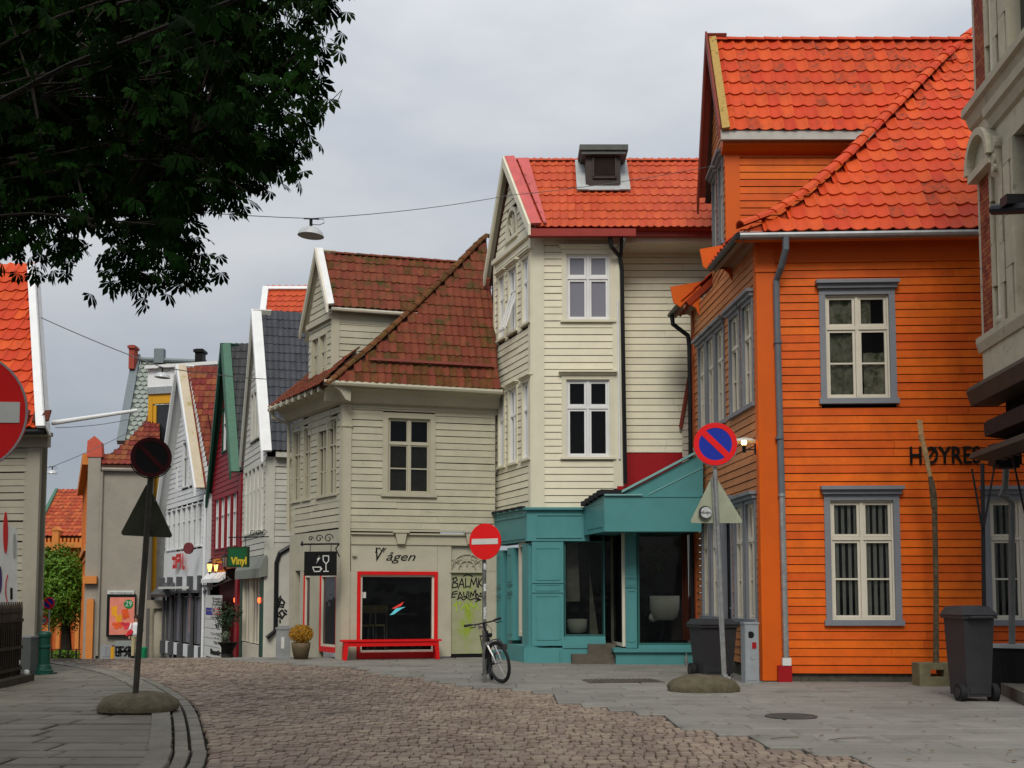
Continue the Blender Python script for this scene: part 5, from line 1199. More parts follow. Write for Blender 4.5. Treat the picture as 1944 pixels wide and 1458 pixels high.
# red house
H = thing('red_gable_house', 'narrow dark red clapboard gable house with green verge boards and charcoal tiles', 'house', (-8.9,37,-.6))
REDH = mat('deep_red_paint',(.22,.008,.014),.5,.1,3,bump=.1)
WRh = frontwall(398,39.6,457,35.2); Lg=WRh.len; gR = gz(-8.5,36)
ze = WRh.uv(452,905)[1]; rR = P(420,655,37.2); gp=[(0,gR+2.9),(Lg,gR+2.9),(Lg,ze),(Lg*.5,rR.z-.15),(0,ze)]
mb = MB(); mb.wpoly(WRh,[(0,-1),(Lg,-1)]+gp[2:],-.3,-.28); mb.box(WRh.b.x,WRh.b.x+1.4,35.3,38.5,-1,ze); wall = part('wall', mb, mat('dark_red_paint2',(.12,.008,.01),.6,.1), H)
op=[]
for k in range(4):
    a = Lg*(.13+k*.19); _,o = window(H, WRh, a,a+Lg*.14,WRh.uv(425,1040)[1],WRh.uv(425,945)[1],(.5,),(.66,),None,cas=.04,sillh=.05,mc=REDH,mf=WHITEP,mg=GLASSD,simple=True,bar=.05); op.append(o)
for k in range(2):
    a = Lg*(.34+k*.18); _,o = window(H, WRh, a,a+Lg*.13,WRh.uv(425,858)[1],WRh.uv(425,778)[1],(.5,),(.66,),None,cas=.04,sillh=.05,mc=GREEND,mf=WHITEP,mg=GLASSD,simple=True,bar=.05); op.append(o)
clad(H, WRh, gp, .17, REDH, op, wall)
mb = MB(); mb.wbox(WRh,Lg-.25,Lg+.06,-.02,.1,gR,ze); mb.wbox(WRh,0,Lg,0,.12,gR+2.75,gR+2.95); part('corner_board', mb, REDH, H)
pR = Plane(P(444,893,35.3), Vector((1,.08)), P(429,660,37.2)); t = pR.loc(P(429,660,37.2))
roof(H, pR, [(0,0),(1.6,0),(1.6,t[1]),(t[0],t[1])], .17, .3, TILE_K2, UNDERK)
w0=pR.p(-.05,-.1,.12); w1=pR.p(t[0]-.1,t[1]+.1,.12)
VG = mat('green_verge_paint',(.05,.14,.085),.5,.12)
mb = MB(); mb.poly([w0,pR.p(.2,-.1,.13),pR.p(t[0]+.15,t[1]+.1,.13),w1],.08,pR.n); part('verge_board', mb, VG, H)
bR = P(394,945,39.9); verge(H, w1, w0, .25, .06, GREEND); verge(H, w1, bR, .35, .08, GREEND)
mb = MB(); mb.poly([w1,bR,bR+Vector((.5,.1,0)),w1+Vector((.5,.1,0))],.05,Vector((0,.6,.7))); part('soffit', mb, GREEND, H)
mb = MB(); mb.poly([pR.p(.32,t[1]-1.05,.14),pR.p(.5,t[1]-1.05,.14),pR.p(.47,t[1]-.65,.14),pR.p(.3,t[1]-.65,.14)],.02,pR.n); mb.poly([pR.p(.28,.45,.14),pR.p(.42,.45,.14),pR.p(.42,.85,.14),pR.p(.3,.9,.14)],.02,pR.n); part('roof_window', mb, SIGNWHITE, H)
mb = MB(); a = WRh.uv(410,1078)[0]; b = WRh.uv(432,1078)[0]; mb.wbox(WRh,a,b,.05,.09,WRh.uv(420,1102)[1],WRh.uv(420,1060)[1])
for k in range(1,4): mb.wbox(WRh,a+(b-a)*k/4,a+(b-a)*k/4+.03,.09,.1,WRh.uv(420,1100)[1],WRh.uv(420,1064)[1])
part('shop_sign', mb, mat('orange_sign',(.7,.22,.01),.5,.1), H)
# sign boards
mb = MB(); a = WRh.uv(398,1190)[0]; b = WRh.uv(428,1190)[0]; ztop=WRh.uv(413,1130)[1]; zbot=gR-.1
mb.wbox(WRh,a,b,.12,.16,zbot,ztop); sb = part('tenant_board', mb, SIGNWHITE, H, 'tall white board listing tenants')
for y_ in (1160,1176,1193,1212,1228): 
    mb = MB(); z_=WRh.uv(413,y_)[1]; mb.wbox(WRh,a,b,.161,.165,z_,z_+.02); part('rule', mb, ZINC, sb)
def st(body, x,y,h,wpx,m,**k): wtext('lettering', body, WRh, x,y,h,m,sb,o=.168,widthpx=wpx,extrude=.002,**k)
BL = mat('flag_blue',(.02,.03,.25),.5,.05)
mb = MB(); mb.wbox(WRh,WRh.uv(400,1160)[0],WRh.uv(414,1160)[0],.161,.164,WRh.uv(413,1168)[1],WRh.uv(413,1154)[1]); part('flag_canton', mb, BL, sb)
for k in range(3): mb = MB(); mb.wbox(WRh,WRh.uv(414,1160)[0],WRh.uv(428,1160)[0],.161,.164,WRh.uv(420,1157.5+k*5)[1],WRh.uv(420,1154.5+k*5)[1]); part('flag_stripe', mb, RED, sb)
for k,(tx) in enumerate(('LEX','ING','TON')): st(tx,402,1158+k*4.6,3.4,10,SIGNWHITE)
st('LEXINGTON',400,1173,3,26,BLACK); st('Shopping',403,1138,4,18,BLACK); st('Smaller',404,1143.5,4,17,BLACK); st('Kunstner',403,1149,4,18,BLACK)
st('G',409,1190,7,6,BLACK); st('GANT',400,1204,4.5,22,ZINC); st('TEMPUR',405,1222,5,21,BLACK); st('høie',399,1240,8,25,BLACK,bold=.02)
mb = MB(); mb.prof(WRh,a,b+.35,[(.1,gR+2.45),(.32,gR+2.33),(.32,gR+2.45),(.1,gR+2.66)]); part('awning', mb, WHITEP, H)
mb = MB(); mb.wbox(WRh,b+.15,Lg-.3,-.6,-.5,-1,gR+2.7); part('door', mb, BLACK, H)
# red side post strip next to shop
mb = MB(); mb.wbox(WRh,Lg-.35,Lg-.02,.06,.14,-.8,gR+2.7); part('shop_pilaster', mb, REDH, H)
# lanterns
def lantern(px,py,D,lit,label,s=1.0):
    c = P(px,py,D); T = thing('street_lantern', label, 'lantern', c)
    mb = MB(); M = Matrix.Translation(c); mb.lathe([(.02*s,.26*s),(.11*s,.2*s),(.12*s,.17*s)],M,8); mb.lathe([(.05*s,-.14*s),(.03*s,-.18*s),(.01*s,-.24*s)],M,8)
    for k in range(4): mb.tube([c+Vector((.11*s*math.cos(k*math.pi/2),.11*s*math.sin(k*math.pi/2),.17*s)), c+Vector((.05*s*math.cos(k*math.pi/2),.05*s*math.sin(k*math.pi/2),-.14*s))],.008,4)
    mb.tube([c+Vector((0,0,.24*s)),c+Vector((0,0,.34*s)),c+Vector((.25,.1,.4*s)),c+Vector((.4,.2,.3*s))],.014,5)
    part('housing', mb, BLACKMETAL, T); mb = MB(); mb.lathe([(.045*s,-.13*s),(.1*s,.16*s)],M,8); part('glass', mb, emit('lantern_glow',(1,.5,.12),2.5) if lit else glassm('lamp_glass',(.5,.5,.45),.7), T)
lantern(398,1079,37.5,True,'lit lantern left of the orange sign on the red house',.85); lantern(410,1079,37.0,True,'second lit lantern, nearer the orange sign on the red house',.7)
lantern(427,1068,35.6,False,'unlit black lantern hanging before the orange sign')
for i,(px,py,D,lab) in enumerate(((447,1144,36.0,'small red shop lamp beside the white awning'),(493,1145,31.6,'small red lamp glowing behind the glazed green shop doors'))):
    mb = MB(); mb.lathe([(.03,0),(.06,.04),(.06,.12),(.03,.15)], Matrix.Translation(P(px,py,D)),10); solo('red_lamp', mb, emit('red_glow',(1,.08,.02),3), lab, 'lamp')
# Vinyl sign
WV = Wall(P2(433,31.2),P2(472,31.0)); Tg = thing('shop_sign', 'green hanging sign reading Vinyl in yellow letters', 'sign', WV.p(.3,WV.uv(450,1077)[1],0))
a,b,c,d = WV.rect(433,1038,472,1077); mb = MB(); mb.wbox(WV,a,b,-.05,.05,c,d); part('board', mb, mat('sign_frame_green',(.02,.05,.02),.5,.1), Tg)
mb = MB(); mb.wbox(WV,a+.05,b-.05,.05,.055,c+.05,d-.05); part('panel', mb, mat('sign_green',(.01,.09,.03),.5,.1), Tg)
wtext('lettering','Vinyl',WV,438,1071,13,mat('sign_yellow',(.6,.42,.03),.5,.1),Tg,o=.058,widthpx=30,bold=.01)
mb = MB(); z_=WV.uv(450,1020)[1]; mb.tube([WV.p(a,z_,0),WV.p(b+.6,z_,0)],.015)
for k in range(3): mb.tube([WV.p(b+.1+k*.18+.09*math.cos(t*.7)*(1-t/14),z_+.1+.09*math.sin(t*.7)*(1-t/14),0) for t in range(12)],.01,5)
for s_ in (a+.1,b-.1): mb.tube([WV.p(s_,z_,0),WV.p(s_,d,0)],.008,4)
part('bracket', mb, BLACKMETAL, Tg)
# shrub in dark urn by the sign board
def leafball(name, label, cat, c, r, n, m, sz=.05, parent=None, seed=1, squash=1, lumps=6, cone=False):
    rnd = random.Random(seed); mb = MB(); cs = [(c+Vector((rnd.uniform(-.5,.5)*r,rnd.uniform(-.5,.5)*r,rnd.uniform(-.5,.5)*r*squash)), rnd.uniform(.5,.7)*r) for _ in range(lumps)]
    for i in range(n):
        cc, rr = rnd.choice(cs); d = Vector((rnd.gauss(0,1),rnd.gauss(0,1),rnd.gauss(0,1))).normalized(); p = cc+Vector((d.x,d.y,d.z*squash))*rr*rnd.uniform(.6,1.1)
        e = Vector((rnd.gauss(0,1),rnd.gauss(0,1),rnd.gauss(0,1))).normalized()*sz; f_ = e.cross(d+Vector((.1,.2,.3)))*.5
        mb.add([p-e,p+f_,p+e,p-f_],[(0,1,2,3)])
    return part(name, mb, m, parent, None, 'stuff' if False else None) if parent else solo(name, mb, m, label, cat)
c = P(433,1240,33.8); c.z = gz(c.x,c.y)
T = thing('potted_shrub', 'dark bushy shrub in a black urn beside the white tenant board', 'potted plant', c)
mb = MB(); mb.lathe([(.2,0),(.16,.08),(.1,.14),(.26,.42),(.3,.46),(.26,.47)], Matrix.Translation(c),14); part('urn', mb, BLACK, T)
leafball('foliage','','',c+Vector((0,0,1.15)),.42,700,mat('dark_shrub_leaf',(.03,.055,.025),.7,.4),.05,T,4,1.2)
leafball('foliage','','',c+Vector((-.1,-.15,.62)),.2,250,mat('pale_shrub_leaf',(.2,.24,.16),.7,.4),.03,T,5,1)

# white house B with brown roof
H = thing('white_shop_house', 'white clapboard gable house with brown tiled roof and dark columned shop arcade', 'house', (-11.5,43,-.9))
WHT = mat('white_clapboard_paint',(.66,.67,.66),.5,.05,3)
WW = frontwall(310,46.0,395,39.9); Lg=WW.len; gW = gz(-11,43)
eW = P(379,925,40.4); rW = P(343,700,43.2); ze = WW.uv(392,925)[1]
gp=[(0,gW+2.6),(Lg,gW+2.6),(Lg,ze),(Lg*.47,rW.z-.15),(0,ze)]
mb = MB(); mb.wpoly(WW,[(0,-1.5),(Lg,-1.5)]+gp[2:],-.4,-.38); mb.box(WW.b.x,WW.b.x+.8,40.2,43,-1.5,ze); wall = part('wall', mb, DARKIN, H)
op=[]
for k in range(7):
    a = Lg*(.05+k*.118); _,o = window(H, WW, a,a+Lg*.085,WW.uv(350,1040)[1],WW.uv(350,965)[1],(.5,),(.66,),None,cas=.05,sillh=.05,mc=WHT,mf=WHT,mg=GLASSD,simple=True,bar=.04); op.append(o)
for k in range(2):
    a = Lg*(.4+k*.17); _,o = window(H, WW, a,a+Lg*.12,WW.uv(350,925)[1],WW.uv(350,842)[1],(.5,),(.66,),None,cas=.05,sillh=.05,mc=WHT,mf=WHT,mg=GLASSD,simple=True,bar=.04); op.append(o)
for f0 in (.24,.73):
    a = Lg*f0; _,o = window(H, WW, a,a+.22,WW.uv(350,925)[1],WW.uv(350,882)[1],(),(),None,cas=.04,mc=WHT,mf=WHT,mg=GLASSD,simple=True); op.append(o)
clad(H, WW, [(0,WW.uv(350,1046)[1])]+[(Lg,WW.uv(350,1046)[1])]+gp[2:], .19, WHT, op, wall)
mb = MB(); mb.wbox(WW,0,Lg,-.1,.06,gW+2.45,WW.uv(350,1046)[1]); part('shop_frieze', mb, WHT, H)
mb = MB(); mb.wbox(WW,Lg-.15,Lg+.1,0,.1,-1.2,ze); mb.tube([WW.p(Lg-.3,ze-.3,.12),WW.p(Lg-.3,-1,.12)],.06); part('corner_board', mb, WHT, H)
pW = Plane(eW, Vector((1,.1)), rW); t = pW.loc(rW)
roof(H, pW, [(0,0),(pW.uv(402,925)[0]+.2,0),(pW.uv(414,700)[0]+.2,t[1]),(t[0],t[1])], .2, .3, TILE_B, UNDER)
w0=pW.p(-.1,-.1,.12); w1=pW.p(t[0]-.1,t[1]+.1,.12)
mb = MB(); mb.poly([w0,pW.p(.2,-.1,.13),pW.p(t[0]+.2,t[1]+.1,.13),w1],.08,pW.n); part('verge_board', mb, mat('stained_cream_board',(.5,.42,.3),.6,.1,4,spot=.55,spotc=(.3,.26,.08),spotsc=2), H)
bW = P(296,985,46.3); verge(H, w1, w0, .3, .07, WHT); verge(H, w1, bW, .38, .1, WHT)
mb = MB(); mb.poly([w1,bW,bW+Vector((.6,.1,0)),w1+Vector((.6,.1,0))],.06,Vector((0,.6,.7))); part('soffit', mb, WHT, H)
# arcade
GR = mat('dark_grey_timber',(.075,.077,.08),.5,.1)
for i,f0 in enumerate((.0,.2,.42,.66,.88)):
    a = Lg*f0; mb = MB(); mb.wbox(WW,a+.05,a+.25,.02,.1,-1,gW+2.3); mb.wbox(WW,a-.0,a+.3,0,.15,gW+.0,gW+.5); mb.wbox(WW,a,a+.3,0,.15,gW+2.2,gW+2.35); mb.wbox(WW,a+.04,a+.26,.07,.24,gW+2.4,gW+2.95); part('column', mb, GR, H)
for f0,f1 in ((.08,.2),(.28,.42),(.5,.66),(.74,.88)):
    window(H, WW, Lg*f0,Lg*f1,gW+.55,gW+2.2,(),(),None,cas=.03,mc=GR,mf=GR,mg=GLASSG,simple=True)  # lighter glass tint stands in for bright reflections
    mb = MB(); mb.wbox(WW,Lg*f0,Lg*f1,0,.05,gW+.05,gW+.5); part('base_panel', mb, WHT, H)
mb = MB(); mb.prof(WW,-.3,Lg*.3,[(.1,gW+2.3),(.45,gW+2.2),(.5,gW+2.3),(.1,gW+2.75)]); mb.wbox(WW,0,Lg,.05,.16,gW+2.35,gW+2.45); part('canopy', mb, GR, H)
mb = MB(); mb.wbox(WW,Lg*.2,Lg*.75,.3,.55,gW+2.5,gW+2.58); part('light_box', mb, SIGNWHITE, H)
# mock letters of the red sign (read backwards from here)
rd_ = [[(327,1060),(333,1060),(333,1076),(328,1076)],[(335,1055),(335,1076)],[(335,1056),(341,1054),(341,1064),(336,1065)],[(343,1053),(343,1078)],[(347,1053),(347,1078),(350,1078)],[(330,1060),(330,1076)]]
strokes('lettering', WW, rd_, RED, H, .14, .2)
mb = MB(); c_ = WW.p(Lg-1.0,WW.uv(366,1044)[1],.5); mb.tube([c_-Vector((.02,.04,0)),c_+Vector((.02,.04,0))],.2,20); solo('round_sign', mb, mat('brown_red_sign',(.15,.03,.035),.5,.1), 'round dark red sign projecting from the white shop house', 'sign')
mb = MB(); a_ = P(380,1112,40.5); b_ = P(440,1100,35.8); mb.tube([a_,(a_+b_)/2+Vector((0,0,-.1)),b_],.03)
for k in range(8): mb.tube([a_+(b_-a_)*(k/8)+Vector((0,0,-.05)),a_+(b_-a_)*(k/8)+Vector((0,0,.12)),a_+(b_-a_)*((k+.5)/8)+Vector((0,0,.02))],.015,4)
solo('iron_scroll_rail', mb, BLACKMETAL, 'thin black scrolled iron rail reaching across the red shopfront', 'bracket')

# yellow dormer building behind white house
H = thing('yellow_house', 'yellow building with white metal dormer top behind the white shop house', 'house', P(300,1250,50)-Vector((0,0,P(300,1250,50).z+1.2)))
YEL = mat('yellow_ochre_paint',(.6,.3,.02),.5,.08)
WY = Wall(P2(280,49.0),P2(335,48.6))
def yb_(x0,y0,x1,y1,o0,o1,m,nm): a,b,c,d = WY.rect(x0,y0,x1,y1); mb = MB(); mb.wbox(WY,a,b,o0,o1,c,d); return part(nm,mb,m,H)
yb_(282,748,290,845,-.1,.06,YEL,'window_frame'); yb_(290,748,330,766,-.1,.05,YEL,'window_frame'); yb_(290,768,330,845,-.2,-.05,GLASSD,'pane'); yb_(283,698,335,736,-.3,.1,WHITEP,'dormer_cladding'); yb_(283,735,335,748,-.3,.14,ZINC,'flashing'); yb_(282,692,420,698,-.6,.3,WHITEP,'roof_edge')
yb_(290,770,296,840,-.05,0,YEL,'window_bar')
yb_(276,840,304,1132,-.2,.3,YEL,'panel'); yb_(300,950,322,1200,-.6,.2,ZINC,'wall')
yb_(283,845,330,1250,-1.4,-.8,WHITEP,'wall')
# pillar
c = P(303,1250,46.5); mb = MB(); z_=gz(c.x,c.y); h_=P(303,1150,46.5).z
T = thing('stone_pillar', 'thick beige round column at the entrance left of the white shop house', 'column', (c.x,c.y,z_))
mb.lathe([(.3,z_-.2),(.25,z_+.15),(.25,h_-.1)], Matrix.Translation((c.x,c.y,0)),16); mb.smooth=True; BEIGE = mat('beige_stone',(.27,.24,.18),.8,.12,5,bump=.3); part('shaft', mb, BEIGE, T)
mb = MB(); mb.box(c.x-.45,c.x+.45,c.y-.4,c.y+.4,h_-.1,h_+.22); part('capital', mb, BEIGE, T)
for i,px in enumerate((287,295)):
    c = P(px,1250,47.2); mb = MB(); mb.lathe([(.1,gz(c.x,c.y)-.2),(.1,h_-.1)], Matrix.Translation((c.x,c.y,0)),10); solo('thin_column', mb, BEIGE, ('slim beige column just left of the thick one','slim beige column between the thick column and the poster wall')[i], 'column')

# slate roofed house far behind
H = thing('slate_roof_house', 'far house with pale grey-green slate roof, grey verge and brick chimneys', 'house', P(300,1250,58)-Vector((0,0,P(300,1250,58).z+1.5)))
PL = Plane(P(222,836,57), Vector((1,.12)), P(262,682,60)); SL = mat('grey_green_slate',(.25,.28,.24),.7,.1,4,spot=.6,spotc=(.19,.22,.17),spotsc=2)
q = lambda x,y: PL.uv(x,y)
roof(H, PL, [q(238,836),q(420,836),q(392,688),q(268,684)], .42, .36, SL, mat('slate_joint',(.12,.14,.12),.8,.1), tiles=False)
# fish-scale slates joined into one part
mb = MB(); a0,b0 = q(238,836); 
for j in range(18):
    for i in range(34):
        a_ = a0+i*.3+(j%2)*.15; b_ = b0+j*.3
        if inpoly(a_+.15,b_+.15,[q(240,836),q(420,836),q(392,690),q(268,686)]): mb.add([PL.p(a_+.15,b_,.06),PL.p(a_+.29,b_+.13,.05),PL.p(a_+.29,b_+.33,.02),PL.p(a_+.01,b_+.33,.02),PL.p(a_+.01,b_+.13,.05)],[(0,1,2,3,4)])
part('slate_field', mb, SL, H, kind='stuff')
mb = MB(); mb.poly([PL.p(*q(222,840),.15),PL.p(*q(238,840),.15),PL.p(*q(267,676),.15),PL.p(*q(252,676),.15)],.3,PL.n); part('verge_board', mb, mat('blue_grey_lead',(.17,.2,.21),.5,.1), H)
mb = MB(); mb.tube([PL.p(*q(262,685),.12),PL.p(*q(392,690),.12)],.12); mb.box(*(lambda p:(p.x-.25,p.x+.25,p.y-.2,p.y+.2,p.z,p.z+.75))(PL.p(*q(303,690)))); part('ridge_cap', mb, MATS['blue_grey_lead'], H)
for x,y0,y1,w_,m_ in ((253,680,657,.14,mat('chimney_brick',(.3,.06,.04),.8,.2)),(380,692,664,.2,BLACK)):
    p0=P(x,y0,59.5); p1=P(x,y1,59.5); mb = MB(); mb.box(p0.x-w_,p0.x+w_,59.2,59.8,p0.z-.6,p1.z); mb.box(p0.x-w_*1.35,p0.x+w_*1.35,59.1,59.9,p1.z-.18,p1.z-.05); part('chimney', mb, m_, H)
mb = MB(); x0=P(240,1000,57).x; mb.box(x0,x0+5,58,64,-2,P(240,845,57).z); part('wall', mb, mat('pale_render',(.4,.4,.35),.8,.1), H)

# beige building with poster
H = thing('beige_render_house', 'beige-grey rendered house wall with curved brown tile roof above the poster', 'house', P(245,1250,47)-Vector((0,0,P(245,1250,47).z+1.1)))
WBg = Wall(P2(190,47),P2(305,47.4)); REND = mat('warm_grey_render',(.3,.27,.22),.85,.1,1.2,bump=.4,bscale=12,spot=.62,spotc=(.24,.215,.18),spotsc=2)
a,b,c,d = WBg.rect(189,892,280,1260); mb = MB(); mb.wbox(WBg,a,b,-6,0,-2,d); part('wall', mb, REND, H)
mb = MB(); a1 = WBg.uv(166,950)[0]; a2=WBg.uv(190,950)[0]; mb.wbox(WBg,a1,a2,-.3,.08,-2,WBg.uv(180,868)[1]); part('pier', mb, REND, H)
mb = MB(); mb.wpoly(WBg,pw(WBg,[(165,868),(195,868),(193,840),(180,828),(167,838)]),-.5,.12); part('finial', mb, mat('red_orange_stone',(.55,.1,.06),.7,.1), H)
mb = MB(); a3=WBg.uv(193,950)[0]; mb.tube([WBg.p(a3,d-.1,.08),WBg.p(a3,-1,.08)],.06); mb.tube([WBg.p(a3,d,.15),WBg.p(b,d,.15)],.08); part('gutter', mb, REND, H)
PB = Plane(WBg.p(a,d+.05,.2), WBg.u, P(280,790,49.3)); q = lambda x,y: PB.uv(x,y)
roof(H, PB, [(0,0),q(303,892),q(303,800),q(280,795),q(262,815),q(240,838),q(215,858),q(193,868)], .24, .3, TILE_B, UNDER)
# poster
pz = WBg.rect(204,1128,258,1208); T = thing('poster_case', 'black framed light poster case with orange drinks and price 29', 'poster', WBg.p(pz[0]+.5,pz[2],.1))
a,b,c,d = pz; mb = MB(); mb.wbox(WBg,a,b,.02,.2,c,d); part('case', mb, BLACK, T)
a,b,c,d = WBg.rect(208,1134,255,1205,.2); mb = MB(); mb.wbox(WBg,a,b,.2,.204,c,d); part('poster', mb, mat('poster_pink',(.75,.24,.17),.4,.15,2), T)
def pd(cx,cy,r,m,o,ry=None,n=18,nm='print'):
    ry=ry or r; mb = MB(); mb.wpoly(WBg,[WBg.uv(cx+r*math.cos(2*math.pi*k/n),cy+ry*math.sin(2*math.pi*k/n),o) for k in range(n)],o-.004,o); return part(nm,mb,m,T)
pd(244,1147,9,mat('poster_green',(.01,.2,.05),.4,.05),.21); YO=mat('poster_yellow',(.75,.33,.02),.5,.2,9); OR=mat('poster_orange',(.75,.1,.02),.5,.2,9); PK=mat('poster_red',(.7,.04,.06),.5,.3,12)
shp_=lambda pts,m,o: (lambda mb:(mb.wpoly(WBg,[WBg.uv(x,y,o) for x,y in pts],o-.004,o),part('print',mb,m,T)))(MB())
shp_([(211,1152),(223,1150),(222,1168),(216,1171),(212,1166)],YO,.212); shp_([(230,1158),(242,1155),(246,1172),(234,1176)],OR,.213); shp_([(219,1168),(232,1167),(231,1183),(221,1184)],YO,.215)
rnd = random.Random(8)
for k in range(9): pd(217+k*3.6,1186+rnd.uniform(-3,5),4.2,PK if k>3 else OR,.2165+k*.0006,3.4,9)
wtext('lettering','29',WBg,238,1151,10,SIGNWHITE,T,o=.215,widthpx=12)
a,b,c,d = WBg.rect(205,1121,255,1128.5); mb = MB(); mb.wbox(WBg,a,b,.02,.12,c,d); st_ = solo('name_plate', mb, SIGNWHITE, 'long white name plate mounted just above the poster case', 'sign')
wtext('lettering','Nedre Hamburgersmuet',WBg,208,1127,3.5,BLACK,st_,o=.125,widthpx=44,extrude=.002)
# cabinets along the wall
def cab(x0,x1,y0,D,m,name,label,cat,dep=.4):
    p0=P(x0,1250,D); p1=P(x1,1250,D); z_=gz(p0.x,D)-.1; zt_=P(x0,y0,D).z; T=thing(name,label,cat,((p0.x+p1.x)/2,D,z_)); mb=MB(); mb.box(p0.x,p1.x,D,D+dep,z_,zt_); part('body',mb,m,T); w=p1.x-p0.x
    if name=='utility_cabinet':
        mb=MB(); mb.box(p0.x+.03,p0.x+w/2-.01,D-.02,D,z_+.12,zt_-.05); part('door',mb,m,T); mb=MB(); mb.box(p0.x+w/2+.01,p1.x-.03,D-.02,D,z_+.12,zt_-.05); part('door',mb,m,T)
    return T, z_, zt_
cab(191,211,1225,46.2,ZINC,'utility_cabinet','pale grey double-door utility cabinet under the left edge of the poster','cabinet')
Tc,z_,zt_=cab(217,250,1217,46.1,mat('grey_graffiti_box',(.25,.27,.25),.6,.1),'graffiti_box','grey box covered in black graffiti below the poster','cabinet')
Wc=Wall(P2(216,46.09),P2(252,46.09)); strokes('graffiti',Wc,[[(220,1228),(220,1244),(225,1245),(226,1228),(220,1228)],[(229,1245),(229,1228),(235,1228)],[(229,1236),(234,1236)],[(241,1228),(236,1234),(241,1240),(236,1245)],[(244,1227),(244,1246)],[(252,1228),(247,1229),(247,1244),(253,1243)],[(247,1236),(252,1236)],[(219,1238),(250,1235)]],SPRAY,Tc,.06,.02)
c=P(214,1250,46.2); mb=MB(); mb.tube([(c.x,c.y,gz(c.x,c.y)-.1),(c.x,c.y,P(214,1228,46.2).z)],.09,10); solo('yellow_post', mb, YEL, 'short yellow post between the grey cabinet and the graffiti box', 'post')
c=P(273,1250,46); mb=MB(); mb.lathe([(.1,gz(c.x,c.y)-.1),(.13,P(273,1230,46).z),(.05,P(273,1228,46).z)], Matrix.Translation((c.x,c.y,0)),12); solo('green_bin', mb, mat('bright_green_plastic',(.01,.2,.08),.5,.1), 'small green bin right of the leaning sign pole by the columns', 'bin')

# orange facade in steep perspective
H = thing('orange_plaster_house', 'orange plaster house front seen edge-on beside the beige wall', 'house', P(172,1250,52)-Vector((0,0,P(172,1250,52).z+1.5)))
OP = mat('orange_plaster',(.62,.22,.05),.75,.08,2,bump=.2); OPD = mat('deep_orange_plaster',(.5,.13,.03),.75,.1)
WO = Wall(P2(155,62),P2(168,47.2)); Lg=WO.len
mb = MB(); mb.wbox(WO,0,Lg,-.5,0,-3,WO.uv(177,880)[1]); part('wall', mb, OP, H)
zc_=WO.uv(177,880)[1]; 
mb = MB(); mb.wbox(WO,0,Lg,0,.45,zc_-.2,zc_+.25); mb.wbox(WO,0,Lg,0,.3,3.2,3.45); mb.wbox(WO,0,Lg,0,.2,2.9,3.05); part('cornice', mb, OP, H)
for k in range(6):
    a=.8+k*2.5; window(H, WO, a,a+1.1,4.2,6.3,(),(),None,cas=.18,mc=OP,mf=SASH,mg=GLASSD,simple=True); 
    mb=MB(); mb.wbox(WO,a-.9,a-.5,0,.18,-2,zc_-.2); part('pilaster', mb, OPD if k%2 else OP, H)
mb = MB(); mb.wbox(WBg,WBg.uv(160,1100)[0],WBg.uv(186,1100)[0],.08,.35,WBg.uv(170,1108)[1],WBg.uv(170,1094)[1]); mb.wbox(WBg,WBg.uv(168,1100)[0],WBg.uv(181,1100)[0],.08,.25,-1.5,WBg.uv(170,1137)[1]); part('pier', mb, OP, H)

# far orange hall with tiled roof
H = thing('far_orange_hall', 'far orange hall with red tiled roof, cornice and arches behind the tree', 'house', P(120,1250,72)-Vector((0,0,P(120,1250,72).z+2)))
PH = Plane(P(84,1018,71), Vector((1,0)), P(110,935,76)); TF = mat('far_red_tile',(.4,.075,.025),.7,.3,2.5,hue=.008,spot=.52,spotc=(.16,.05,.02),spotsc=3)
roof(H, PH, [(-.5,0),(3.2,0),PH.uv(170,935),PH.uv(108,935)], .3, .45, TF, UNDER)
mb = MB(); mb.poly([PH.p(-.75,0,.2),PH.p(-.5,0,.2),PH.p(*PH.uv(111,932),.2),PH.p(*PH.uv(106,932),.2)],.2,PH.n); part('verge_board', mb, VG, H)
WH_=Wall(P2(60,71.3),P2(175,71.3)); zc_=WH_.uv(110,1018)[1]; mb=MB(); mb.wbox(WH_,0,WH_.len,-.5,0,-3,zc_); part('wall', mb, OPD, H)
mb=MB(); mb.wbox(WH_,0,WH_.len,0,.5,WH_.uv(110,1040)[1],WH_.uv(110,1030)[1])
for k in range(16): mb.wbox(WH_,.2+k*.24,.32+k*.24,.0,.4,WH_.uv(110,1030)[1],WH_.uv(110,1022)[1])
a=WH_.uv(106,1020)[0]; b=WH_.uv(118,1020)[0]; mb.wbox(WH_,a,b,0,.6,WH_.uv(110,1080)[1],WH_.uv(110,1008)[1]); mb.wpoly(WH_,[(a-.05,WH_.uv(110,1008)[1]),(b+.05,WH_.uv(110,1008)[1]),((a+b)/2,WH_.uv(110,1000)[1])],0,.65); part('cornice', mb, OP, H)
mb=MB()
for k in range(5):
    a=WH_.uv(92+k*18,1200)[0]; mb.wbox(WH_,a,a+.22,0,.3,-3,1.6); mb.wpoly(WH_,[(a-.02,1.0),(a+.25,1.0),(a+.4,1.5),(a+.58,1.7),(a+.58,2.1),(a-.1,2.1)],0,.28)
part('arch', mb, OP, H)
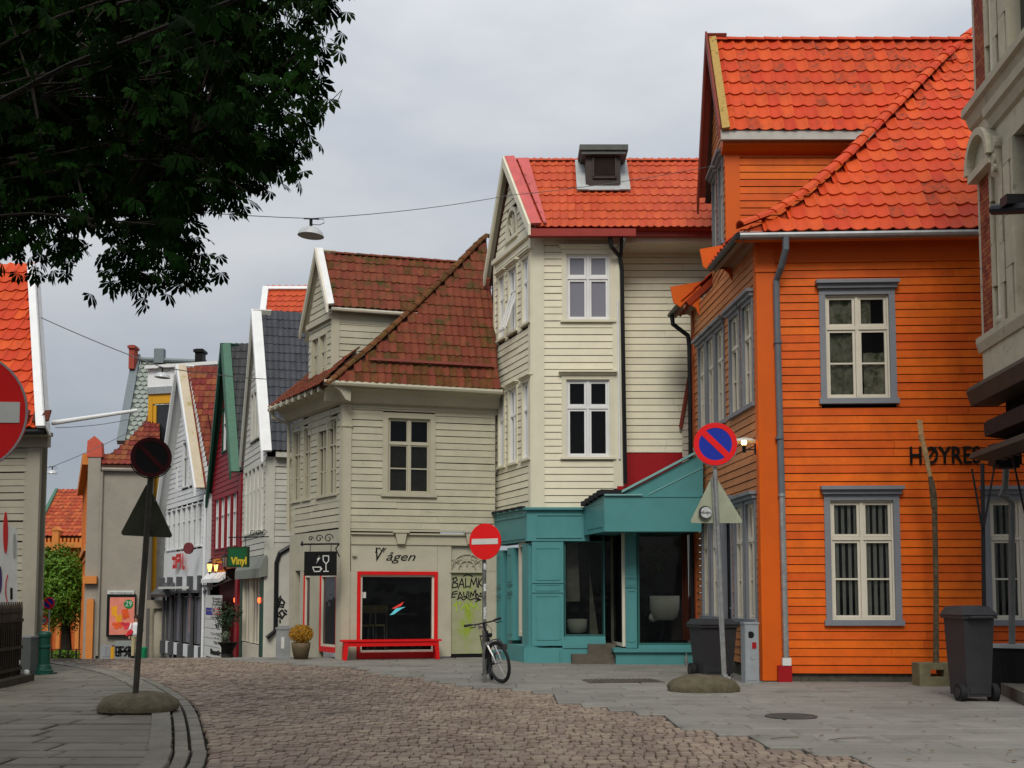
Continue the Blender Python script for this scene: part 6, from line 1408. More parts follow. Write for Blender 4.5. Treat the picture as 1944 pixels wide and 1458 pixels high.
# ------------------------------------------------------------------ left foreground house
H = thing('left_grey_house', 'grey-beige clapboard house at the left edge with orange-red tiled roof', 'house', (-10.5,21.5,0))
LG = mat('warm_grey_clapboard',(.3,.275,.21),.6,.09,3,bump=.1); LGT = mat('warm_grey_trim',(.3,.275,.215),.6,.06)
WL = Wall(P2(-260,21.6,1275), P2(62,21.3,1275)); ze = WL.uv(50,850)[1]; Lg=WL.len
mb = MB(); mb.wbox(WL,0,Lg,-.3,-.28,-.1,ze+.3); WLs=Wall((WL.b.x-2.9,WL.b.y+5),(WL.b.x-.03,WL.b.y+.03)); mb.wbox(WLs,0,WLs.len,.0,.05,-.1,ze+.3); wall = part('wall', mb, LGT, H)
cb = Lg-.2
clad(H, WL, [(Lg-3.4,.1),(cb,.1),(cb,ze),(Lg-3.4,ze)], .128, LG, (), wall, jit=.012)
mb = MB(); mb.wbox(WL,cb,Lg+.04,-.02,.06,0,ze+.1); mb.wbox(WL,cb-.06,cb,-.02,.03,0,ze); part('corner_board', mb, LGT, H)
z1=WL.uv(40,822,.3)[1]
mb = MB(); mb.wbox(WL,0,Lg+.2,-.02,.1,ze,ze+.25); mb.wbox(WL,0,Lg+.3,.1,.4,z1-.05,z1+.02); part('frieze', mb, LGT, H)
mb = MB(); mb.tube([WL.p(0,z1,.42),WL.p(Lg+.32,z1,.42)],.06); part('gutter', mb, BLACKMETAL, H)
PLf = Plane(WL.p(Lg+.28,z1+.08,.38), WL.u, P(60,517,23.9)); t=PLf.loc(P(60,517,23.9)); 
roof(H, PLf, [(-3.6,0),(0,0),(t[0],t[1]),(-3.6,t[1])], .24, .31, TILE_O, UNDER)
mb = MB(); mb.poly([PLf.p(-.08,-.1,.15),PLf.p(.1,-.1,.15),PLf.p(t[0]+.1,t[1]+.1,.15),PLf.p(t[0]-.08,t[1]+.1,.15)],.06,PLf.n)
mb.poly([PLf.p(.1,-.1,.15),PLf.p(t[0]+.1,t[1]+.1,.15),PLf.p(t[0]+.1,t[1]+.1,-.12),PLf.p(.1,-.1,-.12)],.03,PLf.u); part('verge_board', mb, WHITEP, H)
mb = MB()
for k in range(3): mb.poly([PLf.p(-1.0+k*.4,.02,.1+.02*k),PLf.p(-.7+k*.4,.05,.14),PLf.p(-.72+k*.4,.3,.16),PLf.p(-1.05+k*.4,.3,.13)],.03,PLf.n)
part('broken_tile', mb, mat('charred_tile',(.08,.02,.01),.8,.3), H, 'slipped broken tiles near the eave')
# flagpole from its wall
mb = MB(); mb.tube([P(100,803,21.2),P(262,779,20.6)],[.045,.03],10); solo('flagpole', mb, WHITEP, 'bare white flagpole sticking out from the left house wall', 'pole')
# painted letters on corner board
for i,(tx,x,y) in enumerate((('CIUA',79,1140),('OOEL',79,1212))):
    s,z=WL.uv(x-3,y,.065); M=Matrix.Translation(WL.p(s+.0,z,.065))@WL.TM@Matrix.Rotation(R(-90),4,'Z'); text('graffiti',tx,.12,M,mat('grey_spray',(.1,.1,.09),.6,.1),H)
# white board with printed shapes, behind fence
WP = Wall(P2(-120,18.5,1275), P2(33,20.2,1275)); T = thing('hoarding_panel', 'white slanting hoarding panel with surfboard-like prints behind the iron fence', 'panel', WP.p(WP.len,0,0))
mb = MB(); mb.wpoly(WP,pw(WP,[(-40,1240),(33,1240),(33,1005),(-40,975)]),-.04,0); part('board', mb, SIGNWHITE, T)
def oval(cx,cy,rx,ry,m): 
    mb = MB(); mb.wpoly(WP,[WP.uv(cx+rx*math.cos(2*math.pi*k/20),cy+ry*math.sin(2*math.pi*k/20),.01) for k in range(20)],.004,.01); part('print',mb,m,T)
oval(11,1011,4.5,40,mat('print_red',(.5,.03,.03),.5,.1)); oval(28,1036,3,24,mat('print_grey',(.35,.36,.33),.5,.1)); oval(0,1100,4,26,mat('print_violet',(.06,.04,.12),.5,.1))
mb = MB(); mb.ribbon([WP.q(15,1092,.01),WP.q(12,1105,.01),WP.q(11,1125,.01),WP.q(14,1142,.01)],.02,WP.n3); part('print',mb,MATS['print_red'],T)
mb = MB(); mb.ribbon([WP.q(22,1118,.01),WP.q(22,1136,.01)],.05,WP.n3); part('print',mb,BLACK,T)
# iron fence
WI = Wall(P2(-90,16.5,1290), P2(38,19.6,1290)); T = thing('iron_fence', 'dark iron railing with spear tops at the lower left edge', 'fence', WI.p(WI.len,0,0))
IRON = mat('rusty_dark_iron',(.04,.028,.018),.8,.4,9,bump=.4,spot=.6,spotc=(.09,.05,.025),spotsc=14)
ft = WI.uv(20,1158)[1]
n=int(WI.len/.115)
for k in range(n):
    s=WI.len-.04-k*.115
    if WI.p(s,0).x/WI.p(s,0).y*F+CX < -20: continue
    mb=MB(); mb.wbox(WI,s-.016,s+.016,-.016,.016,.1,ft-.05); mb.wpoly(WI,[(s-.035,ft-.05),(s+.035,ft-.05),(s+.03,ft+.02),(s,ft+.13),(s-.03,ft+.02)],-.012,.012); part('picket',mb,IRON,T)
mb=MB()
for z in (.2,.55,ft-.2): mb.wbox(WI,0,WI.len,-.03,.03,z,z+.05)
part('rail',mb,IRON,T)
mb=MB(); mb.wbox(WI,0,WI.len,-.03,-.02,.1,ft-.25); part('back_sheet',mb,mat('mossy_dark_board',(.035,.03,.015),.9,.5,6,spot=.55,spotc=(.05,.055,.02)),T)
mb=MB(); mb.wbox(WI,-1,WI.len+.1,-.2,.2,-.1,.12); part('footing',mb,mat('dark_footing',(.06,.045,.03),.9,.4,5,bump=1),T)
for i,(px,py,lab) in enumerate(((33,1258,'small pale globe light at the foot of the iron fence'),(50,1277,'small pale globe light on the ground before the grey cabinet'))):
    c=G(px,py+4); D=c.y; mb=MB(); mb.lathe([(.02,-.05),(.045,-.03),(.05,0),(.045,.03),(.02,.05)],Matrix.Translation(P(px,py,min(D,19.5))),12); mb.smooth=True; solo('globe_light',mb,SIGNWHITE,lab,'light')
# cabinet
c=G(55,1282); T=thing('grey_street_cabinet','slim dark grey street cabinet between iron fence and green bollard','cabinet',(c.x,c.y,0)); M=Matrix.Translation((c.x,c.y,0))@Matrix.Rotation(R(-20),4,'Z'); hh=P(55,1207,c.y).z
DG=mat('dark_cabinet_grey',(.08,.085,.08),.5,.12)
mb=MB(); mb.box(-.1,.1,-.09,.12,0,hh-.03,M); part('body',mb,DG,T); mb=MB(); mb.box(-.11,.11,-.1,.13,hh-.03,hh,M); part('lid',mb,ZINC,T)
# green bollard
c=G(83,1281); T=thing('green_bollard','dark green cast iron bollard at the corner of the left house','bollard',(c.x,c.y,0)); hh=P(83,1198,c.y).z
M=Matrix.Translation((c.x,c.y,0)); k=hh
GI=mat('dark_green_iron',(.008,.055,.035),.35,.1,5)
mb=MB(); mb.lathe([(.16,.02),(.16,.1*k),(.14,.12*k),(.12,.2*k),(.125,.2*k),(.105,.24*k),(.1,.6*k),(.115,.62*k),(.115,.66*k),(.1,.68*k),(.1,.86*k)],M,18); part('post',mb,GI,T)
mb=MB(); mb.lathe([(.1,.86*k),(.115,.87*k),(.118,.93*k),(.1,.98*k),(.06,1.0*k)],M,18); part('cap',mb,GI,T)
mb=MB(); mb.box(-.17,.17,-.17,.17,0,.04,M); part('base_plate',mb,GI,T)

# ------------------------------------------------------------------ signs
def disc(mb, c, r, n, th=.02, seg=40):
    n=Vector(n).normalized(); mb.tube([Vector(c)-n*th/2, Vector(c)+n*th/2], r, seg)
def frame_of(n):
    n=Vector(n).normalized(); x=Vector((0,0,1)).cross(n).normalized(); return x, n.cross(x), n
def flat(mb, c, n, pts, off, th=.004):
    x,y,n=frame_of(n); mb.poly([Vector(c)+x*a+y*b+n*(off+th) for a,b in pts], th, n)
def circ(r,n=40,a0=0,a1=2*math.pi): return [(r*math.cos(a0+(a1-a0)*k/n), r*math.sin(a0+(a1-a0)*k/n)) for k in range(n)]
def ringpts(mb,c,n,r0,r1,off,th=.004,seg=40):
    x,y,nn=frame_of(n)
    for k in range(seg):
        a,b=2*math.pi*k/seg,2*math.pi*(k+1)/seg
        flat(mb,c,n,[(r0*math.cos(a),r0*math.sin(a)),(r1*math.cos(a),r1*math.sin(a)),(r1*math.cos(b),r1*math.sin(b)),(r0*math.cos(b),r0*math.sin(b))],off,th)
def stone_foot(px0,px1,ytop,ybot,D,parent,seed,dy=.38):
    p0=P(px0,ybot,D); p1=P(px1,ybot,D); cx=(p0.x+p1.x)/2; rx=(p1.x-p0.x)/2; h=P(px0,ytop,D).z-.03; mb=MB()
    pr=[(1.0,0),(1.02,.25),(.97,.45),(.84,.7),(.55,.93),(.2,1.0)]
    vs=[];seg=28
    for j,(r,z) in enumerate(pr):
        for k in range(seg):
            a=2*math.pi*k/seg; ca,sa=math.cos(a),math.sin(a); ex=.7
            x=math.copysign(abs(ca)**ex,ca)*r*rx; y=math.copysign(abs(sa)**ex,sa)*r*dy; q=Vector((x*3,y*3,z*2+seed)); nn_=noise.noise(q)
            vs.append((cx+x*(1+.05*nn_),D+dy+y,.03+max(0,z*h*(1+.12*nn_))))
    mb.add(vs,[(i*seg+k,i*seg+(k+1)%seg,(i+1)*seg+(k+1)%seg,(i+1)*seg+k) for i in range(len(pr)-1) for k in range(seg)]+[tuple((len(pr)-1)*seg+k for k in range(seg))]); mb.smooth=True
    return part('stone_foot',mb,STONE,parent)
# big no-entry sign at the left edge
c=P(-64,783,5.75); T=thing('no_entry_sign_close','large red no-entry sign cut off by the left edge of the view','road sign',(c.x,c.y,0)); r=.3; n=(.05,-1,0)
mb=MB(); disc(mb,c,r,n); part('disc',mb,SIGNRED,T); mb=MB(); flat(mb,c,n,[(-.265,-.052),(.265,-.052),(.265,.052),(-.265,.052)],.011); part('bar',mb,SIGNWHITE,T)
mb=MB(); ringpts(mb,c,n,r-.006,r+.004,.008); part('rim',mb,ZINC,T)
mb=MB(); mb.tube([(c.x,c.y+.05,0),(c.x,c.y+.05,c.z+.35)],.03,10); part('pole',mb,GALV,T)
# leaning sign left
D=14.45
T=thing('leaning_sign_left','leaning dark signpost at left with shaded round sign above a triangular sign back','road sign',(P(242,1350,D).x,D,0))
stone_foot(168,315,1319,1356,14.1,T,1,.42)
p0=P(256,1322,D); p1=P(286,905,D-.1); DK=mat('dark_weathered_pole',(.05,.045,.035),.6,.3,9)
mb=MB(); mb.tube([p0-Vector((0,0,.15)),p1,p1+(p1-p0).normalized()*.05],.037,12); part('pole',mb,DK,T)
c=P(287,868,D-.22); r=.245; n=(.45,-1,.0)
mb=MB(); disc(mb,c,r,n); part('disc',mb,mat('shaded_sign_face',(.006,.005,.006),.6,.1),T)  # tree shade put into the near-black face colour
mb=MB(); ringpts(mb,c,n,r*.8,r,.011); x_,y_,n_=frame_of(n); flat(mb,c,n,[(-r*.62+.02,r*.62+.02),(-r*.62-.02,r*.62-.02),(r*.62-.02,-r*.62-.02),(r*.62+.02,-r*.62+.02)],.011); part('ring',mb,mat('shaded_sign_red',(.06,.004,.006),.6,.1),T)  # ring and slash red darkened, tree shade in the colour
mb=MB(); x,y,nn=frame_of(n); mb.tube([c+x*(r+.012)*math.cos(a)+y*(r+.012)*math.sin(a)+nn*-.02 for a in [R(-160+k*14) for k in range(11)]],.008,5); part('rim',mb,BLACKMETAL,T)
def tri_back(T,pts,D,m,dx=0):
    q=[P(x,y,D) for x,y in pts]; n=(q[1]-q[0]).cross(q[2]-q[0]).normalized(); n = n if n.y<0 else -n
    cc=(q[0]+q[1]+q[2])/3; rp=[]
    for i in range(3):
        a,b=q[i-1],q[(i+1)%3]; v=q[i]; 
        rp+= [v+(a-v).normalized()*.045, v+(cc-v).normalized()*.028, v+(b-v).normalized()*.045]
    mb=MB(); mb.poly(rp if n.dot((rp[3]-rp[0]).cross(rp[6]-rp[0]))>0 else rp[::-1],.015,n); return part('sign_back',mb,m,T)
tri_back(T,[(280,915),(329,1021),(227,1016)],D+.06,mat('dark_sign_back',(.05,.05,.03),.6,.2,6))  # backlit darkness put into the sign back's colour
mb=MB()
for yy in (950,1005): q=P(283 if yy<1000 else 279,yy,D); mb=MB(); mb.box(q.x-.07,q.x+.07,q.y-.045,q.y+.02,q.z-.018,q.z+.018); part('clamp',mb,DK,T)
# no parking sign right
D=17.3
T=thing('no_parking_sign_right','no-parking sign above a triangular sign back, on rounded mossy foot by orange house','road sign',(P(1343,1315,D).x,D,0))
stone_foot(1275,1413,1284,1318,16.95,T,5,.4)
p0=P(1376,1287,D+.1); p1=P(1357,882,D)
mb=MB(); mb.tube([p0-Vector((0,0,.1)),p1],.033,12); mb.tube([P(1372,1280,D),P(1352,905,D)],.014,8); part('pole',mb,GALV,T)
mb=MB(); mb.lathe([(.05,0),(.05,.05)],Matrix.Translation(p0)); mb.box(p0.x-.07,p0.x+.08,p0.y-.03,p0.y+.03,p0.z-.03,p0.z+.02); part('clamp',mb,GALV,T)
c=P(1358,843,D-.06); r=.32; n=(-.12,-1,0)
mb=MB(); disc(mb,c,r,n); d_=part('disc',mb,SIGNBLUE,T)
mb=MB(); ringpts(mb,c,n,r*.76,r,.011); flat(mb,c,n,[(-r*.58+.035,r*.58+.03),(-r*.58-.035,r*.58-.03),(r*.58-.035,-r*.58-.03),(r*.58+.035,-r*.58+.03)],.0115); part('ring',mb,SIGNRED,d_)
mb=MB(); x,y,nn=frame_of(n); mb.tube([c+x*(r+.012)*math.cos(a)+y*(r+.012)*math.sin(a) for a in [R(-170+k*16) for k in range(11)]],.008,5); part('rim',mb,GALV,T)
tri_back(T,[(1355,898),(1412,993),(1309,993)],D+.05,mat('pale_sign_back',(.33,.35,.25),.6,.12,6,spot=.62,spotc=(.15,.33,.2),spotsc=7))
c2=P(1339,973,D-.0); mb=MB(); flat(mb,c2+Vector((0,-.0,0)),(0,-1,0),circ(.1,24),.0); stk=part('sticker',mb,mat('dark_sticker',(.03,.03,.035),.5,.2),T)
mb=MB(); flat(mb,c2+Vector((.012,0,.0)),(0,-1,0),circ(.082,24),.005); part('sticker_disc',mb,mat('moon_grey',(.45,.46,.45),.6,.3,30),T)
M=Matrix.Translation(c2+Vector((-.075,-.011,-.02)))@Matrix(((1,0,0,0),(0,0,-1,0),(0,1,0,0),(0,0,0,1))); text('lettering','MÅNEN',.05,M,BLACK,T,width=.15)
# no entry sign centre
D=18.95
T=thing('no_entry_sign','round red no-entry sign on the grey pole that the bicycle leans on','road sign',(P(919,1300,D).x,D,0))
p0=P(920,1301,D+.03); mb=MB(); mb.tube([Vector((p0.x,p0.y,0)),P(919,1040,D+.03)],.033,12); part('pole',mb,mat('stickered_grey_pole',(.2,.2,.19),.5,.5,14,metal=.4,spot=.55,spotc=(.06,.06,.06),spotsc=16),T)
mb=MB()
for z0_,z1_,m_ in ((1.05,1.25,0),(1.5,1.62,0),(1.85,1.95,0)): mb.tube([(p0.x,p0.y,z0_),(p0.x,p0.y,z1_)],.036,12,cap=False)
part('sticker',mb,mat('pale_sticker',(.42,.42,.4),.6,.5,25),T)
c=P(921,1028,D-.05); r=.295; n=(-.55,-1,0)
mb=MB(); disc(mb,c,r,n); part('disc',mb,SIGNRED,T); mb=MB(); flat(mb,c,n,[(-.245,-.045),(.245,-.045),(.245,.045),(-.245,.045)],.011); part('bar',mb,SIGNWHITE,T)
# small no parking sign far left
D=24.0
T=thing('no_parking_sign_far','small no-parking sign above a speed plate beside the far tree','road sign',(P(93,1250,D).x,D,0))
c=P(93,1145,D); r=.125; n=(-.1,-1,0); mb=MB(); disc(mb,c,r,n,.015); part('disc',mb,SIGNBLUE,T); mb=MB(); ringpts(mb,c,n,r*.76,r,.009); flat(mb,c,n,[(-r*.58+.016,r*.58+.012),(-r*.58-.016,r*.58-.012),(r*.58-.016,-r*.58-.012),(r*.58+.016,-r*.58+.012)],.009); part('ring',mb,SIGNRED,T)
mb=MB(); mb.tube([(c.x,c.y+.03,0),(c.x,c.y+.03,c.z)],.018); part('pole',mb,GALV,T)
c=P(83,1178,D); r=.085; mb=MB(); disc(mb,c,r,n,.015); part('speed_disc',mb,SIGNWHITE,T); mb=MB(); ringpts(mb,c,n,r*.8,r*1.15,.009); part('ring',mb,SIGNRED,T)
M=Matrix.Translation(c+Vector((-.05,-.014,-.035)))@Matrix(((1,0,0,0),(0,0,-1,0),(0,1,0,0),(0,0,0,1))); text('lettering','30',.1,M,BLACK,T,width=.1)

# ------------------------------------------------------------------ bins, cabinet, post by the orange house
def wheelie(name,label,x0,x1,ytop,ybot,D,yaw,dep,front,wheels=True,lid=BINP):
    c=P((x0+x1)/2,ybot,D); h=P((x0+x1)/2,ytop,D).z-.03; w=abs(P(x1,ybot,D).x-P(x0,ybot,D).x)
    T=thing(name,label,'bin',(c.x,c.y,.03)); M=Matrix.Translation((c.x,c.y,.03))@Matrix.Rotation(yaw,4,'Z')
    W2,W1,d2,d1=w/2,w/2*.78,dep/2,dep/2*.8; zb=.06; zt=h*.9
    mb=MB(); mb.add([(-W1,-d1,zb),(W1,-d1,zb),(W1,d1,zb),(-W1,d1,zb),(-W2,-d2,zt),(W2,-d2,zt),(W2,d2,zt),(-W2,d2,zt)],[(0,3,2,1),(4,5,6,7),(0,1,5,4),(1,2,6,5),(2,3,7,6),(3,0,4,7)],M)
    mb.box(-W2-.03,W2+.03,-d2-.03,d2+.03,zt-.05,zt,M); mb.box(-W1*.75,W1*.75,-d1-.012,-d1+.05,zb+.04,zb+.13,M); part('body',mb,BINP,T)
    mb=MB(); mb.add([(-W2-.04,-d2-.05,zt+.002),(W2+.04,-d2-.05,zt+.002),(W2+.04,d2+.03,zt+.002),(-W2-.04,d2+.03,zt+.002),(-W2*.8,-d2*.7,h),(W2*.8,-d2*.7,h),(W2*.9,d2*.9,h*.99),(-W2*.9,d2*.9,h*.99)],[(0,3,2,1),(4,5,6,7),(0,1,5,4),(1,2,6,5),(2,3,7,6),(3,0,4,7)],M); part('lid',mb,lid,T)
    s=-1 if front else 1
    mb=MB(); mb.tube([M@Vector((-W2*.7,s*(d2+.08),zt-.03)),M@Vector((W2*.7,s*(d2+.08),zt-.03))],.02); 
    for q in (-.7,0,.7): mb.tube([M@Vector((W2*q,s*d2,zt-.05)),M@Vector((W2*q,s*(d2+.08),zt-.03))],.015,6)
    part('handle',mb,BINP,T)
    for q in (-1,1):
        mb=MB(); a=M@Vector((q*(W1+.02),s*(d1*.75),.11)); b=M@Vector((q*(W1+.1),s*(d1*.75),.11)); mb.tube([a,b],.125,20); wh=part('wheel',mb,RUBBER,T); mb=MB(); mb.tube([b,M@Vector((q*(W1+.112),s*(d1*.75),.11))],.07,14); part('hub',mb,BINP,wh)
    mb=MB(); mb.tube([M@Vector((-W1,s*d1*.75,.11)),M@Vector((W1,s*d1*.75,.11))],.02); part('axle',mb,BLACKMETAL,T)
    return T
wheelie('wheelie_bin','dark grey wheelie bin on two black wheels in front of the orange wall',1813,1872,1149,1317,15.9,R(4),.62,True)
wheelie('wheelie_bin','grey wheelie bin behind the no-parking sign, against the side of the orange house',1318,1390,1174,1285,20.3,R(12),.6,False)
c=G(1425,1300); T=thing('electrical_cabinet','slim grey metal cabinet with round sticker at the corner of the orange house','cabinet',(c.x,c.y,.03)); M=Matrix.Translation((c.x,c.y,.03))@Matrix.Rotation(R(6),4,'Z'); hh=P(1425,1181,c.y).z-.03; w_=(P(1438,1300,c.y).x-P(1411,1300,c.y).x)/2
CG=mat('cabinet_grey',(.26,.28,.29),.5,.1,6)
mb=MB(); mb.box(-w_,w_,-.1,.12,0,hh-.03,M); part('body',mb,CG,T); mb=MB(); mb.box(-w_-.01,w_+.01,-.11,.13,hh-.03,hh,M); part('cap',mb,CG,T)
mb=MB(); mb.box(-w_+.015,w_-.015,-.106,-.1,.05,hh-.08,M); dr=part('door',mb,CG,T)
mb=MB(); flat(mb,M@Vector((-.02,-.106,hh-.2)),(0,-1,0),circ(.055,20),.0); part('sticker',mb,BLACK,T); mb=MB(); mb.box(.0,.07,-.112,-.106,hh-.42,hh-.32,M); part('sticker',mb,REDPANEL,T); mb=MB(); flat(mb,M@Vector((0,-.106,hh*.42)),(0,-1,0),circ(.03,12),.0,.012); part('lock',mb,GALV,T)
# birch post in concrete foot
D=18.3
T=thing('broken_wooden_post','tall thin broken bark-covered wooden post standing in a concrete block','post',(P(1778,1290,D).x,D,0))
mb=MB(); mb.tube([P(1777,1262,D),P(1777,1100,D),P(1774,960,D),P(1772,935,D)],[.045,.04,.042,.05],10); mb.tube([P(1774,965,D),P(1770,925,D),P(1766,905,D)],[.05,.05,.035],9); part('trunk',mb,mat('grey_bark',(.12,.09,.055),.9,.5,14,bump=.8,spot=.55,spotc=(.05,.035,.02),spotsc=18),T)
mb=MB(); mb.tube([P(1766,905,D),P(1757,860,D),P(1752,840,D),P(1748,825,D)],[.03,.045,.035,.05],8); mb.add([P(1741,796,D),P(1751,798,D),P(1755,845,D),P(1746,840,D),P(1741,796,D+.03),P(1751,798,D+.03),P(1755,845,D+.03),P(1746,840,D+.03)],[(0,1,2,3),(7,6,5,4),(0,4,5,1),(1,5,6,2),(2,6,7,3),(3,7,4,0)]); part('split_top',mb,mat('bare_wood',(.42,.27,.13),.8,.3,14),T)
a=P(1746,1290,D-.15); b=P(1814,1290,D-.15); zt_=P(1746,1259,D-.15).z; zm_=(zt_+.03)/2
CB=mat('old_concrete',(.17,.15,.085),.9,.25,8,bump=.6)
mb=MB(); mb.box(a.x,b.x,D-.15,D+.2,.03,.03+(zt_-.03)*.42); mb.box(a.x,b.x,D-.15,D+.2,.03+(zt_-.03)*.72,zt_); mb.box(a.x,a.x+.17,D-.15,D+.2,.03+(zt_-.03)*.42,.03+(zt_-.03)*.72); mb.box(b.x-.17,b.x,D-.15,D+.2,.03+(zt_-.03)*.42,.03+(zt_-.03)*.72); part('concrete_foot',mb,CB,T)

# ------------------------------------------------------------------ bicycle
def bicycle():
    # local frame: x forward, z up, y left; wheel radius .34
    base=G(934,1301); base.y=18.55; base.x=P(936,1301,18.55).x
    T=thing('bicycle','black bicycle with silver fork and red-backed saddle leaning on the no-entry sign pole','bicycle',(base.x,base.y,.03))
    head=R(-84)   # points towards the camera and a little to the right
    M=Matrix.Translation((base.x+.02,base.y+.58,.03))@Matrix.Rotation(head,4,'Z')@Matrix.Rotation(R(11),4,'X')
    rw=.335
    def wheel(cx,M2,nm):
        mb=MB(T=M2); seg=36
        pts=[(cx+rw*math.cos(2*math.pi*k/seg),0,rw+rw*math.sin(2*math.pi*k/seg)) for k in range(seg+1)]
        mb2=MB(); 
        def torus(mb,R0,r0,s2=8):
            vs=[];
            for k in range(seg):
                a=2*math.pi*k/seg
                for j in range(s2):
                    b=2*math.pi*j/s2; vs.append((cx+(R0+r0*math.cos(b))*math.cos(a),r0*math.sin(b),.34+(R0+r0*math.cos(b))*math.sin(a)))
            mb.add(vs,[(k*s2+j,((k+1)%seg)*s2+j,((k+1)%seg)*s2+(j+1)%s2,k*s2+(j+1)%s2) for k in range(seg) for j in range(s2)])
        torus(mb,.315,.025); w=part('wheel',mb,RUBBER,T,nm)
        mb=MB(T=M2); torus(mb,.285,.011,6); part('rim',mb,mat('dark_rim',(.05,.05,.05),.35,.1,metal=.6),w)
        mb=MB(T=M2)
        for k in range(18):
            a=2*math.pi*k/18; mb.tube([(cx,.02*(-1)**k,.34),(cx+.28*math.cos(a),0,.34+.28*math.sin(a))],.0016,3,cap=False)
        mb.tube([(cx,-.05,.34),(cx,.05,.34)],.02,8); part('spokes',mb,GALV,w)
    wheel(-.52,M,'rear wheel')
    # steering: front assembly turned
    hx,hz=.38,.78
    S=M@Matrix.Translation((hx,0,0))@Matrix.Rotation(R(25),4,'Z')@Matrix.Translation((-hx,0,0))
    wheel(.56,S,'front wheel turned outwards')
    blk=mat('black_frame_paint',(.015,.015,.017),.3,.1); sil=mat('bright_alloy',(.55,.55,.55),.25,.1,metal=.7)
    f=MB(T=M)
    f.tube([(-.05,0,.3),(-.2,0,.78)],.017); f.tube([(-.2,0,.72),(.33,0,.8)],.017); f.tube([(-.05,0,.3),(.36,0,.68)],.02); f.tube([(.33,0,.85),(.38,0,.66)],.022)
    for s in (-.05,.05): f.tube([(-.52,s,.34),(-.05,s*.4,.3)],.01); f.tube([(-.52,s,.34),(-.19,s*.3,.72)],.009)
    part('frame',f,blk,T)
    f=MB(T=S)
    for s in (-.055,.055): f.tube([(.4,s*.9,.66),(.43,s,.6),(.52,s,.45),(.56,s,.34)],[.02,.02,.015,.012])
    f.box(.36,.44,-.07,.07,.64,.68); part('fork',f,sil,T)
    f=MB(T=S); f.tube([(.33,0,.85),(.31,0,.97)],.016); f.tube([(.31,0,.97),(.38,0,.99)],.016)
    f.tube([(.30,-.33,1.0),(.37,-.12,.985),(.38,0,.985),(.37,.12,.985),(.30,.33,1.0)],.013); hb=part('handlebar',f,blk,T)
    for s in (-1,1): g=MB(T=S); g.tube([(.315,s*.22,.995),(.295,s*.34,1.0)],.02); part('grip',g,RUBBER,hb); g=MB(T=S); g.tube([(.35,s*.17,.98),(.4,s*.2,.95),(.38,s*.3,.955)],.008,5); part('brake_lever',g,BLACKMETAL,hb)
    f=MB(T=M); f.tube([(-.2,0,.72),(-.225,0,.9)],.014); part('seat_post',f,sil,T)
    f=MB(T=M); f.add([(-.38,-.08,.93),(-.38,.08,.93),(-.2,.06,.94),(.0,.02,.93),(.0,-.02,.93),(-.2,-.06,.94),(-.38,-.07,.88),(-.38,.07,.88),(-.2,.04,.89),(.0,.015,.9),(.0,-.015,.9),(-.2,-.04,.89)],[(0,5,2,1),(5,4,3,2),(6,7,8,11),(11,8,9,10),(0,1,7,6),(1,2,8,7),(2,3,9,8),(3,4,10,9),(4,5,11,10),(5,0,6,11)]); sd=part('saddle',f,mat('pale_saddle',(.5,.42,.38),.5,.2),T)
    f=MB(T=M); f.box(-.41,-.37,-.07,.07,.875,.915); f.tube([(-.45,-.02,.8),(-.45,.02,.8)],.03); part('red_reflector',f,RED,T)
    f=MB(T=M); f.tube([(-.05,-.06,.3),(-.05,.06,.3)],.03); f.tube([(-.05,-.075,.3),(-.05,-.065,.3)],.095,20); f.tube([(-.05,-.08,.3),(.04,-.09,.16)],.012); f.tube([(-.05,.08,.3),(-.14,.09,.44)],.012); part('crank',f,BLACKMETAL,T)
    for s,x,z in ((-1,.04,.16),(1,-.14,.44)): f=MB(T=M); f.box(x-.05,x+.05,s*.1-.0,s*.19,z-.012,z+.012); pd_=part('pedal',f,BLACK,T); f=MB(T=M); f.box(x-.055,x+.055,min(s*.11,s*.18),max(s*.11,s*.18),z-.006,z+.006); part('reflector',f,RED,pd_)
    f=MB(T=M)
    for s in (-.06,.06): f.tube([(-.52,s,.36),(-.5,s,.74),(-.2,s*.6,.76)],.008,6)
    f.box(-.66,-.2,-.06,.06,.74,.755); part('luggage_rack',f,BLACKMETAL,T)
    for cx_,MM,a0,a1 in ((-.52,M,20,190),(.56,S,50,170)):
        f=MB(T=MM); pr=[R(a0+k*(a1-a0)/10) for k in range(11)]; vs=[]
        for a in pr: vs+=[(cx_+.365*math.cos(a),-.03,.34+.365*math.sin(a)),(cx_+.375*math.cos(a),0,.34+.375*math.sin(a)),(cx_+.365*math.cos(a),.03,.34+.365*math.sin(a))]
        f.add(vs,[(3*k+j,3*k+3+j,3*k+4+j,3*k+1+j) for k in range(10) for j in range(2)]); part('mudguard',f,blk,T)
    f=MB(T=S); f.tube([(.42,0,.78),(.47,0,.78)],.035,10); part('headlamp',f,BLACK,T)
    f=MB(T=S); f.tube([(.36,.03,.96),(.46,.05,.86),(.42,.02,.72),(.36,0,.7)],.005,5); f.tube([(.36,-.03,.96),(.48,-.05,.84),(.44,-.02,.7)],.005,5); part('cable',f,BLACK,T)
bicycle()

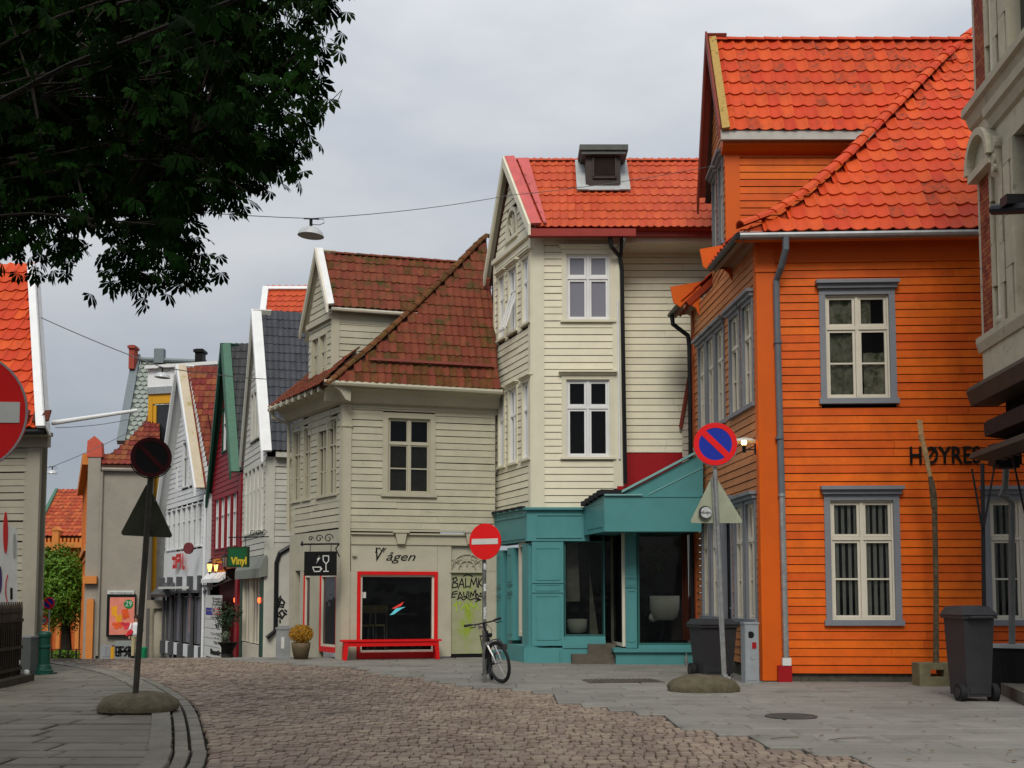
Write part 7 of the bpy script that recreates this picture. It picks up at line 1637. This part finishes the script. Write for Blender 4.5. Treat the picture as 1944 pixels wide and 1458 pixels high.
# ------------------------------------------------------------------ hanging street lamps and wires
def hang(px,py,D,w,label,group='street lamps hung on wires'):
    c=P(px,py,D); T=thing('hanging_street_lamp',label,'street lamp',c,group); s=w/2
    M=Matrix.Translation(c)@Matrix.Rotation(R(4),4,'Y')
    mb=MB(); mb.lathe([(s,0),(s*.98,.03*s),(s*.9,.28*s),(s*.7,.5*s),(s*.4,.66*s),(s*.16,.72*s)],M,24,cap=False); mb.smooth=True; part('shade',mb,mat('lamp_shade_metal',(.55,.55,.54),.3,.08,metal=.4),T)
    mb=MB(); mb.lathe([(s*.93,.03*s),(s*.6,.02*s),(.001,.02*s)],M,24,cap=False); part('diffuser',mb,mat('lamp_diffuser',(.3,.29,.26),.5,.1),T)
    mb=MB(); mb.tube([c+Vector((0,0,.7*s)),c+Vector((0,0,1.25*s))],.12*s,8); mb.tube([c+Vector((-.55*s,0,1.35*s)),c+Vector((.6*s,0,1.3*s))],.06*s,6); mb.tube([c+Vector((.3*s,0,1.3*s)),c+Vector((.95*s,0,1.3*s)),c+Vector((1.0*s,0,1.0*s)),c+Vector((.6*s,0,.85*s)),c+Vector((.1*s,0,.9*s))],.03*s,5); part('hanger',mb,BLACKMETAL,T)
    return c+Vector((0,0,1.35*s))
WIRE=mat('grey_cable',(.12,.12,.12),.6,.1)
def wire(pts,r,label):
    mb=MB(); P_=[Vector(p) for p in pts]; q=[]
    for a,b in zip(P_[:-1],P_[1:]):
        for k in range(8): t=k/8; q.append(a+(b-a)*t-Vector((0,0,.02*(b-a).length*4*t*(1-t)*.5)))
    q.append(P_[-1]); mb.tube(q,r,5); solo('overhead_wire',mb,WIRE,label,'wire')
c=hang(590,448,15.5,.36,'white dome lamp hanging on a wire above the mossy roof')
wire([P(-30,360,11.5),c,P(965,371,19.5),P(1348,316,22)],.0055,'thin wire carrying the large dome lamp across the street')
c=hang(308,717,21,.28,'white dome lamp on a wire in front of the white metal dormer')
wire([P(78,603,21.3),c,P(600,722,27.6)],.009,'thin wire from the left red roof to the second dome lamp')
c=hang(99,899,40,.36,'small far dome lamp against the sky above the distant hall')
wire([P(70,892,40),c,P(282,800,48)],.012,'distant wire carrying the small far dome lamp')
wire([P(105,812,30),P(270,790,38)],.01,'faint wire just below the white flagpole')

# ------------------------------------------------------------------ person
def person():
    D=44.2; c=P(257,1250,D); gz_=gz(c.x,D)+.0; foot=gz_-.02; T=thing('person','person in white top and beige trousers with red shoulder bag, seen from behind','person',(c.x,c.y,foot))
    H_=P(257,1169,D).z-foot; k=H_/1.68
    def v(x,y,z): return Vector((x*k,y*k,z*k))
    V=[];E=[];Rr=[]
    def chain(pts,start=None):
        prev=start
        for (x,y,z,r) in pts:
            V.append(v(x,y,z)); Rr.append(r*k); 
            if prev is not None: E.append((prev,len(V)-1))
            prev=len(V)-1
        return prev
    root=chain([(0,0,.92,.13)])
    ch=chain([(0,0,1.08,.12),(0,0,1.25,.14),(0,0,1.36,.11)],root); nk=chain([(0,0,1.44,.055),(0,-.01,1.5,.06),(0,-.02,1.58,.085),(0,-.02,1.65,.06)],ch)
    for s in (-1,1):
        chain([(s*.09,0,.86,.095),(s*.1,.01,.5,.06),(s*.1,.03+.05*s,.09,.04),(s*.1,-.08+.05*s,.03,.035)],root)
        h=chain([(s*.17,0,1.35,.06),(s*.24,.0,1.1,.042),(s*.22,-.08,.9,.03),(s*.22,-.12,.83,.03)],ch)
        for f in range(5): chain([(s*.22+(f-2)*.014*(1 if f else 1.6),-.13-.005*f,.79+(.02 if f==0 else 0),.009),(s*.22+(f-2)*.015,-.15,.755+(.03 if f==0 else 0)+.004*abs(f-2),.008)],h)
    me=bpy.data.meshes.new('body'); me.from_pydata([tuple(p) for p in V],E,[]); me.update(); me.materials.append(mat('skin',(.45,.25,.17),.6,.05))
    o=bpy.data.objects.new('body',me); col.objects.link(o); o.parent=T; WM[o.name]=WM[T.name]
    sk=o.modifiers.new('skin','SKIN'); sv=me.skin_vertices[0].data
    for i,r in enumerate(Rr): sv[i].radius=(r,r); sv[i].use_root=(i==0)
    ss=o.modifiers.new('sub','SUBSURF'); ss.levels=1; ss.render_levels=1
    base=Vector((c.x,c.y,foot)); TM_=Matrix.Translation(base)@Matrix.Scale(k,4)
    mb=MB(); mb.lathe([(.2,.88),(.185,1.0),(.17,1.15),(.19,1.28),(.17,1.38),(.07,1.43)],TM_,18,1,.68); 
    for s in (-1,1): mb.tube([TM_@Vector((s*.14,0,1.36)),TM_@Vector((s*.22,0,1.2)),TM_@Vector((s*.26,-.01,1.06))],[.075*k,.07*k,.065*k],10)
    mb.smooth=True; part('shirt',mb,mat('white_cotton',(.72,.72,.72),.8,.05),T)
    mb=MB(); mb.lathe([(.17,.82),(.16,.95)],TM_,16,1,.7)
    for s in (-1,1): mb.tube([TM_@Vector((s*.085,0,.88)),TM_@Vector((s*.1,.01,.5)),TM_@Vector((s*.1,.03+.05*s,.08))],[.105*k,.08*k,.06*k],10)
    part('trousers',mb,mat('beige_cotton',(.45,.38,.22),.8,.05),T)
    mb=MB(); mb.lathe([(.04,1.52),(.1,1.56),(.112,1.62),(.09,1.69),(.03,1.72)],TM_@Matrix.Translation((0,.02,0)),14); mb.smooth=True; part('hair',mb,mat('dark_brown_hair',(.03,.015,.01),.7,.2),T)
    mb=MB(); mb.poly([TM_@Vector(p) for p in ((-.38,-.16,.86),(-.12,-.18,.95),(-.08,-.17,1.08),(-.2,-.17,1.14),(-.3,-.16,1.02))],.09*k,Vector((0,-1,0))); b_=solo('shoulder_bag',mb,mat('red_leather',(.6,.015,.03),.5,.08),'red shoulder bag hanging on the person in white','bag'); mb=MB(); mb.tube([TM_@Vector((-.14,-.17,1.12)),TM_@Vector((-.13,-.14,1.35)),TM_@Vector((-.12,-.02,1.42)),TM_@Vector((-.12,.1,1.3))],.012*k,6); part('strap',mb,MATS['red_leather'],b_)
    for s in (-1,1): mb=MB(); q=TM_@Vector((s*.1,-.02+.05*s,.03)); mb.box(q.x-.045,q.x+.045,q.y-.13,q.y+.1,q.z-.03,q.z+.05); part('shoe',mb,BLACK,T)
person()

# ------------------------------------------------------------------ far tree and railing
c=P(122,1250,58); z_=gz(c.x,c.y)-.1
T=thing('round_tree','round green street tree with dark trunk before the far orange hall','tree',(c.x,c.y,z_))
mb=MB(); mb.tube([(c.x+.1,c.y,z_),(c.x+.05,c.y,z_+1.2),(c.x,c.y,z_+2.6)],[.3,.22,.16],9)
for k in range(6): a=k*1.05; mb.tube([(c.x,c.y,z_+2.0),(c.x+.7*math.cos(a),c.y+.7*math.sin(a),z_+3.3)],[.1,.04],6)
part('trunk',mb,BARK,T); top=P(115,1045,58).z; r_=(top-(z_+1.6))/2
leafball('crown','','',Vector((c.x-.2,c.y,z_+1.65+r_)),2.0,15000,mat('bright_green_leaf',(.07,.16,.012),.6,.45,3,spot=.5,spotc=(.12,.2,.02),spotsc=3),.1,T,9,1.1,26)
WRl=Wall(P2(98,54),P2(160,54)); z_=gz(WRl.a.x,54); T=thing('low_railing','low dark railing across the end of the street under the tree','railing',WRl.p(.5,z_,0))
mb=MB(); zt_=WRl.uv(120,1232)[1]
for z in (zt_,zt_-.25): mb.wbox(WRl,0,WRl.len,-.02,.02,z-.03,z)
part('rail',mb,BLACKMETAL,T)
for k in range(5): mb=MB(); s=k*WRl.len/4; mb.wbox(WRl,s-.03,s+.03,-.03,.03,z_-.2,zt_); part('post',mb,BLACKMETAL,T)
leafball('low_hedge','low green hedge behind the dark railing at the street end','hedge',P(125,1243,56),1.0,1500,MATS['bright_green_leaf'],.07,None,12,.3,9)

# ------------------------------------------------------------------ right foreground building
H=thing('stone_brick_building','pale stone and brick corner building with cornices at the right edge','building',(6.6,15.5,0))
ST=mat('pale_grey_stone',(.46,.42,.31),.7,.12,3,bump=.3,bscale=20,spot=.6,spotc=(.22,.21,.17),spotsc=4); BR=mat('red_brown_brick',(.28,.075,.035),.8,.35,4,bump=.3,hue=.015)
RA=P2(1884,16.4,1250); RBp=P2(1862,16.4,1250); dirn=Vector((-.075,-1)).normalized()
WRt=Wall(RA, RA+dirn*4.2); 
def z_(y,px=1868): return WRt.uv(px,y)[1]
def sx(px,y=600): return WRt.uv(px,y)[0]
zz=dict(b0=z_(748),b1=z_(668),m1=z_(640),c0=z_(318),c1=z_(225),k1=z_(190),up=z_(-260))
L_=WRt.len
mb=MB(); mb.wbox(WRt,.02,L_,-3.0,-.22,zz['b0'],zz['up']); mb.wbox(WRt,0,L_,-3,0,zz['b0'],zz['b1']); wl=part('wall',mb,ST,H)
mb=MB(); mb.prof(WRt,-.06,L_,[(0,zz['b1']),(.03,zz['b1']),(.07,zz['m1']-.08),(.07,zz['m1']),(0,zz['m1']+.02)]); part('string_course',mb,ST,H)
def brickfield(s0,s1,z0,z1,o):
    z=z0;j=0
    while z<z1-.02:
        s=s0-(.06 if j%2 else 0)
        while s<s1:
            a=max(s,s0);b=min(s+.115,s1)
            if b-a>.02: inst('brick','bx',lambda m_: m_.box(0,1,-1,0,0,1),BR,wl,WRt.M@Matrix.Translation((a,-(o),z))@SC(b-a-.008,.05,.062),H)
            s+=.12
        z+=.07;j+=1
def stones(s0,s1,z0,z1,o,h=.42,name='stone'):
    z=z0;j=0
    while z<z1-.05:
        hh=min(h,z1-z); d=.06 if j%2 else 0; mb_=None
        inst(name,'bx2',lambda m_: m_.box(0,1,-1,0,0,1),ST,wl,WRt.M@Matrix.Translation((s0-d*0,-(o-.1),z))@SC(s1-s0+d,.1,hh-.012),H); z+=hh;j+=1
for za,zb_ in ((zz['m1'],zz['c0']),(zz['k1']+.1,zz['up'])):
    stones(0,.09,za,zb_,0,.5); brickfield(.1,.5,za,zb_,-.045); stones(.51,.56,za,zb_,.01,.6)
    # engaged column
    mb=MB(); q=WRt.p(.78,0,.02); mb.lathe([(.2,za),(.2,za+.12),(.16,za+.16),(.155,zb_-.3),(.2,zb_-.25),(.22,zb_)],Matrix.Translation((q.x+.17,q.y,0)),20); mb.smooth=True; part('half_column',mb,ST,H)
    brickfield(1.02,1.12,za,zb_,-.06); stones(.88,1.0,za,zb_,.02,.55); stones(1.14,1.36,za,zb_,.03,.7)
    # recessed window
    mb=MB(); mb.wbox(WRt,1.4,1.48,-.15,.02,za,zb_); mb.wbox(WRt,2.4,2.5,-.15,.02,za,zb_); wn=part('window',mb,ST,H); mb=MB(); mb.wbox(WRt,1.48,2.4,-.16,-.15,za+.2,zb_); part('pane',mb,GLASSD,wn)
    stones(2.5,2.8,za,zb_,.02,.5); brickfield(2.82,3.2,za,zb_,-.06)
mb=MB(); mb.wbox(WRt,0,L_,-.25,.0,zz['c0'],zz['k1']+.1); part('entablature',mb,ST,H)
mb=MB(); h1=zz['c0']; mb.prof(WRt,.75,L_,[(0,h1+.35),(.05,h1+.38),(.09,h1+.5),(.14,h1+.54),(.15,h1+.66),(0,h1+.72)]); mb.prof(WRt,-.12,L_,[(0,zz['k1']-.26),(.05,zz['k1']-.22),(.1,zz['k1']-.08),(.16,zz['k1']-.05),(.16,zz['k1']+.06),(0,zz['k1']+.14)]); part('cornice',mb,ST,H)
# curved hood over the pier with scroll bracket
mb=MB(); n_=12; s_c=.45; rr=.5; zc=zz['c0']-.02
arc=[(s_c+rr*math.cos(math.pi*k/n_),zc+.52*math.sin(math.pi*k/n_)) for k in range(n_+1)]; arc2=[(s_c+(rr-.09)*math.cos(math.pi*k/n_),zc-.0+.42*math.sin(math.pi*k/n_)) for k in range(n_+1)]
for k in range(n_): mb.wpoly(WRt,[arc[k],arc[k+1],arc2[k+1],arc2[k]],0,.17)
mb.wpoly(WRt,[(s_c-.44,zc-.12),(s_c+.44,zc-.12)]+[(s_c+.44,zc),(s_c-.44,zc)],0,.14); mb.wpoly(WRt,[(a,b) for a,b in arc2],-.05,.05); part('curved_pediment',mb,ST,H)
mb=MB(); 
for r0,zz_ in ((.12,zc+.1),(.08,zc-.1),(.06,zc-.22)): mb.tube([WRt.p(.95,zz_,-.1),WRt.p(.95,zz_,.1)],r0,14)
mb.prof(WRt,.87,1.03,[(-.05,zc-.75),(.0,zc-.7),(.03,zc-.35),(.08,zc-.1),(.1,zc+.1),(-.05,zc+.1)]); part('scroll_bracket',mb,ST,H)
# lower canopy and awning
BM=mat('brown_black_metal',(.045,.037,.028),.6,.25,4,bump=.1); MA=mat('faded_maroon_awning',(.035,.02,.016),.8,.25,5,bump=.3)
zc0=z_(782,1845); zc1=z_(750,1845)
mb=MB(); mb.prof(WRt,-.02,L_,[(-.2,zc1+.02),(.2,zc1+.02),(.24,zc1-.05),(.18,zc0),(-.2,zc0)]); part('metal_canopy',mb,BM,H)
mb=MB(); mb.wbox(WRt,.28,L_,-3,-.2,z_(856,1870),zc0); part('dark_recess',mb,DARKIN,H)
AW=thing('folded_awning','folded brown awning on black arms under the stone building at right','awning',WRt.p(1,z_(860,1855),.2))
za=z_(812,1852); mb=MB(); mb.prof(WRt,.1,L_,[(-.25,za),(.0,za+.03),(.05,za-.02),(.04,za-.2),(-.25,za-.24)]); part('fabric',mb,MA,AW)
mb=MB(); zb2=z_(872,1845); mb.prof(WRt,-.05,L_,[(-.1,zb2-.02),(.2,zb2+.02),(.22,zb2-.06),(-.1,zb2-.1)]); part('front_bar',mb,BM,AW)
mb=MB(); 
for s in (.12,.22,.45,.7,.95,1.2,1.45): mb.prof(WRt,s,s+.12,[(-.2,za-.3),(-.05,za-.33),(-.04,za-.5),(-.2,za-.55)])
part('folded_cloth',mb,MA,AW)
mb=MB()
for a,b in (((1845,890),(1864,1000)),((1889,880),(1868,1000)),((1922,868),(1946,975)),((1955,860),(1948,975))): mb.tube([P(*a,15.6),P(*b,15.6)],.014,6)
part('arm',mb,BLACKMETAL,AW)
mb=MB(); mb.tube([P(1865,880,15.7),P(1868,1150,15.7)],.028,8); solo('black_post',mb,BLACKMETAL,'slim black vertical post under the awning in front of the orange wall','post')
# floodlight and grey pipe
mb=MB(); q=P(1908,880,16.6); mb.box(q.x-.18,q.x+.2,q.y-.1,q.y+.15,q.z-.02,q.z+.28); mb.box(q.x-.14,q.x+.16,q.y-.12,q.y+.1,q.z-.07,q.z-.02); solo('shop_lamp',mb,BLACK,'boxy black spotlight tucked under the folded awning','lamp')
mb=MB(); mb.tube([P(1910,888,16.9),P(1908,925,16.9),P(1900,940,16.9),P(1912,945,16.9),P(1921,955,16.9),P(1921,1228,16.9)],.045,10); solo('grey_pipe',mb,mat('dull_grey_pipe',(.12,.125,.115),.5,.2),'dull grey bent pipe in front of the right-hand orange house window','pipe')
q=P(1985,1250,16.9); rx=abs(q.x-P(1872,1250,16.9).x)
mb=MB(); zt_=P(1900,1232,16.4).z; mb.lathe([(rx*.95,.03),(rx*.98,zt_-.05),(rx,zt_)],Matrix.Translation((q.x,q.y,0)),40,1,.6); pb=thing('shop_podium','rounded black podium with grey rim below the pipe at the right edge','podium',(q.x,q.y,.03)); part('base',mb,BLACK,pb)
mb=MB(); mb.lathe([(rx*1.02,zt_+.001),(rx*1.02,zt_+.04),(.01,zt_+.045)],Matrix.Translation((q.x,q.y,0)),40,1,.6); part('rim',mb,ZINC,pb)
a=G(1876,1300); mb=MB(); mb.poly([Vector((P(1880,1292,17.6).x,17.6,.2)),Vector((9,17.9,.2)),Vector((9,14.2,.2)),Vector((P(1944,1330,15.0).x,15.0,.2))][::-1],.24,Vector((0,0,1))); solo('stone_step',mb,mat('dark_step_stone',(.11,.1,.08),.8,.2,5,bump=.5),'low dark stone step at the right edge beside the wheelie bin','step')
mb=MB(); mb.tube([P(1886,398,14.6),P(1960,395,14.0)],.07,10); mb.box(P(1886,398,14.6).x,P(1960,395,14.0).x,14.2,14.4,P(1886,400,14.6).z-.04,P(1886,388,14.6).z); solo('wall_bracket',mb,BLACKMETAL,'black iron bar bracket projecting from the stone building','bracket')

# ------------------------------------------------------------------ chestnut tree
tb=Vector((-7.2,8.6,0)); T=thing('chestnut_tree','big dark horse chestnut tree overhanging the street from the upper left','tree',tb)
rt=random.Random(21)
trunk=[tb,tb+Vector((.05,.1,1.5)),tb+Vector((.2,.2,3.0)),tb+Vector((.4,.3,4.2)),tb+Vector((.6,.3,6.5)),tb+Vector((.7,.3,8.5))]
mb=MB(); mb.tube(trunk,[.5,.38,.34,.3,.2,.08],12); part('trunk',mb,BARK,T)
OUT=[(670,-900),(665,0),(655,85),(640,118),(607,138),(612,180),(590,215),(602,255),(598,272),(556,292),(618,328),(615,352),(570,340),(560,372),(570,418),(540,402),(515,372),(480,388),(440,396),(385,392),(372,425),(345,440),(372,470),(398,495),(402,525),(370,552),(330,562),(300,565),(272,596),(228,582),(215,556),(200,520),(192,492),(212,466),(178,446),(168,485),(160,520),(112,528),(62,522),(28,506),(0,508),(-300,560),(-1500,300),(-1500,-900)]
def leaf(mb):
    for k,(a,l) in enumerate(((-75,.62),(-48,.82),(-18,1.0),(14,1.0),(44,.85),(72,.6))):
        ca,sa=math.cos(R(a)),math.sin(R(a))
        def q(x,y,z): return (x*ca-y*sa, x*sa+y*ca, z)
        mb.add([q(.03,0,0),q(.38*l,.07*l,-.03),q(.7*l,.17*l,-.12*l),q(l,0,-.28*l),q(.7*l,-.17*l,-.12*l),q(.38*l,-.07*l,-.03)],[(0,1,5),(1,2,4,5),(2,3,4)])
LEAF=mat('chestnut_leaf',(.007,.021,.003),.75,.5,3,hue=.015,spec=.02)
tips=[]; 
def outside(p,marg):
    if p.y<.8: return False
    v=p-CAM; f_=Vector((0,math.cos(TILT),math.sin(TILT))); u_=Vector((0,-math.sin(TILT),math.cos(TILT)))
    x=CX+v.x/v.dot(f_)*F; y=CY-v.dot(u_)/v.dot(f_)*F
    return x,y
n=0
cl=[]
while len(cl)<1150 and n<400000:
    n+=1
    p=Vector((rt.uniform(-13,1.5),rt.uniform(-4,13.5),rt.uniform(3.4,10)))
    d=p-(tb+Vector((1.5,-3,5.8))) 
    if (d.x/7.5)**2+(d.y/9)**2+(d.z/4.0)**2>1: continue
    r_=outside(p,0)
    if not r_: cl.append(p); continue  # unseen clumps behind the camera, added to darken the visible crown
    x,y=r_
    if p.y<4:
        if x>-400 and y>-500: continue
        cl.append(p); continue
    if x>700 and y>-250: continue
    # keep a leaf-length margin to the silhouette
    px_m=.2*F/p.y
    if y>-120:
        if not inpoly(x,y,OUT): continue
        if not inpoly(x,y+px_m*.75,OUT) or not inpoly(x+px_m*.55,y,OUT): continue
    cl.append(p)
# extra clumps that fill the silhouette
for k in range(520):
    x,y,D=rt.uniform(-60,470),rt.uniform(-80,400),rt.uniform(9.5,13.5)
    if inpoly(x,y,OUT) and inpoly(x,y+60,OUT) and inpoly(x+120,y,OUT): cl.append(P(x,y,D))
m_=0
while m_<430:
    x,y=rt.uniform(-60,700),rt.uniform(-80,600); D=rt.uniform(8.5,12.5)
    pm=.17*F/D
    if inpoly(x,y,OUT) and inpoly(x,y+pm*.6,OUT) and inpoly(x+pm*.5,y,OUT):
        hole = (noise.noise(Vector((x/45,y/45,3)))>.3 and x>60 and y>60)
        m_+=1
        if not hole: cl.append(P(x,y,D))
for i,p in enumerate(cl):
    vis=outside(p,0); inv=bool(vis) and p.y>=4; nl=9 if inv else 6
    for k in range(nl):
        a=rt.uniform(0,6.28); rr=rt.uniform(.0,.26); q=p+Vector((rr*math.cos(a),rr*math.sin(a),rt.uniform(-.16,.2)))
        s=rt.uniform(.11,.15) if inv else rt.uniform(.3,.4)  # oversized leaves out of view, added to block light
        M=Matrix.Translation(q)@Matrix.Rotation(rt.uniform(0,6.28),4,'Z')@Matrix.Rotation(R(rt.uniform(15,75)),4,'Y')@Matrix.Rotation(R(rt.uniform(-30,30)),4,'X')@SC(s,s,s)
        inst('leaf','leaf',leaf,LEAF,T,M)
mb=MB()
hub=trunk[3]
for i in range(0,len(cl),24):
    p=cl[i]; h=trunk[2+(i%3)]+Vector((0,0,.3)); mid=(h+p)/2+Vector((0,0,.5)); mb.tube([h,h.lerp(mid,.5)+Vector((0,0,.15)),mid,mid.lerp(p,.5)+Vector((0,0,.1)),p],[.035,.026,.018,.012,.006],5)
    for j in range(i+1,min(i+24,len(cl))):
        if (cl[j]-p).length<1.6: mb.tube([p.lerp(mid,.3),cl[j]],[.014,.006],4)
for pts in (([(600,195),(618,200),(632,188),(648,172)]),([(605,200),(622,203),(640,195),(650,170)]),([(600,196),(614,182),(622,165)]),([(175,415),(190,430),(205,442)])): mb.tube([P(x,y,10) for x,y in pts],[.008,.006,.004,.003][:len(pts)],4)
part('branches',mb,BARK,T)
flush(300)
